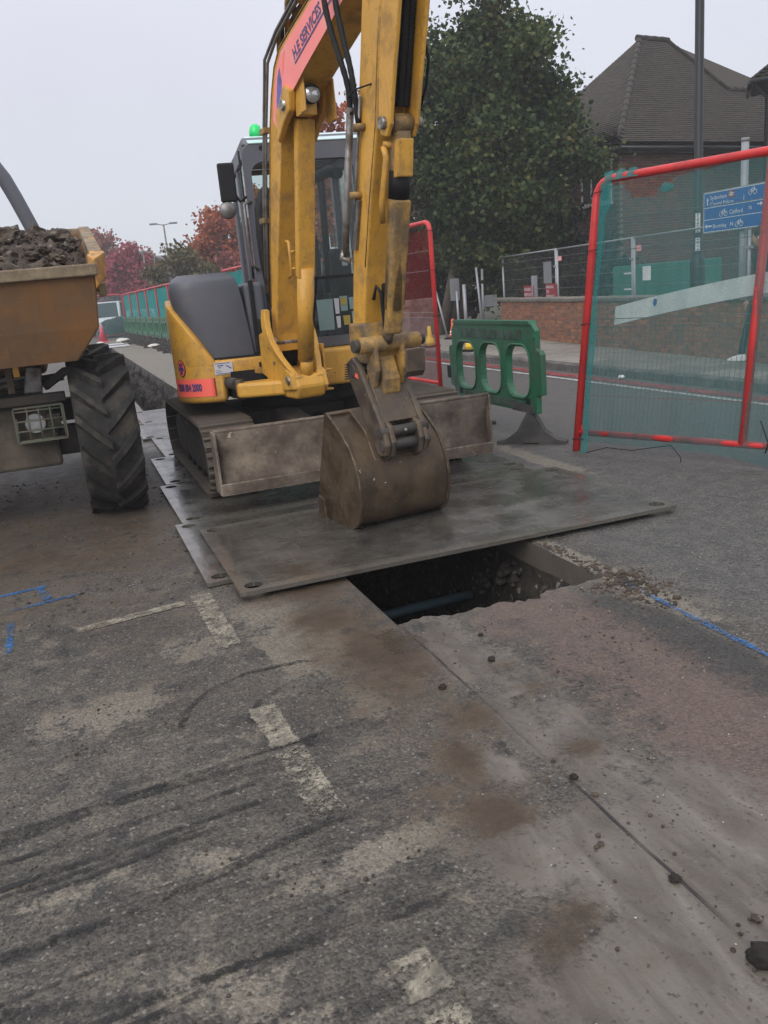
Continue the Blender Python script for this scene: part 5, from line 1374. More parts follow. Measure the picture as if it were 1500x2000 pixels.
# chassis and front gear
MB().box(-1.25, -0.31, 7.35, 10.1, 0.62, 1.05).box(-1.5, 0.0, 7.27, 7.4, 0.50, 0.74).box(-1.5, 0.0, 9.68, 9.82, 0.50, 0.74).build("chassis", CHASSIS, dp, 0.03)
MB().box(-1.48, -0.06, 7.10, 7.20, 0.945, 1.02).build("front_beam", CHASSIS, dp, 0.012)
MB().box(-1.40, -0.165, 7.16, 7.26, 0.44, 0.94).build("front_bumper", BUMPER, dp, 0.025)
for x0 in (-0.445, -1.455):
    cg = MB()
    z0, z1, y = 0.675, 0.925, 7.075
    for k in range(5): cg.tube([(x0 + 0.085 * k, y, z0), (x0 + 0.085 * k, y, z1 - (0.07 if k == 0 and x0 > -1 else 0))], 0.007, 6)
    for k in range(4): cg.tube([(x0, y, z0 + 0.0765 * k), (x0 + 0.34, y, z0 + 0.0765 * k)], 0.007, 6)
    cg.box(x0 - 0.01, x0 + 0.35, y - 0.01, y + 0.09, z1, z1 + 0.012); cg.box(x0 - 0.01, x0 + 0.35, y - 0.01, y + 0.09, z0 - 0.015, z0 - 0.003)
    cg.box(x0 - 0.018, x0 - 0.006, y - 0.01, y + 0.09, z0, z1); cg.box(x0 + 0.346, x0 + 0.358, y - 0.01, y + 0.09, z0, z1)
    cgo = cg.build("lamp_guard", CAGE, dp)
    MB().tube([(x0 + 0.13, y + 0.05, 0.80), (x0 + 0.13, y + 0.075, 0.80)], 0.075, 18).build("headlight", LENS, dp)
    MB().box(x0 + 0.22, x0 + 0.32, y + 0.05, y + 0.075, 0.74, 0.86).build("indicator", BUMPER, dp, 0.006)
MB().box(-0.40, -0.355, 7.05, 7.09, 1.17, 1.27).build("side_marker", AMBER, dp, 0.006)
MB().box(-0.46, -0.41, 7.06, 7.12, 1.05, 1.24).build("bracket", RUST, dp, 0.008)
MB().prism([(-0.36, 1.03), (-0.22, 1.03), (-0.20, 1.22), (-0.31, 1.24)], 'XZ', 7.15, 7.3).build("tip_ram_foot", PIPE_M, dp, 0.01)
MB().tube([(-0.78, 7.3, 1.0), (-0.78, 7.9, 1.28)], 0.06, 12).tube([(-1.2, 7.4, 1.04), (-0.05, 7.4, 1.12)], 0.035, 10).build("tip_ram", PIPE_M, dp)
MB().bar((-0.20, 7.25, 1.06), (-0.02, 7.15, 1.18), 0.05, 0.06).build("skip_pivot", CHASSIS, dp, 0.008)
MB().box(-1.35, -0.2, 9.15, 10.6, 1.05, 1.55).build("engine_cover", SKIP, dp, 0.05, 3)
MB().box(-1.05, -0.5, 9.2, 9.5, 1.55, 1.75).build("seat", BLACK, dp, 0.04, 3)
rp = [(-0.02, 9.05, 1.5), (-0.03, 9.05, 2.2), (-0.10, 9.05, 2.42), (-0.19, 9.05, 2.68), (-0.26, 9.05, 2.86), (-0.34, 9.05, 3.0), (-0.48, 9.05, 3.10), (-0.78, 9.05, 3.14), (-1.08, 9.05, 3.10), (-1.22, 9.05, 3.0), (-1.36, 9.05, 2.68), (-1.52, 9.05, 2.2), (-1.54, 9.05, 1.5)]
MB().tube(rp, 0.068, 14).build("roll_bar", PIPE_M if False else GREY_P, dp)
# the load of earth
nx2, ny2 = 80, 76
lx = np.linspace(-1.80, 0.27, nx2); ly = np.linspace(6.80, 8.90, ny2)
LX, LY = np.meshgrid(lx, ly)
u_ = (LX + 0.77) / 1.04; v_ = (LY - 6.8) / 2.1
LZ = 1.84 + 0.38 * np.clip(v_ * 2.0, 0, 1) * (1 - np.clip(np.abs(u_), 0, 1) ** 4 * 0.62)
f1 = fbm(LX * 3.2, LY * 3.2, 2, 31); f2 = np.abs(fbm(LX * 7.5, LY * 7.5, 3, 37) - 0.5) * 2; f3 = np.abs(fbm(LX * 18, LY * 18, 2, 41) - .5) * 2
LZ = LZ + 0.16 * (f1 - 0.5) + 0.18 * (0.4 - f2) + 0.09 * (0.4 - f3)
m = MB(); m.strip([[(LX[i, j], LY[i, j], LZ[i, j]) for j in range(nx2)] for i in range(ny2)], True)
items_v = m
big = [clod_mesh("lump", SOIL, 1.0, 3, 60 + k, 0.65, 0.75) for k in range(5)]
for k in range(420):
    x = rs.uniform(-1.75, 0.22); y = rs.uniform(6.86, 8.85)
    i = int((y - 6.8) / 2.1 * (ny2 - 1)); j = int((x + 1.8) / 2.07 * (nx2 - 1))
    r = abs(rs.gauss(0.0, 0.035)) + 0.012
    me = big[k % 5]; a = rs.uniform(0, 6)
    items_v.add([(x + r * (v.co.x * cos(a) - v.co.y * sin(a)), y + r * (v.co.x * sin(a) + v.co.y * cos(a)), LZ[i, j] + r * 0.35 + r * v.co.z) for v in me.vertices], [tuple(p.vertices) for p in me.polygons], False)
o = m.build("soil_load", SOIL, None, fix=False); tag(o, kind='stuff')

# ------------------------------------------------------------------ red mesh fence panels
def bend_path(pts, r, k=5):
    """round the corners of a polyline"""
    out = [Vector(pts[0])]
    for i in range(1, len(pts) - 1):
        p = Vector(pts[i]); a = (Vector(pts[i - 1]) - p).normalized(); b = (Vector(pts[i + 1]) - p).normalized()
        p0 = p + a * r; p1 = p + b * r
        for q in range(k + 1):
            t = q / k
            out.append(p0 * (1 - t) ** 2 + p * 2 * t * (1 - t) + p1 * t * t)
    out.append(Vector(pts[-1]))
    return out
def fence_panel(label, loc, rz, lean, W, Hh, net, tube_r=0.034, wires=True, netm=None, hole=False, posts=True, group=None, detail=True, sides=10):
    t = thing("mesh_fence", label, "fence", loc, rz, group)
    t.rotation_euler = (lean, 0, rz)
    # local: x along the fence, z up, -y towards the site
    fm = lambda: MB()
    base_fix = []
    def bld(mb, name, mat, par, **kw):
        me = mb.mesh(name, mat, Vector((0, 0, 0)), kw.get('fix', True))
        return put(name, me, par)
    bld(fm().tube(bend_path([(0, 0, 0), (0, 0, Hh), (W, 0, Hh), (W, 0, 0)], 0.16), tube_r, sides), "frame_tube", RED, t)
    bld(fm().tube([(0, 0, 0.17), (W, 0, 0.17)], tube_r * 0.82, sides), "bottom_rail", RED, t)
    if posts:
        bld(fm().tube([(W * 0.46, 0.0, 0.17), (W * 0.46, 0.0, Hh)], tube_r * 0.95, sides), "middle_post", RED, t)
    if detail:
        for s_ in (1, -1):
            x = 0 if s_ > 0 else W
            bld(fm().prism([(x, 0.17), (x + s_ * 0.07, 0.17), (x + s_ * 0.02, 0.26), (x, 0.34)], 'XZ', -0.006, 0.006), "corner_gusset", RED, t)
    if wires:
        k = int(W / 0.042)
        m = fm()
        for i in range(1, k):
            x = W * i / k
            m.tube([(x, 0.012, 0.18), (x, 0.012, 1.10)], 0.0024, 4, caps=False)
        w_ = bld(m, "mesh_wires", WIRE, t); w_['kind'] = 'stuff'
        for z in (0.50, 1.10, 1.17, 1.75, 2.02):
            if z < Hh: bld(fm().tube([(0, 0.008, z), (W, 0.008, z)], 0.0035 if z != 0.5 else 0.002, 5), "cross_wire", WIRE if z != .5 else RED, t)
    if net:
        nxn, nzn = int(W * 16), 36
        rows = []; faces = []
        m = fm()
        pts = []
        for j in range(nzn + 1):
            for i in range(nxn + 1):
                x = 0.06 + (W - 0.08) * i / nxn
                tz = j / nzn
                top = Hh - 0.03 - 0.045 * abs(sin(x * 2.1 + 0.3)) - 0.03 * vnoise(x * 3, 0.5, 4)
                bot = -0.01 + 0.16 * vnoise(x * 1.6, 0.2, 6)
                z = bot + (top - bot) * tz
                y = -0.03 + 0.014 * sin(x * 9 + z * 1.5) * (0.3 + 0.7 * (1 - tz)) + 0.01 * sin(x * 23 + 4 * z) - 0.015 * vnoise(x * 5, z * 2, 9)
                pts.append((x, float(y), float(z)))
        q = nxn + 1
        for j in range(nzn):
            for i in range(nxn):
                cx = (pts[j * q + i][0] + pts[j * q + i + 1][0]) / 2; cz = pts[j * q + i][2]
                if hole and ((cx - 0.50) / 0.23) ** 2 + ((cz - 2.20) / 0.055) ** 2 < 1: continue
                faces.append((j * q + i, j * q + i + 1, (j + 1) * q + i + 1, (j + 1) * q + i))
        m.add(pts, faces, True)
        bld(m, "netting", net, t, fix=False)
        if detail:
            m = fm(); rw = []
            for j in range(25):
                z = -0.05 + (Hh + 0.02) * j / 24
                a = 0.075 + 0.01 * sin(z * 5); b = 0.135 + 0.012 * sin(z * 7 + 1) + (0.05 if j > 21 else 0)
                rw.append([(a, -0.045, z), ((a + b) / 2, -0.062 + 0.008 * sin(z * 6), z), (b, -0.046, z)])
            m.strip(rw, True)
            if netm: bld(m, "net_fold", netm, t, fix=False)
            for z in (0.10, 1.12, 1.75, Hh - 0.12):
                bld(fm().tube([(-0.04, -0.01, z), (-0.02, -0.05, z + 0.005), (0.05, -0.05, z + 0.01), (0.09, -0.05, z + 0.012), (0.05, 0.04, z), (-0.04, 0.03, z), (-0.04, -0.01, z)], 0.004, 5), "cable_tie", BLACK, t)
    return t
# nearest panel, leaning outwards
fa = atan2(-0.92522854, 0.37941026)
t = fence_panel("red steel mesh panel with teal netting, leaning away at the right edge", (4.19, 6.53, 0), fa, -0.185, 3.3, 2.36, NET, 0.036, True, NET_F, True)
# local +y points to the road side (away from the pit)
MBq = MB
kn = MB()
for k in range(3):
    kn.strip([[(0.10 + 0.10 * k, -0.05, 2.33), (0.16 + 0.10 * k, -0.06, 2.33), (0.22 + 0.1 * k, -0.05, 2.33)], [(0.09 + 0.12 * k, -0.05, 2.40), (0.15 + 0.11 * k, -0.02, 2.42), (0.20 + 0.1 * k, 0.03, 2.39)]], True)
put("net_knot", kn.mesh("net_knot", NET_F, fix=False), t)
hm = MB().strip([[(0.66, -0.05, 2.24), (0.70, -0.06, 2.235), (0.75, -0.05, 2.22)], [(0.65, -0.055, 2.205), (0.70, -0.065, 2.20), (0.77, -0.055, 2.20)], [(0.66, -0.05, 2.165), (0.70, -0.06, 2.16), (0.75, -0.05, 2.175)]], True)
put("net_fold", hm.mesh("net_fold", NET_F, fix=False), t)
lb = MB()
lb.tube([(0.10, -0.05, -0.02), (0.35, -0.06, 0.055), (0.6, -0.06, 0.05), (0.95, -0.05, 0.12), (1.05, -0.06, 0.03), (1.06, -0.06, -0.05)], 0.004, 5)
lb.tube([(1.72, -0.04, 0.12), (1.75, -0.08, 0.20), (1.68, -0.09, 0.36)], 0.005, 5)
put("loose_cable", lb.mesh("loose_cable", BLACK), t)
# white plank hung behind the netting
pk = []
for i in range(15):
    a = i / 14
    uu = 0.22 + 2.3 * a
    zz = 1.20 + 0.46 * a - 0.17 * a * a
    pk.append((uu, zz))
ca, sa = cos(-0.185), sin(-0.185)
def fl(u, y, w):
    q = Matrix.Translation((4.19, 6.53, 0)) @ Matrix.Rotation(fa, 4, 'Z') @ Matrix.Rotation(-0.185, 4, 'X') @ Vector((u, y, w))
    return tuple(q)
pm_ = MB(fl)
pm_.strip([[(u, 0.10, z - 0.075), (u, 0.10, z + 0.085), (u, 0.125, z + 0.085), (u, 0.125, z - 0.075)] for u, z in pk], False, True)
pm_.add([(pk[0][0], y, pk[0][1] + dz) for y, dz in ((0.10, -0.075), (0.10, 0.085), (0.125, 0.085), (0.125, -0.075))], [(0, 1, 2, 3)])
pko = pm_.build("barrier_plank", PLANK, None); tag(pko, "long white plastic plank slung behind the teal netting of the leaning panel", "plank")
dm = MB(fl)
dm.add([(0.60 + 0.016 * cos(2 * pi * k / 14) * (1 + .3 * (k % 2)), 0.098, 1.305 + 0.026 * sin(2 * pi * k / 14) * (1 + .25 * (k % 3))) for k in range(14)], [tuple(range(14))])
dm.build("blue_spray_dot", paint("blue_spray_dot", (0.02, 0.14, 0.40), 0.6), pko, fix=False)

# the row of panels running away along the trench
def row_x(y): return 5.0 - (y - 11.3) * 0.0335
spec = [(11.3, NET_R, "red mesh panel with dark red netting standing just behind the digger's arm"),
        (18.2, NET_T, "teal netted panel whose top shows right of the engine cover"),
        (21.65, NET_T, "teal netted panel just beyond the one right of the engine cover"),
        (32.0, NET_T, "nearest visible teal netted panel left of the engine cover"),
        (35.45, NET_T, "second teal netted panel from the engine cover in the row along the trench"),
        (38.9, NET_T, "third teal netted panel from the engine cover in the row along the trench"),
        (42.35, NET_T, "third panel from the far corner in the teal netted row"),
        (45.8, NET_T, "second panel from the far corner in the teal netted row"),
        (49.25, NET_T, "teal netted panel at the far corner of the row along the trench")]
rz0 = atan2(3.45, row_x(14.75) - row_x(11.3))
for i, (y, nm_, lab) in enumerate(spec):
    fence_panel(lab, (row_x(y), y, 0), rz0, 0.0, 3.38, 2.40, nm_, 0.034, i == 0, NET_F, False, i == 0, "red mesh fence panels around the works", i == 0, 8)
fence_panel("netted red panel closing off the far end of the trench", (0.2, 53.0, 0), 0.02, 0.0, 3.4, 2.45, NET, 0.036, False, None, False, False, "red mesh fence panels around the works", False, 8)

# ------------------------------------------------------------------ green plastic barriers
def barrier_mesh():
    bm = bmesh.new()
    def loop(pts):
        vs = [bm.verts.new((p[0], -0.028, p[1])) for p in pts]
        return [bm.edges.new((vs[i], vs[(i + 1) % len(vs)])) for i in range(len(vs))]
    ol = [(-.86, .27), (.86, .27), (.86, .38), (.94, .39), (.955, .41), (.955, .76), (.93, .785), (.87, .79), (.87, .93), (.79, 1.02), (-.79, 1.02), (-.87, .95), (-.87, .80), (-.93, .79), (-.955, .76), (-.955, .43), (-.86, .42)]
    ed = loop(ol)
    for cx in (-0.54, 0.0, 0.54):
        w, z0, z1, r = 0.205, 0.40, 0.815, 0.13
        pts = []
        for (ox, oz, a0) in ((cx + w - r, z1 - r, 0), (cx - w + r, z1 - r, 90), (cx - w + r, z0 + r, 180), (cx + w - r, z0 + r, 270)):
            pts += [(ox + r * cos(radians(a0 + 18 * k)), oz + r * sin(radians(a0 + 18 * k))) for k in range(6)]
        ed += loop(pts)
    bmesh.ops.triangle_fill(bm, use_beauty=True, use_dissolve=False, edges=ed)
    e2 = bmesh.ops.extrude_face_region(bm, geom=list(bm.faces))
    bmesh.ops.translate(bm, verts=[g for g in e2['geom'] if isinstance(g, bmesh.types.BMVert)], vec=(0, 0.056, 0))
    bmesh.ops.recalc_face_normals(bm, faces=bm.faces)
    me = bpy.data.meshes.new("panel"); bm.to_mesh(me); bm.free(); me.materials.append(PLAS_G)
    return me
BM_ = barrier_mesh()
def foot_mesh():
    return MB().prism([(-.335, 0), (-.335, .028), (-.25, .04), (-.13, .115), (-.055, .235), (-.03, .275), (.03, .275), (.055, .235), (.13, .115), (.25, .04), (.335, .028), (.335, 0), (.08, 0), (.07, .014), (-.07, .014), (-.08, 0)], 'XZ', -0.055, 0.055).mesh("foot", RUB_G)
FT = foot_mesh()
def barrier(label, loc, rz, f1=90, f2=90, rich=True, group=None):
    t = thing("barrier", label, "barrier", loc, rz, group)
    p = put("panel", BM_, t)
    if rich: b_ = p.modifiers.new('b', 'BEVEL'); b_.width = 0.010; b_.segments = 2; b_.limit_method = 'ANGLE'; b_.angle_limit = radians(50)
    def q(mb, nm_, mat, par=t): return put(nm_, mb.mesh(nm_, mat), par)
    q(MB().prism([(-.80, 1.00), (.80, 1.00), (.78, 1.03), (-.78, 1.03)], 'XZ', -0.042, 0.042), "top_rail", PLAS_G)
    q(MB().box(-.62, .62, -0.034, 0.034, .875, .955), "reflective_strip", PLAS_GD)
    q(MB().box(-.60, .60, -0.034, 0.034, .295, .355), "lower_strip", PLAS_GD)
    if rich:
        for k in range(6):
            x = -.50 + .2 * k
            q(MB().box(x - .008, x + .008, -0.037, 0.037, .872, .958), "strip_rib", PLAS_G)
        m = MB()
        for cx in (-0.54, 0.0, 0.54):
            pts = []
            for (ox, oz, a0) in ((cx + .08, .69, 0), (cx - .08, .69, 90), (cx - .08, .53, 180), (cx + .08, .53, 270)):
                pts += [(ox + .14 * cos(radians(a0 + 18 * k)), 0, oz + .145 * sin(radians(a0 + 18 * k))) for k in range(6)]
            for yy in (-0.03, 0.03):
                m.tube([(p_[0], yy, p_[2]) for p_ in pts], 0.011, 6, closed=True)
        q(m, "window_flange", PLAS_G)
        for x in (-.70, .70):
            q(MB().box(x - .04, x + .04, -0.031, 0.031, .325, .385), "foot_socket", BLACK)
        q(MB().box(-.80, -.42, -0.038, 0.038, .268, .335), "grey_sleeve", RUB_G)
        q(MB().box(.93, 1.02, -0.03, 0.03, .46, .58), "end_clip", BLACK)
        q(MB().tube([(-.84, -0.035, .90), (-.84, 0.035, .90)], 0.022, 10), "peg", PLAS_G)
    t.scale = (1.05, 1, 1.135)
    put("foot", FT, t, (-.70, 0, 0), (0, 0, radians(f1)))
    put("foot", FT, t, (.70, 0, 0), (0, 0, radians(f2)))
    return t
barrier("green plastic barrier with three oval openings on dark rubber feet beside the blade", (4.08, 7.86, 0), radians(90), 45 - 180, 62, True)
for i, y in enumerate((33.5, 35.6, 37.7, 39.8, 41.9, 44.0, 46.1, 48.2, 50.3)):
    ordn = ("nearest", "second", "third", "fourth", "fifth", "sixth", "seventh", "eighth", "farthest")[i]
    barrier(f"{ordn} green barrier in the distant row below the teal netting", (row_x(y) - 0.30, y, 0), radians(91.5), 90, 90, False, "green barriers along the far trench")

# ------------------------------------------------------------------ street furniture on the right
lp = thing("street_lamp", "tall black lamp post on the pavement behind the leaning panel", "lamp post", (9.70, 11.45, 0.12))
MB().lathe([(0.115, 0.12), (0.115, 1.52), (0.085, 1.60), (0.068, 1.66), (0.066, 6.0), (0.055, 8.2)], (9.70, 11.45, 0), 'Z', 18).build("column", LAMP_B, lp)
MB().box(9.59, 9.60, 11.37, 11.47, 0.6, 1.2).build("service_door", LAMP_B, lp, 0.004)
MB().tube([(9.70, 11.45, 8.1), (9.55, 11.44, 8.5), (9.1, 11.4, 8.65), (8.6, 11.35, 8.68)], 0.03, 8).build("bracket_arm", LAMP_B, lp)
MB().box(8.25, 8.65, 11.25, 11.45, 8.63, 8.73).build("lantern", LAMP_B, lp, 0.03)
dl = Vector((-0.646, -0.763, 0)).normalized(); dr = Vector((-dl.y, dl.x, 0))
def lamp_tag(z0, z1, marks):
    m = MB(); c = Vector((9.70, 11.45, 0)) + dl * 0.072
    a = [c - dr * 0.036 + dl * -0.012, c + dl * 0.0, c + dr * 0.036 + dl * -0.012]
    m.strip([[(p.x, p.y, z) for p in a] for z in (z0, z1)], True)
    o = m.build("number_plate", WHITE_P, lp, fix=False)
    mk = MB(); rk = random.Random(int(z0 * 100))
    for k in range(marks):
        z = z0 + (z1 - z0) * (k + 0.3) / marks
        p0 = c + dl * 0.002 - dr * rk.uniform(0.006, 0.018); p1 = c + dl * 0.002 + dr * rk.uniform(0.006, 0.016)
        mk.add([(p0.x, p0.y, z), (p1.x, p1.y, z), (p1.x, p1.y, z + 0.014), (p0.x, p0.y, z + 0.018)], [(0, 1, 2, 3)])
    mk.build("printed_characters", NAVY_L, o, fix=False)
lamp_tag(1.98, 2.27, 10); lamp_tag(1.70, 1.90, 4)

sg = thing("road_sign", "blue direction sign for cyclists on a grey post, seen through the netting", "sign", (9.47, 10.22, 0.12))
MB().tube([(9.47, 10.22, 0.1), (9.47, 10.22, 3.14)], 0.052, 14).build("post", GALV, sg)
MB().tube([(9.47, 10.22, 3.12), (9.47, 10.22, 3.17)], 0.057, 14).build("post_cap", GREY_B, sg)
MB().box(9.375, 9.395, 9.70, 10.95, 1.935, 2.525).build("sign_back", GALV, sg, 0.004)
face = MB().add([(9.372, 10.935, 1.95), (9.372, 9.715, 1.95), (9.372, 9.715, 2.51), (9.372, 10.935, 2.51)], [(0, 1, 2, 3)]).build("sign_face", BLUE_S, sg, fix=False)
m = MB()
X = 9.3705
def srect(y0, y1, z0, z1): m.add([(X, y0, z0), (X, y1, z0), (X, y1, z1), (X, y0, z1)], [(0, 1, 2, 3)])
for z in (2.295, 2.125): srect(10.92, 9.73, z, z + 0.008)
srect(10.935, 9.715, 2.502, 2.51); srect(10.935, 9.715, 1.95, 1.958); srect(10.935, 10.927, 1.95, 2.51); srect(9.723, 9.715, 1.95, 2.51)
# arrows
srect(10.865, 10.845, 2.33, 2.42); m.add([(X, 10.88, 2.40), (X, 10.83, 2.40), (X, 10.855, 2.45)], [(0, 1, 2)])
srect(10.88, 10.76, 2.025, 2.045); m.add([(X, 10.865, 2.00), (X, 10.865, 2.07), (X, 10.91, 2.035)], [(0, 1, 2)])
m.add([(X, 9.76, 2.25), (X, 9.80, 2.22), (X, 9.80, 2.28)], [(0, 1, 2)]); srect(9.80, 9.86, 2.242, 2.256)
m.build("sign_lines", WHITE_L, face, fix=False)
UY, UZ = (0, -1, 0), (0, 0, 1)
for txt, y, z, sz in (("Sydenham", 10.80, 2.405, 0.085), ("Crystal Palace", 10.80, 2.315, 0.085), ("Catford", 10.40, 2.17, 0.085), ("Bromley", 10.74, 2.00, 0.085), ("N", 10.38, 2.0, 0.085), ("N", 10.02, 2.19, 0.075), ("i", 10.13, 2.33, 0.12)):
    text_mesh("lettering", txt, sz, (X + 0.0015, y, z), UY, UZ, WHITE_L, face, 0.002)
m = MB(); X = 9.3695
def ringp(cy, cz, r): m.tube([(X, cy + r * cos(2 * pi * k / 14), cz + r * sin(2 * pi * k / 14)) for k in range(14)], 0.004, 4, closed=True)
for (cy, cz) in ((10.52, 2.185), (10.20, 2.015), (9.95, 2.42)):
    ringp(cy + 0.045, cz, 0.032); ringp(cy - 0.045, cz, 0.032)
    for a, b in (((0.045, 0), (0.015, 0.05)), ((0.015, 0.05), (-0.03, 0.05)), ((-0.03, 0.05), (-0.045, 0)), ((0.045, 0), (0, 0)), ((0, 0), (-0.03, 0.05)), ((0, 0), (0.015, 0.05)), ((-0.03, 0.05), (-0.028, 0.07))):
        m.tube([(X, cy + a[0], cz + a[1]), (X, cy + b[0], cz + b[1])], 0.004, 4)
m.build("cycle_symbol", WHITE_L, face)
rb = MB().add([(9.3705, 10.43, 2.395), (9.3705, 10.30, 2.395), (9.3705, 10.30, 2.49), (9.3705, 10.43, 2.49)], [(0, 1, 2, 3)]).build("rail_badge", RED_S, face, fix=False)
m = MB(); X = 9.3695
for z in (2.428, 2.452): srect(10.415, 10.315, z, z + 0.009)
for (a, b, c, d) in ((10.39, 2.475, 10.35, 2.461), (10.35, 2.452, 10.39, 2.437), (10.39, 2.428, 10.35, 2.41)):
    m.tube([(X, a, b), (X, c, d)], 0.004, 4)
m.build("rail_symbol", WHITE_L, rb, fix=False)

# cones on the pavement
def cone(label, x, y, mat, h, lean=0.0):
    t = thing("traffic_cone", label, "cone", (x, y, 0.125), 0.3, "yellow cones along the pavement edge")
    t.rotation_euler = (lean, 0, 0.4)
    put("cone_base", MB().box(-.17, .17, -.17, .17, 0, .045).mesh("cone_base", BLACK), t)
    put("cone_body", MB().lathe([(.115, .04), (.095, .16), (.09, .17), (.055, h * .62), (.035, h), (0, h + .004)], (0, 0, 0), 'Z', 16).mesh("cone_body", mat), t)
    put("cone_band", MB().lathe([(.104, .11), (.082, .21)], (0, 0, 0), 'Z', 16).mesh("cone_band", CONE_Y if mat is CONE_Y else WHITE_P, fix=False), t)
cone("slim yellow cone on the pavement, seen through the red netted panel", 7.95, 18.4, CONE_Y, 0.48)
cone("yellow cone on the pavement seen through the barrier's left opening", 7.9, 16.2, CONE_Y, 0.42)
cone("orange cone at the foot of the tree, above the barrier's far end", 9.4, 20.2, CONE_O, 0.5)
t = thing("traffic_cone", "faded red cone at the far end of the trench beside the dumper's skip", "cone", (1.95, 47.6, 0), 0)
put("cone_base", MB().box(-.26, .26, -.26, .26, 0, .08).mesh("cone_base", CONE_R), t)
put("cone_body", MB().lathe([(.24, .08), (.10, .60), (.05, .85), (0, .86)], (0, 0, 0), 'Z', 14).mesh("cone_body", CONE_R), t)

# ------------------------------------------------------------------ brick boundary wall
wdir = Vector((0.1396, 0.9902, 0)); wn = Vector((-0.9902, 0.1396, 0))      # wn faces the road
W0 = Vector((8.86, 7.3, 0.11)); WL = 12.15
bw = thing("boundary_wall", "low orange brick wall with a weathered coping behind the pavement", "wall", tuple(W0))
def wtf(u, d, z): return tuple(W0 + wdir * u + wn * d + Vector((0, 0, z)))
MB(wtf).prism([(0.0, -0.1), (0.205, -0.1), (0.205, 0.86), (0.0, 0.86)], 'YZ', 0.0, WL).build("wall_core", MORTAR, bw)
wrot = Matrix.Rotation(atan2(wdir.y, wdir.x), 4, 'Z')
def brick_mesh(w, h, d, name, mat):
    me = MB().box(-w / 2, w / 2, 0, d, 0, h).mesh(name, mat)
    bm = bmesh.new(); bm.from_mesh(me)
    bmesh.ops.bevel(bm, geom=list(bm.edges), offset=0.004, segments=1, affect='EDGES'); bm.to_mesh(me); bm.free()
    return me
BS_ = brick_mesh(0.213, 0.065, 0.012, "brick", BRICK); BH_ = brick_mesh(0.101, 0.065, 0.012, "brick", BRICK)
cand = []
for c_ in range(11):
    u = 0.0 if c_ % 2 == 0 else 0.05
    k = c_ % 2
    while u < WL - 0.02:
        w = 0.213 if k % 2 == 0 else 0.101
        w = min(w, WL - u)
        cand.append((u + w / 2, c_ * 0.0755 + 0.012, w)); u += w + 0.0105; k += 1
cam_p = Vector((0, 0, 1.6))
def vis(c):
    p = W0 + wdir * c[0] + wn * 0.21 + Vector((0, 0, c[1])); return (p - cam_p).length - (6 if c[2] > 0.15 else 0) + (50 if c[0] < 1.0 else 0)
cand.sort(key=vis)
wm = Matrix.Identity(4); 
for i in range(3): wm[i][0] = wdir[i]; wm[i][1] = wn[i]; wm[i][2] = (0, 0, 1)[i]
joined = MB()
for i, (u, z, w) in enumerate(cand):
    dd = 0.203 + rs.uniform(-0.003, 0.003)
    if i < 300 and (abs(w - 0.213) < 1e-3 or abs(w - 0.101) < 1e-3):
        put("brick", BS_ if w > 0.15 else BH_, bw, mat4=Matrix.Translation(wdir * u + wn * dd + Vector((0, 0, z))) @ wm)
    else:
        joined.hexa([wtf(u + sx * w / 2, dd + sd_, z + sz) for sz in (0, 0.065) for sx, sd_ in ((-1, 0), (1, 0), (1, 0.012), (-1, 0.012))])
jb = joined.build("brickwork", BRICK, bw); jb['kind'] = 'stuff'
cpm = MB().prism([(-0.13, 0.0), (0.16, 0.0), (0.16, 0.05), (0.02, 0.085), (-0.13, 0.05)], 'YZ', -0.295, 0.295).mesh("coping_stone", COPING)
for k in range(int(WL / 0.6) + 1):
    put("coping_stone", cpm, bw, mat4=Matrix.Translation(wdir * (0.3 + k * 0.6) + wn * 0.09 + Vector((0, 0, 0.858 + rs.uniform(-.003, .003)))) @ wm @ Matrix.Rotation(rs.uniform(-.01, .01), 4, 'X'))
# stone/brick pier beyond the wall end, and the far brick run seen through the red netting
w2 = thing("far_brick_wall", "reddish brick wall beyond the tree, seen through the red netted panel", "wall", (9.7, 22.6, 0.1))
MB().box(9.2, 10.0, 22.5, 22.9, 0.0, 1.15).build("pier", COPING, w2, 0.02)
MB().box(8.6, 9.2, 22.6, 30.0, 0.0, 0.95).build("wall_core", MORTAR, w2)
jb2 = MB()
for c_ in range(12):
    for k in range(32):
        u = 22.62 + k * 0.225 + (0.112 if c_ % 2 else 0)
        if u < 29.7: jb2.box(8.586, 8.60, u, u + 0.213, 0.03 + c_ * 0.0755, 0.095 + c_ * 0.0755)
jo = jb2.build("brickwork", BRICK, w2); jo['kind'] = 'stuff'
MB().box(8.54, 9.26, 22.55, 30.0, 0.95, 1.02).build("coping", COPING, w2, 0.01)

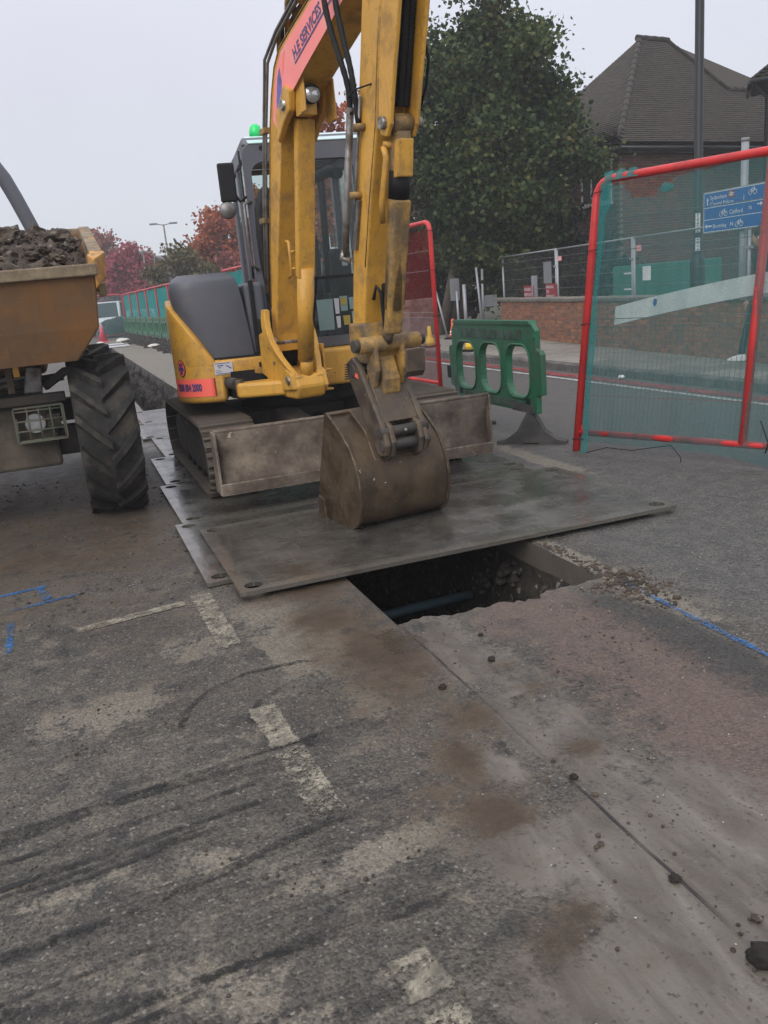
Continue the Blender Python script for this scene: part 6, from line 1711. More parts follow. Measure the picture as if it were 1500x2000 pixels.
# temporary fence behind the wall
def heras(label, y0, y1):
    p0 = W0 + wdir * ((y0 - W0.y) / wdir.y) - wn * 0.16; p1 = W0 + wdir * ((y1 - W0.y) / wdir.y) - wn * 0.16
    t = thing("site_fence", label, "fence", (p0.x, p0.y, 0.1), 0, "temporary steel fence behind the brick wall")
    z0, z1 = 0.25, 2.06
    A = lambda p, z: (p.x, p.y, z)
    MB().tube([A(p0, z0), A(p0, z1)], 0.024, 10).build("post", GALV, t)
    MB().tube([A(p1 - wdir * 0.07, z0), A(p1 - wdir * 0.07, z1)], 0.024, 10).build("post", GALV, t)
    for z in (z1 - 0.02, 0.98, z0 + 0.05):
        MB().tube([A(p0, z), A(p1 - wdir * .07, z)], 0.016 if z > 1.5 else 0.011, 8).build("rail", GALV, t)
    for z in (1.22, 1.46, 1.70, 1.88):
        MB().tube([A(p0, z), A(p1 - wdir * .07, z)], 0.004, 5).build("cross_wire", WIRE, t)
    m = MB(); L_ = (p1 - p0).length
    for k in range(1, int(L_ / 0.06)):
        q = p0 + wdir * 0.06 * k
        m.tube([A(q, z0), A(q, z1 - 0.02)], 0.0016, 3, caps=False)
    w_ = m.build("mesh_wires", WIRE, t); w_['kind'] = 'stuff'
    MB().box(p0.x - 0.03, p0.x + 0.03, p0.y - 0.05, p0.y + 0.05, 1.66, 1.70).build("clamp", GALV, t)
    return p0
heras("grey steel fence bay above the wall, left of the leaning panel", 16.75, 20.1)
heras("grey steel fence bay seen between the panel's red post and the lamp post", 13.40, 16.75)
heras("grey steel fence bay behind the blue sign", 10.05, 13.40)
def board(name, label, cat, y, z0, z1, w, mat, off=-0.10, group=None, text=None):
    p = W0 + wdir * ((y - W0.y) / wdir.y) - wn * (-off)
    p = W0 + wdir * ((y - W0.y) / wdir.y) + wn * off
    t = thing(name, label, cat, (p.x, p.y, z0), 0, group)
    def tf(u, d, z): return tuple(p + wdir * u + wn * d + Vector((0, 0, z)))
    MB(tf).box(-w / 2, w / 2, -0.006, 0.006, z0 - p.z, z1 - p.z).build("sign_panel", mat, t)
    if text:
        for txt, zz, sz in text:
            q = p + wn * 0.0075; q.z = zz
            text_mesh("lettering", txt, sz, q + wdir * (w / 2 - 0.03), -wdir, (0, 0, 1), WHITE_L if mat is RED_S else NAVY_L, t, 0.001)
    return t
board("warning_board", "red warning board behind the wall's left end", "sign board", 18.25, 1.0, 1.30, 0.62, RED_S, -0.12, None, (("DANGER", 1.18, 0.10), ("KEEP OUT", 1.06, 0.10)))
board("warning_board", "red notice board behind the wall, at the foot of the fence post", "sign board", 16.95, 0.98, 1.32, 0.60, RED_S, -0.12, None, (("WARNING", 1.22, 0.085), ("SITE", 1.12, 0.085), ("ENTRANCE", 1.02, 0.085)))
board("notice_board", "grey white board on the fence above the red notice board", "sign board", 17.15, 1.33, 1.80, 0.42, GREY_B, -0.13)
board("fence_tag", "small pale red tag on the fence post left of the leaning panel", "tag", 16.45, 1.79, 1.88, 0.15, PINK_S, -0.12)
board("fence_tag", "small pale red tag on the fence post near the lamp post", "tag", 13.10, 1.80, 1.90, 0.16, PINK_S, -0.12)
nb_ = board("paper_notice", "white paper notice on the green cabinet, behind the netting", "notice", 12.85, 1.29, 1.53, 0.26, WHITE_P, -0.13)
cbn = thing("utility_cabinet", "dull green steel cabinet behind the fence near the lamp post", "cabinet", (12.0, 15.3, 0.1))
MB().box(11.62, 12.6, 14.15, 16.45, 0.1, 1.56).build("cabinet_body", GREEN_C, cbn, 0.02)
for y0 in (14.2, 15.33):
    MB().box(11.605, 11.62, y0, y0 + 1.08, 0.2, 1.50).build("door", GREEN_C, cbn, 0.006)
for z in (1.05, 1.38):
    MB().box(11.59, 11.604, 15.72, 16.0, z, z + 0.035).build("handle", WHITE_P, cbn)
tag(MB().box(10.48, 10.58, 17.93, 18.04, 0.9, 1.52).build("short_post", GALV, None, 0.005), "short pale grey square post standing on the wall's left end", "post")
# leaning poles and boards in the gateway under the tree
for (a, b, r, lab) in (((10.30, 20.5, 1.85), (10.40, 20.5, 0.1), 0.03, "thin grey pole leaning under the tree beside the gateway"),
                      ((10.52, 20.6, 1.80), (10.46, 20.6, 0.1), 0.035, "upright grey pole under the tree nearest the brick wall"),
                      ((9.25, 20.8, 1.35), (9.42, 20.6, 0.1), 0.025, "thin slanting stake left of the gateway beneath the tree"),
                      ((10.02, 20.7, 1.45), (10.02, 20.7, 0.1), 0.05, "thick grey gatepost left of the leaning poles"),
                      ((9.80, 20.7, 1.3), (9.80, 20.7, 0.1), 0.03, "short grey post at the left of the gateway")):
    tag(MB().tube([b, a], r, 10).build("pole", GALV, None), lab, "pole", "poles in the gateway under the tree")
for (x0, x1, y, z0, z1, lab) in ((9.72, 9.98, 20.9, 1.05, 1.62, "pale grey sheet hanging in the gateway under the tree"), (10.50, 10.92, 20.6, 0.82, 1.12, "grey board lying between the poles and the brick wall")):
    tag(MB().box(x0, x1, y, y + 0.03, z0, z1).build("board", GREY_B, None, 0.004), lab, "board")

# ------------------------------------------------------------------ houses
HC = Vector((15.12, 21.0, 0)); fd = Vector((0.98570347, 0.16848938, 0)); pp = Vector((-0.16848938, 0.98570347, 0))
EZ = 4.73
hs_ = thing("brick_house", "brick house with a steep brown tiled roof behind the boundary wall", "house", (17.5, 24.5, 0.1))
def ht(u, v, z): return tuple(HC + fd * u + pp * v + Vector((0, 0, z)))
FW, LW = 9.5, 6.3
MB(ht).box(0.40, FW, 0.40, LW - 0.35, 0.0, EZ - 0.05).build("wall", MORTAR, hs_)
HBm = brick_mesh(0.213, 0.065, 0.014, "brick", BRICK_H)
hm4 = Matrix.Identity(4)
for i in range(3): hm4[i][0] = fd[i]; hm4[i][1] = -pp[i]; hm4[i][2] = (0, 0, 1)[i]
jb = MB(ht); nb = 0
off = HC - Vector(hs_.location)
for c_ in range(58):
    z = 0.25 + c_ * 0.0765
    for k in range(41):
        u = 0.41 + k * 0.223 + (0.11 if c_ % 2 else 0)
        if u + 0.213 > FW: continue
        if z > 2.9 and u < 3.4 and nb < 300:
            nb += 1
            put("brick", HBm, hs_, mat4=Matrix.Translation(off + fd * (u + 0.1065) + pp * (0.40 + 0.001) + Vector((0, 0, z))) @ hm4)
        else:
            jb.box(u, u + 0.213, 0.387, 0.40, z, z + 0.065)
    for k in range(25):
        v = 0.42 + k * 0.223 + (0.11 if c_ % 2 else 0)
        if v + 0.213 > LW - 0.35: continue
        if 0.62 < v + 0.1 < 1.92 and 3.25 < z < 4.55: continue
        jb.box(0.387, 0.40, v, v + 0.213, z, z + 0.065)
o = jb.build("brickwork", BRICK_H, hs_); o['kind'] = 'stuff'
wf = MB(ht)
wf.box(0.33, 0.40, 0.70, 0.76, 3.35, 4.55); wf.box(0.33, 0.40, 1.84, 1.90, 3.35, 4.55); wf.box(0.33, 0.40, 0.761, 1.839, 3.35, 3.41); wf.box(0.33, 0.40, 0.761, 1.839, 4.49, 4.55)
wf.box(0.33, 0.40, 1.10, 1.15, 3.411, 4.489); wf.box(0.34, 0.40, 1.46, 1.51, 3.411, 4.489)
wfo = wf.build("window", WFRAME, hs_)
MB(ht).box(0.36, 0.37, 0.76, 1.84, 3.41, 4.49).build("pane", CARGLASS, wfo)
MB(ht).box(0.27, 0.42, 0.66, 1.94, 3.29, 3.345).build("sill", WFRAME, wfo)
MB(ht).box(0.02, FW, 0.05, 0.40, EZ - 0.16, EZ - 0.06).box(0.05, 0.40, 0.401, LW, EZ - 0.16, EZ - 0.06).build("soffit", DARK, hs_)
MB(ht).tube([(-0.02, -0.05, EZ - 0.05), (FW, -0.05, EZ - 0.05)], 0.055, 8).tube([(-0.05, -0.03, EZ - 0.05), (-0.05, LW, EZ - 0.05)], 0.055, 8).build("gutter", LAMP_B, hs_)
# roof: front plane with long lower wing, left hip plane
TH = radians(50)
ridge_z = 8.42; rv_ = (ridge_z - EZ) / math.tan(TH)
def uv(p): q = Vector(p) - HC; return (q.dot(fd), q.dot(pp), p[2])
rl = uv((18.61, 24.70, 8.40)); rr = uv((19.81, 24.98, 8.40)); low = uv((21.19, 23.71, 6.69)); 
rlu, rru, lwu = rl[0], rr[0], low[0]
loz = 6.69; lov = (loz - EZ) / math.tan(TH)
deck = MB(ht)
deck.add([(0.05, 0.05, EZ), (FW, 0.05, EZ), (FW, lov, loz - .03), (lwu, lov, loz - .03), (rru, rv_, ridge_z - .03), (rlu, rv_, ridge_z - .03)], [(0, 1, 2, 3, 4, 5)])
deck.add([(0.05, 0.05, EZ), (rlu, rv_, ridge_z - .03), (0.05, 2 * rv_ - .05, EZ)], [(0, 1, 2)])
deck.add([(rlu, rv_, ridge_z - .03), (rru, rv_, ridge_z - .03), (FW, 2 * rv_, EZ), (0.05, 2 * rv_, EZ)], [(0, 1, 2, 3)])
deck.add([(rru, rv_, ridge_z - .03), (lwu, lov, loz - .03), (FW, lov, loz - .03), (FW, 2 * rv_, EZ)], [(0, 1, 2, 3)])
deck.build("roof", TILE, hs_, fix=False)
tl = MB(ht)
def bell(v, z):   # slight kick-out at the eaves
    k = max(0.0, 1 - v / 1.1)
    return v - 0.10 * k * k, z + 0.10 * k * k - 0.02
gz = 0.095 * sin(TH); gv = 0.095 * cos(TH)
nc = int(rv_ / gv)
for c_ in range(nc):
    v0 = c_ * gv; v1 = v0 + gv * 1.55
    z0 = EZ + c_ * gz; z1 = z0 + gz * 1.55
    uL = rlu * v0 / rv_
    if z0 < loz: uR = FW
    else: uR = rru + (lwu - rru) * (1 - (v0 - lov) / (rv_ - lov))
    vv0, zz0 = bell(v0, z0); vv1, zz1 = bell(v1, z1)
    u = uL + (0.0825 if c_ % 2 else 0)
    while u < uR - 0.02:
        w = min(0.16, uR - u); j = rs.uniform(-0.004, 0.006)
        tl.hexa([(u, vv0 - .018, zz0 + .012 + j), (u + w, vv0 - .018, zz0 + .012 + j), (u + w, vv1, zz1 - .004), (u, vv1, zz1 - .004),
                 (u, vv0 - .026, zz0 + .026 + j), (u + w, vv0 - .026, zz0 + .026 + j), (u + w, vv1 - .006, zz1 + .008), (u, vv1 - .006, zz1 + .008)])
        u += 0.165
    # left hip plane
    a = c_ / nc; uu0 = rlu * a; uu1 = uu0 + rlu / nc * 1.55
    va, vb = rv_ * a, 2 * rv_ - rv_ * a
    k = max(0.0, 1 - v0 / 1.1); uu0b = uu0 - 0.10 * k * k
    v = va + (0.0825 if c_ % 2 else 0)
    zz0 = z0 + 0.10 * k * k - .02
    while v < min(vb, 5.5):
        w = min(0.16, vb - v); j = rs.uniform(-0.004, 0.006)
        tl.hexa([(uu0b - .018, v, zz0 + .012 + j), (uu0b - .018, v + w, zz0 + .012 + j), (uu1, v + w, z1 - .004), (uu1, v, z1 - .004),
                 (uu0b - .028, v, zz0 + .028 + j), (uu0b - .028, v + w, zz0 + .028 + j), (uu1 - .006, v + w, z1 + .01), (uu1 - .006, v, z1 + .01)])
        v += 0.165
o = tl.build("roof_tiles", TILE, hs_, fix=False); o['kind'] = 'stuff'
# hip and ridge tiles
ridge_t = MB().lathe([(0.10, -0.17), (0.085, 0.17)], (0, 0, 0), 'X', 12).mesh("ridge_tile", TILE, fix=False)
def run_tiles(a, b, nm, step=0.30):
    a = Vector(a); b = Vector(b); d = b - a; k = max(1, int(d.length / step))
    q = d.to_track_quat('X', 'Z').to_matrix().to_4x4()
    for i in range(k):
        put(nm, ridge_t, hs_, mat4=Matrix.Translation(a + d * (i + 0.5) / k - Vector(hs_.location)) @ q)
run_tiles(ht(rlu - .1, rv_, ridge_z + .02), ht(rru + .1, rv_, ridge_z + .02), "ridge_tile")
run_tiles(ht(0.25, 0.25, EZ + 0.22), ht(rlu, rv_, ridge_z - .01), "hip_tile", 0.34)
run_tiles(ht(rru, rv_, ridge_z - .01), ht(lwu, lov, loz), "hip_tile", 0.34)
run_tiles(ht(lwu, lov, loz + .01), ht(FW, lov, loz + .01), "ridge_tile", 0.34)

# second house at the right edge, its eaves just in frame
h2 = thing("neighbour_house", "dark brick house corner with scalloped tiled eaves at the right edge", "house", (20, 20.5, 0.1))
HC2 = Vector((17.75, 19.0, 0)); fd2 = Vector((0.745, -0.667, 0)); pp2 = Vector((0.667, 0.745, 0))
def h2t(u, v, z): return tuple(HC2 + fd2 * u + pp2 * v + Vector((0, 0, z)))
MB(h2t).box(0.45, 6.0, 0.45, 2.05, 0.0, 5.88).build("wall", BRICK_H, h2)
b2 = MB(h2t)
for c_ in range(74):
    z = 0.2 + c_ * 0.0765
    for k in range(7):
        v = 0.46 + k * 0.223 + (0.11 if c_ % 2 else 0)
        if v + 0.213 < 2.05: b2.box(0.437, 0.45, v, v + 0.213, z, z + 0.065)
    for k in range(24):
        u = 0.46 + k * 0.223 + (0.11 if c_ % 2 else 0)
        if u + 0.213 < 6.0: b2.box(u, u + 0.213, 0.437, 0.45, z, z + 0.065)
o = b2.build("brickwork", BRICK_H, h2); o['kind'] = 'stuff'
MB(h2t).prism([(0.0, 5.86), (0.5, 5.90), (0.5, 5.83)], 'YZ', 0.05, 6.0).box(0.05, 0.5, 0.5, 2.3, 5.85, 5.92).build("eaves", DARK, h2)
rt = MB(h2t)
for c_ in range(22):
    v0 = c_ * 0.105; z0 = 5.93 + c_ * 0.085
    u = v0 + 0.0
    while u < 6.0:
        rt.prism([(u, z0), (u + 0.06, z0 + 0.028), (u + 0.13, z0 + 0.01), (u + 0.2, z0), (u + 0.2, z0 - 0.02), (u, z0 - 0.02)], 'XZ', v0 - 0.03, v0 + 0.14)
        u += 0.2
    v = v0
    while v < 2.4:
        rt.hexa([(v0 - .03, v, z0 - .02), (v0 - .03, v + .19, z0 - .02), (v0 + .14, v + .19, z0 + .08), (v0 + .14, v, z0 + .08), (v0 - .03, v, z0 + .02), (v0 - .03, v + .19, z0 + .03), (v0 + .14, v + .19, z0 + .12), (v0 + .14, v, z0 + .11)])
        v += 0.2
o = rt.build("roof_tiles", TILE, h2); o['kind'] = 'stuff'
MB(h2t).tube([(0.12, 0.12, 5.82), (0.20, 0.2, 5.66), (0.40, 0.40, 5.5), (0.40, 0.40, 0.2)], 0.045, 8).build("downpipe", LAMP_B, h2)
MB(h2t).tube([(-0.02, -0.03, 5.86), (6.0, -0.03, 5.86)], 0.05, 8).tube([(-0.03, -0.02, 5.86), (-0.03, 2.4, 5.86)], 0.05, 8).build("gutter", LAMP_B, h2)

# red brick house glimpsed through the cab, and a grey roof behind the far trees
def far_house(label, loc, w, d, hw, hr, wallm, roofm, rz=0.0):
    t = thing("far_house", label, "house", loc, rz)
    def q(mb, nm_, mat, par=t): return put(nm_, mb.mesh(nm_, mat), par)
    q(MB().box(-w / 2, w / 2, -d / 2, d / 2, 0, hw), "wall", wallm)
    r_ = q(MB().prism([(-d / 2 - .4, hw), (d / 2 + .4, hw), (0, hw + hr)], 'YZ', -w / 2 - .3, w / 2 + .3), "roof", roofm)
    q(MB().box(w * .2, w * .2 + .7, -.35, .35, hw + hr * .4, hw + hr + .8), "chimney", wallm, r_)
    for kx in range(3):
        for kz in range(2):
            x = -w / 2 + w * (kx + .5) / 3; z = hw * (.15 + .5 * kz)
            f_ = q(MB().box(x - .6, x + .6, -d / 2 - .06, -d / 2, z, z + 1.3), "window", WFRAME)
            for s_ in (-.29, .29): q(MB().box(x + s_ - .25, x + s_ + .25, -d / 2 - .075, -d / 2 - .061, z + .08, z + 1.22), "pane", CARGLASS, f_)
far_house("red brick house glimpsed through the digger's cab windows", (15.6, 46, 0.1), 7, 7, 5.4, 3.0, BRICK_H, TILE, 0.0)
far_house("grey roofed house fading into the mist behind the red trees", (14.5, 88, 0), 13, 9, 3.9, 2.4, GREY_B, paint("slate", (0.10, 0.10, 0.11), 0.7), 0.05)

# ------------------------------------------------------------------ trees and hedge
def leaves_mesh(name, cen, mat, size, nrng, droop=0.2):
    n = len(cen)
    d = nrng.normal(size=(n, 3)); d[:, 2] = d[:, 2] * 0.6 - droop; d /= np.linalg.norm(d, axis=1)[:, None]
    r_ = nrng.normal(size=(n, 3)); s_ = np.cross(d, r_); s_ /= np.linalg.norm(s_, axis=1)[:, None]
    nn = np.cross(d, s_)
    sz = size * nrng.uniform(0.6, 1.35, n)[:, None]
    base = cen
    a = base; b = base + d * sz * 0.45 + s_ * sz * 0.46 + nn * sz * 0.08; c = base + d * sz * 1.05 - nn * sz * 0.10; e_ = base + d * sz * 0.45 - s_ * sz * 0.46 + nn * sz * 0.08
    v = np.stack([a, b, c, e_], 1).reshape(-1, 3)
    me = bpy.data.meshes.new(name)
    me.vertices.add(4 * n); me.vertices.foreach_set('co', v.reshape(-1))
    idx = np.arange(4 * n).reshape(-1, 4)
    tri = np.concatenate([idx[:, [0, 1, 2]], idx[:, [0, 2, 3]]], 1).reshape(-1)
    me.loops.add(len(tri)); me.loops.foreach_set('vertex_index', tri)
    me.polygons.add(2 * n); me.polygons.foreach_set('loop_start', np.arange(0, 6 * n, 3)); me.polygons.foreach_set('loop_total', np.full(2 * n, 3))
    me.materials.append(mat); me.update(); me.validate()
    return me
def tree(name, label, cat, base, cc, rad, mat, nl, size, clumps=90, cl=0.5, bark=BARK, seed=1, trunk_r=0.14, group=None, fill=0.55, shape=1.0, stems=1):
    nr = np.random.default_rng(seed)
    t = thing(name, label, cat, base, 0, group)
    b = Vector(base); c = Vector(cc)
    # clump centres through an uneven ellipsoid, denser to the outside
    dd = nr.normal(size=(clumps, 3)); dd /= np.linalg.norm(dd, axis=1)[:, None]
    rr_ = nr.uniform(0, 1, clumps) ** fill
    bumpy = 1 + 0.16 * np.sin(dd[:, 0] * 5 + seed) * np.cos(dd[:, 2] * 4 + seed * 2)
    cl_c = np.array(cc) + dd * np.array(rad) * (rr_ * bumpy)[:, None]
    if shape != 1.0:
        hfr = (cl_c[:, 2] - cc[2]) / rad[2]
        k = 1 - (1 - shape) * np.clip(hfr, 0, 1)
        cl_c[:, :2] = np.array(cc)[:2] + (cl_c[:, :2] - np.array(cc)[:2]) * k[:, None]
    per = nr.integers(0, clumps, nl)
    sc = cl * nr.uniform(0.6, 1.3, clumps)
    pts = cl_c[per] + nr.normal(size=(nl, 3)) * (sc[per] * 0.5)[:, None] * np.array([1, 1, 0.75])
    me = leaves_mesh("crown", pts - np.array(base), mat, size, nr)
    put("crown", me, t)
    m = MB()
    for s_ in range(stems):
        bo_ = b + Vector((0.25 * (s_ - (stems - 1) / 2), 0.1 * s_, 0))
        tip = c + Vector((rad[0] * 0.1 * (s_ - (stems - 1) / 2), 0, rad[2] * 0.35))
        m.tube([bo_, bo_.lerp(tip, 0.3) + Vector((0.05, 0, 0)), bo_.lerp(tip, 0.6) - Vector((0.05, 0, 0)), tip], [trunk_r, trunk_r * .8, trunk_r * .5, trunk_r * .15], 9)
    m.build("trunk", bark, t)
    for k in range(min(26, clumps // 3)):
        e2 = Vector(cl_c[k]); fz = min(0.8, max(0.25, (e2.z - b.z) / max(0.1, (c.z + rad[2] * .35 - b.z)) * 0.6))
        s0 = b.lerp(c + Vector((0, 0, rad[2] * 0.35)), fz)
        mid = s0.lerp(e2, 0.5) + Vector((0, 0, -0.1 * (e2 - s0).length))
        MB().tube([s0, mid, e2], [trunk_r * 0.35, trunk_r * 0.22, trunk_r * 0.06], 6).build("branch", bark, t)
    return t
tree("sycamore_tree", "tall dense dark green tree between the digger's arm and the house", "tree", (10.25, 22.3, 0.05), (11.58, 21.7, 5.0), (2.5, 2.3, 3.75), LEAF_G, 95000, 0.125, 260, 0.66, BARK, 4, 0.16, None, 0.5, 0.82, 3)
tree("autumn_tree", "thin red leaved tree right behind the digger's cab roof", "tree", (8.7, 26.5, 0.05), (8.75, 26.3, 4.9), (1.75, 1.5, 2.9), LEAF_R, 5200, 0.15, 110, 0.42, BARK_D, 5, 0.09, None, 0.6, 0.5)
tree("autumn_tree", "large orange red tree left of the cab, beyond the fence row", "tree", (8.9, 47, 0), (8.9, 47, 4.2), (2.2, 1.8, 2.3), LEAF_R, 7500, 0.21, 120, 0.62, BARK_D, 7, 0.14, None, 0.6, 0.8)
tree("autumn_tree", "taller red tree touching the cab's left pillar", "tree", (10.2, 45.5, 0), (10.1, 45.5, 5.0), (1.0, 1.0, 2.3), LEAF_R, 3600, 0.2, 60, 0.55, BARK_D, 8, 0.12, None, 0.6, 0.7)
tree("autumn_tree", "crimson bushy tree right of the dumper's skip in the mist", "tree", (4.9, 62, 0), (4.9, 62, 3.4), (1.9, 1.6, 2.4), LEAF_C, 9000, 0.25, 100, 0.6, BARK_D, 9, 0.12, None, 0.6, 0.7)
tree("autumn_tree", "faded plum coloured tree in the mist behind the skip's corner", "tree", (4.0, 76, 0), (4.0, 76, 4.6), (2.6, 2.0, 3.2), LEAF_P, 7000, 0.30, 90, 0.7, BARK_D, 10, 0.14, None, 0.6, 0.6)
tree("autumn_tree", "plum coloured tree farthest left above the skip", "tree", (1.2, 82, 0), (1.2, 82, 4.6), (2.6, 2.0, 2.8), LEAF_P, 5000, 0.30, 80, 0.7, BARK_D, 11, 0.14, None, 0.6, 0.8)
tree("bush", "olive green bush below the orange red tree", "bush", (6.2, 44, 0), (6.2, 44, 2.4), (1.9, 1.3, 1.6), LEAF_O, 9000, 0.18, 100, 0.5, BARK_D, 12, 0.08, None, 0.6, 1.0)
tree("bush", "dull red bush at the foot of the red tree by the engine cover", "bush", (8.3, 40, 0), (8.3, 40, 2.3), (1.5, 1.2, 1.6), LEAF_P, 6000, 0.17, 70, 0.45, BARK_D, 13, 0.08, None, 0.6, 1.0)
tree("autumn_tree", "pale autumn tree far off behind the crimson one", "tree", (8.0, 84, 0), (8.0, 84, 3.6), (4.0, 2.0, 2.6), LEAF_O, 7000, 0.30, 90, 0.8, BARK_D, 14, 0.14, None, 0.6, 0.8)
# dark foliage mass added for the shade under the big tree, then more planting
tree("bush", "dark foliage mass added behind the gateway for the shade under the big tree", "bush", (10.5, 25.5, 0.05), (11.2, 25.5, 1.9), (2.6, 1.2, 2.0), LEAF_H, 12000, 0.15, 120, 0.5, BARK_D, 15, 0.1, None, 0.7, 1.0)
tree("bush", "dark evergreen bush behind the steel fence and red boards", "bush", (13.3, 21.5, 0.05), (13.3, 21.2, 1.5), (1.7, 1.6, 1.7), LEAF_H, 9000, 0.14, 90, 0.45, BARK_D, 16, 0.1, None, 0.7, 1.0)
hd = thing("hedge", "dark hedge closing the view behind the far brick wall", "hedge", (9.4, 31, 0.05))
nr = np.random.default_rng(3)
pts = np.stack([nr.uniform(7.2, 12.5, 9000), nr.uniform(30.0, 31.4, 9000), nr.uniform(0, 1, 9000) ** 0.8 * 3.0], 1)
pts[:, 2] *= 1 + 0.25 * np.sin(pts[:, 0] * 3)
put("crown", leaves_mesh("crown", pts - np.array((9.4, 31, 0.05)), LEAF_H, 0.19, nr), hd)
m = MB()
for k in range(6): m.tube([(7.5 + 0.9 * k, 30.7, 0), (7.5 + .9 * k, 30.7, 2)], 0.05, 6)
o = m.build("stems", BARK_D, hd); o['kind'] = 'stuff'
wd = tree("ivy_clump", "small weed clump at the foot of the lamp post", "plant", (9.98, 12.2, 0.12), (9.98, 12.2, 0.2), (0.16, 0.16, 0.12), LEAF_O, 300, 0.05, 10, 0.08, BARK_D, 17, 0.01)
# distant street lamps
for (x, y, z, arm_, lab) in ((7.45, 60, 6.75, 1, "far twin armed street lamp above the red tree"), (5.3, 62, 5.9, 0, "far thin pole above the crimson tree"), (5.95, 61, 5.2, 0, "far thin pole right of the crimson tree")):
    t = thing("street_lamp" if arm_ else "pole", lab, "lamp post" if arm_ else "pole", (x, y, 0))
    MB().tube([(x, y, 0), (x, y, z)], [0.09, 0.05], 8).build("column", PIPE_M, t)
    if arm_:
        for s_ in (-1, 1):
            MB().tube([(x, y, z - 0.05), (x + s_ * 0.5, y, z + 0.05)], 0.03, 6).build("bracket_arm", PIPE_M, t)
            MB().box(x + s_ * .65 - .25, x + s_ * .65 + .25, y - .1, y + .1, z + 0.0, z + .1).build("lantern", GREY_B, t)
    else:
        MB().box(x - .25, x + .12, y - .08, y + .08, z - .08, z + .02).build("pole_head", GREY_B, t)

# ------------------------------------------------------------------ van and car in the mist, bundle, debris
def vehicle(name, label, cat, loc, rz, Lh, Wd, H1, H2, front, body):
    t = thing(name, label, cat, loc, rz)
    def q(mb, nm_, mat, par=t): return put(nm_, mb.mesh(nm_, mat), par)
    prof = [(-Lh / 2, .35), (Lh / 2, .35), (Lh / 2 + .02, H1 * .8), (Lh / 2 - front * .35, H1), (Lh / 2 - front, H2 - .06), (Lh / 2 - front - .3, H2), (-Lh / 2 + .25, H2), (-Lh / 2 + .02, H1)]
    b_ = q(MB().prism(prof, 'XZ', -Wd / 2, Wd / 2), "body", body)
    mo = b_.modifiers.new('b', 'BEVEL'); mo.width = .08; mo.segments = 3; mo.limit_method = 'ANGLE'
    a0, a1 = Lh / 2 - front * .38, Lh / 2 - front + .02
    q(MB().add([(a0 + .02, -Wd * .44, H1 + .03), (a0 + .02, Wd * .44, H1 + .03), (a1 + .05, Wd * .40, H2 - .08), (a1 + .05, -Wd * .40, H2 - .08)], [(0, 1, 2, 3)]), "windscreen", CARGLASS)
    for s_ in (-1, 1):
        q(MB().box(-Lh * .1, Lh * .2, s_ * Wd / 2 - .005, s_ * Wd / 2 + .012, H1 + .02, H2 - .12), "side_window", CARGLASS)
        for x in (-Lh * .32, Lh * .32):
            w_ = q(MB().lathe([(.18, -.1), (.31, -.1), (.33, -.06), (.33, .06), (.31, .1), (.18, .1)], (x, s_ * (Wd / 2 - .1), .33), 'Y', 16), "wheel", BLACK)
            q(MB().lathe([(0, -.08), (.18, -.1), (.18, .1), (0, .08)], (x, s_ * (Wd / 2 - .1), .33), 'Y', 12), "rim", PIPE_M, w_)
        q(MB().box(Lh / 2 - .02, Lh / 2 + .05, s_ * Wd * .36 - .16, s_ * Wd * .36 + .16, H1 * .62, H1 * .8), "headlight", LENS)
    q(MB().box(Lh / 2, Lh / 2 + .06, -Wd * .46, Wd * .46, .38, .55), "bumper", GREY_B)
vehicle("parked_van", "white van showing through the netted panel at the trench's far end", "van", (3.0, 60, 0), radians(-98), 4.9, 1.9, 1.15, 2.15, 1.3, VAN)
vehicle("parked_car", "silver grey car in the mist right of the white van", "car", (4.9, 57.5, 0), radians(-95), 4.2, 1.75, 0.95, 1.48, 1.5, paint("silver_car_paint", (0.30, 0.33, 0.35), 0.3, var=0.05))
bd = clod_mesh("covered_bundle", TARP, 0.62, 3, 78, 0.30, 1.0)
o = put("covered_bundle", bd, None, (3.05, 54.6, 0.45)); o.scale = (1.25, 1.0, 1.2)
tag(o, "rounded dark covered bundle behind the netted panel closing the trench", "bundle")
def sheet_thing(name, label, cat, x0, x1, y0, y1, z, mat, rz=0.0):
    t = MB().box(x0, x1, y0, y1, z, z + 0.03).build(name, mat, None, 0.004); tag(t, label, cat, "pale sheets lying across the far trench"); t.rotation_euler = (0, 0, rz); return t
sheet_thing("metal_sheet", "pale metal sheet lying across the trench nearest the skip", "metal sheet", 0.3, 2.7, 39.2, 40.6, 0.02, TIN)
sheet_thing("metal_sheet", "pale metal sheet lying across the trench farther back", "metal sheet", 0.5, 2.6, 41.5, 42.9, 0.03, TIN)
for (x, y, s_, lab) in ((2.75, 44.6, 0.24, "white sandbag beside the far corner of the row"), (3.35, 35.6, 0.17, "white sandbag on the barrier feet near the engine cover"), (1.7, 45.6, 0.13, "small white bag at the far end near the faded red cone")):
    o = put("sandbag", clod_mesh("sandbag", SANDBAG, s_, 3, int(y * 10), 0.15, 0.5), None, (x, y, s_ * 0.42)); o.scale = (1.4, 0.9, 1); tag(o, lab, "sandbag", "white sandbags along the far trench")
m = MB()
for k in range(26):
    y = 30 + k * 0.6; x = row_x(y) - 0.55 - rs.uniform(0, 0.5)
    m.hexa([(x - .22, y - .12, 0.0), (x + .22, y - .16, 0.0), (x + .22, y + .05, 0.0), (x - .22, y + .1, 0.0), (x - .2, y - .1, 0.06 + rs.uniform(0, .05)), (x + .2, y - .14, 0.09 + rs.uniform(0, .06)), (x + .2, y + .04, 0.09), (x - .2, y + .08, .07)])
o = m.build("rubble", SOIL_D, None); tag(o, kind='stuff')
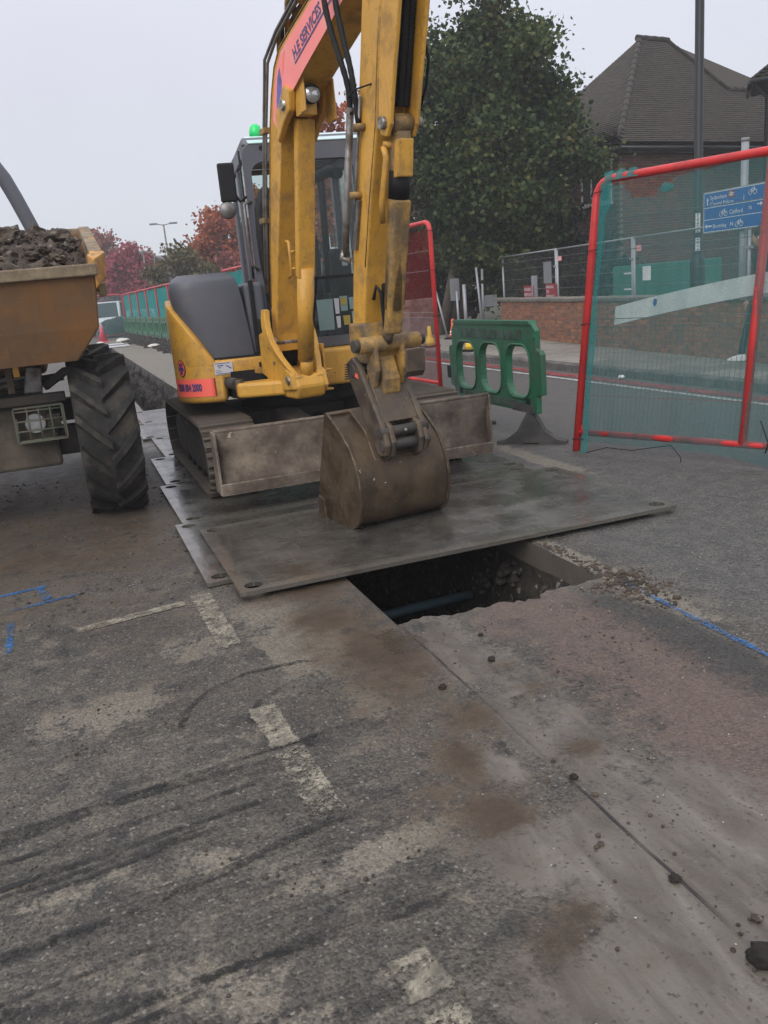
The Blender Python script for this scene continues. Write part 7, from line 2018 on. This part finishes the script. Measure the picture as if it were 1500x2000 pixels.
for (x, y, lab) in ((7.43, 10.35, "scrap of white litter on the red line by the kerb"),):
    o = put("litter", clod_mesh("litter", WHITE_P, 0.05, 2, 5, 0.5, 0.6), None, (x, y, 0.03)); tag(o, lab, "litter")

# ------------------------------------------------------------------ pedestrian
pd = thing("person", "person in black clothes and pale trainers walking behind the blue sign's post", "person", (9.12, 9.46, 0.125), radians(112))
def skin_body(name, verts, edges, rad, mat, par, sub=2):
    me = bpy.data.meshes.new(name); me.from_pydata(verts, edges, []); me.materials.append(mat)
    o = bpy.data.objects.new(name, me); COL.objects.link(o); o.parent = par
    md = o.modifiers.new('skin', 'SKIN')
    sv = me.skin_vertices[0].data if me.skin_vertices else None
    if sv is None:
        bm = bmesh.new(); bm.from_mesh(me); bm.verts.layers.skin.verify(); bm.to_mesh(me); bm.free(); sv = me.skin_vertices[0].data
    for i, r in enumerate(rad): sv[i].radius = (r, r) if not isinstance(r, tuple) else r; sv[i].use_root = (i == 0)
    s2 = o.modifiers.new('sub', 'SUBSURF'); s2.levels = sub; s2.render_levels = sub
    return o
# local: +x walking direction, z up
V = [(0, 0, .93), (0.01, 0, 1.10), (0.02, 0, 1.28), (0.02, 0, 1.42), (0.025, 0, 1.50), (0.035, 0, 1.57),      # 0-5 trunk, neck
     (0.0, .10, .88), (0.14, .10, .50), (0.24, .10, .085), (0.0, -.10, .88), (-0.02, -.10, .48), (-0.30, -.10, .14),   # legs
     (0.02, .19, 1.41), (-0.06, .24, 1.14), (0.07, .22, .90), (0.02, -.19, 1.41), (0.0, -.24, 1.14), (0.20, -.2, .98)]   # arms
E_ = [(0, 1), (1, 2), (2, 3), (3, 4), (4, 5), (0, 6), (6, 7), (7, 8), (0, 9), (9, 10), (10, 11), (3, 12), (12, 13), (13, 14), (3, 15), (15, 16), (16, 17)]
Rr = [(.14, .11), (.125, .10), (.145, .11), (.13, .09), .055, .05, .085, .062, .045, .085, .062, .045, .06, .048, .036, .06, .048, .036]
skin_body("body", V, E_, Rr, CLOTH, pd)
hdm = clod_mesh("head", SKIN_M, 0.108, 4, 3, 0.02, 1.22)
hd_ = put("head", hdm, pd, (0.045, 0, 1.66))
for v in hdm.vertices:
    if v.co.x > 0.07 and abs(v.co.y) < .02 and -.03 < v.co.z < .02: v.co.x += 0.02
    v.co.y *= 0.84
hr = put("hair", clod_mesh("hair", HAIR, 0.117, 3, 4, 0.05, 1.15), pd, (0.02, 0, 1.70)); hr.scale = (1, .88, 1)
for s_ in (-1, 1):
    put("ear", clod_mesh("ear", SKIN_M, 0.022, 2, 1, 0.1, 1.4), pd, (0.03, s_ * .092, 1.655))
    put("eye", clod_mesh("eye", CARGLASS, 0.009, 2, 1, 0.0, 1.0), pd, (0.142, s_ * .032, 1.668))
for (x, y, z, a, b) in ((0.30, .10, 0.045, 0, 0), (-0.29, -.10, 0.07, -0.55, 1)):
    sh = put("shoe", MB().prism([(-.09, -.045), (.16, -.045), (.18, -.02), (.10, .02), (.0, .05), (-.08, .055), (-.10, .0)], 'XZ', -.045, .045).mesh("shoe", WHITE_P if b == 0 else CLOTH), pd, (x - .05, y, z), (0, -a, 0))
    sh.modifiers.new('b', 'BEVEL').width = .012
for (hx, hy, hz) in ((0.09, .22, .86), (0.235, -.2, .955)):
    hv = [(0, 0, 0), (0.02, 0, -.055), (0.03, .018, -.10), (0.035, .018, -.135), (0.035, .006, -.11), (0.045, .006, -.15), (0.035, -.007, -.105), (0.045, -.007, -.145), (0.03, -.02, -.095), (0.035, -.02, -.125), (0.035, .025, -.04), (0.06, .03, -.07)]
    he = [(0, 1), (1, 2), (2, 3), (1, 4), (4, 5), (1, 6), (6, 7), (1, 8), (8, 9), (0, 10), (10, 11)]
    ho = skin_body("hand", hv, he, [.024, .03, .010, .008, .010, .008, .010, .008, .009, .007, .012, .009], SKIN_M, pd, 1)
    ho.location = (hx, hy, hz)

# ------------------------------------------------------------------ mist
HAZE = True
if HAZE:
    hm_ = bpy.data.materials.new("mist"); hm_.use_nodes = True
    nt_ = hm_.node_tree; nt_.nodes.clear()
    ov = nt_.nodes.new('ShaderNodeOutputMaterial'); pv = nt_.nodes.new('ShaderNodeVolumePrincipled')
    pv.inputs['Color'].default_value = (0.90, 0.91, 0.95, 1)
    pv.inputs['Density'].default_value = 0.0019
    pv.inputs['Anisotropy'].default_value = 0.0
    nt_.links.new(pv.outputs[0], ov.inputs['Volume'])
    hz = MB().box(-160, 160, -20, 225, -2.6, 13.5).build("haze", hm_, None)
    tag(hz, kind='stuff')
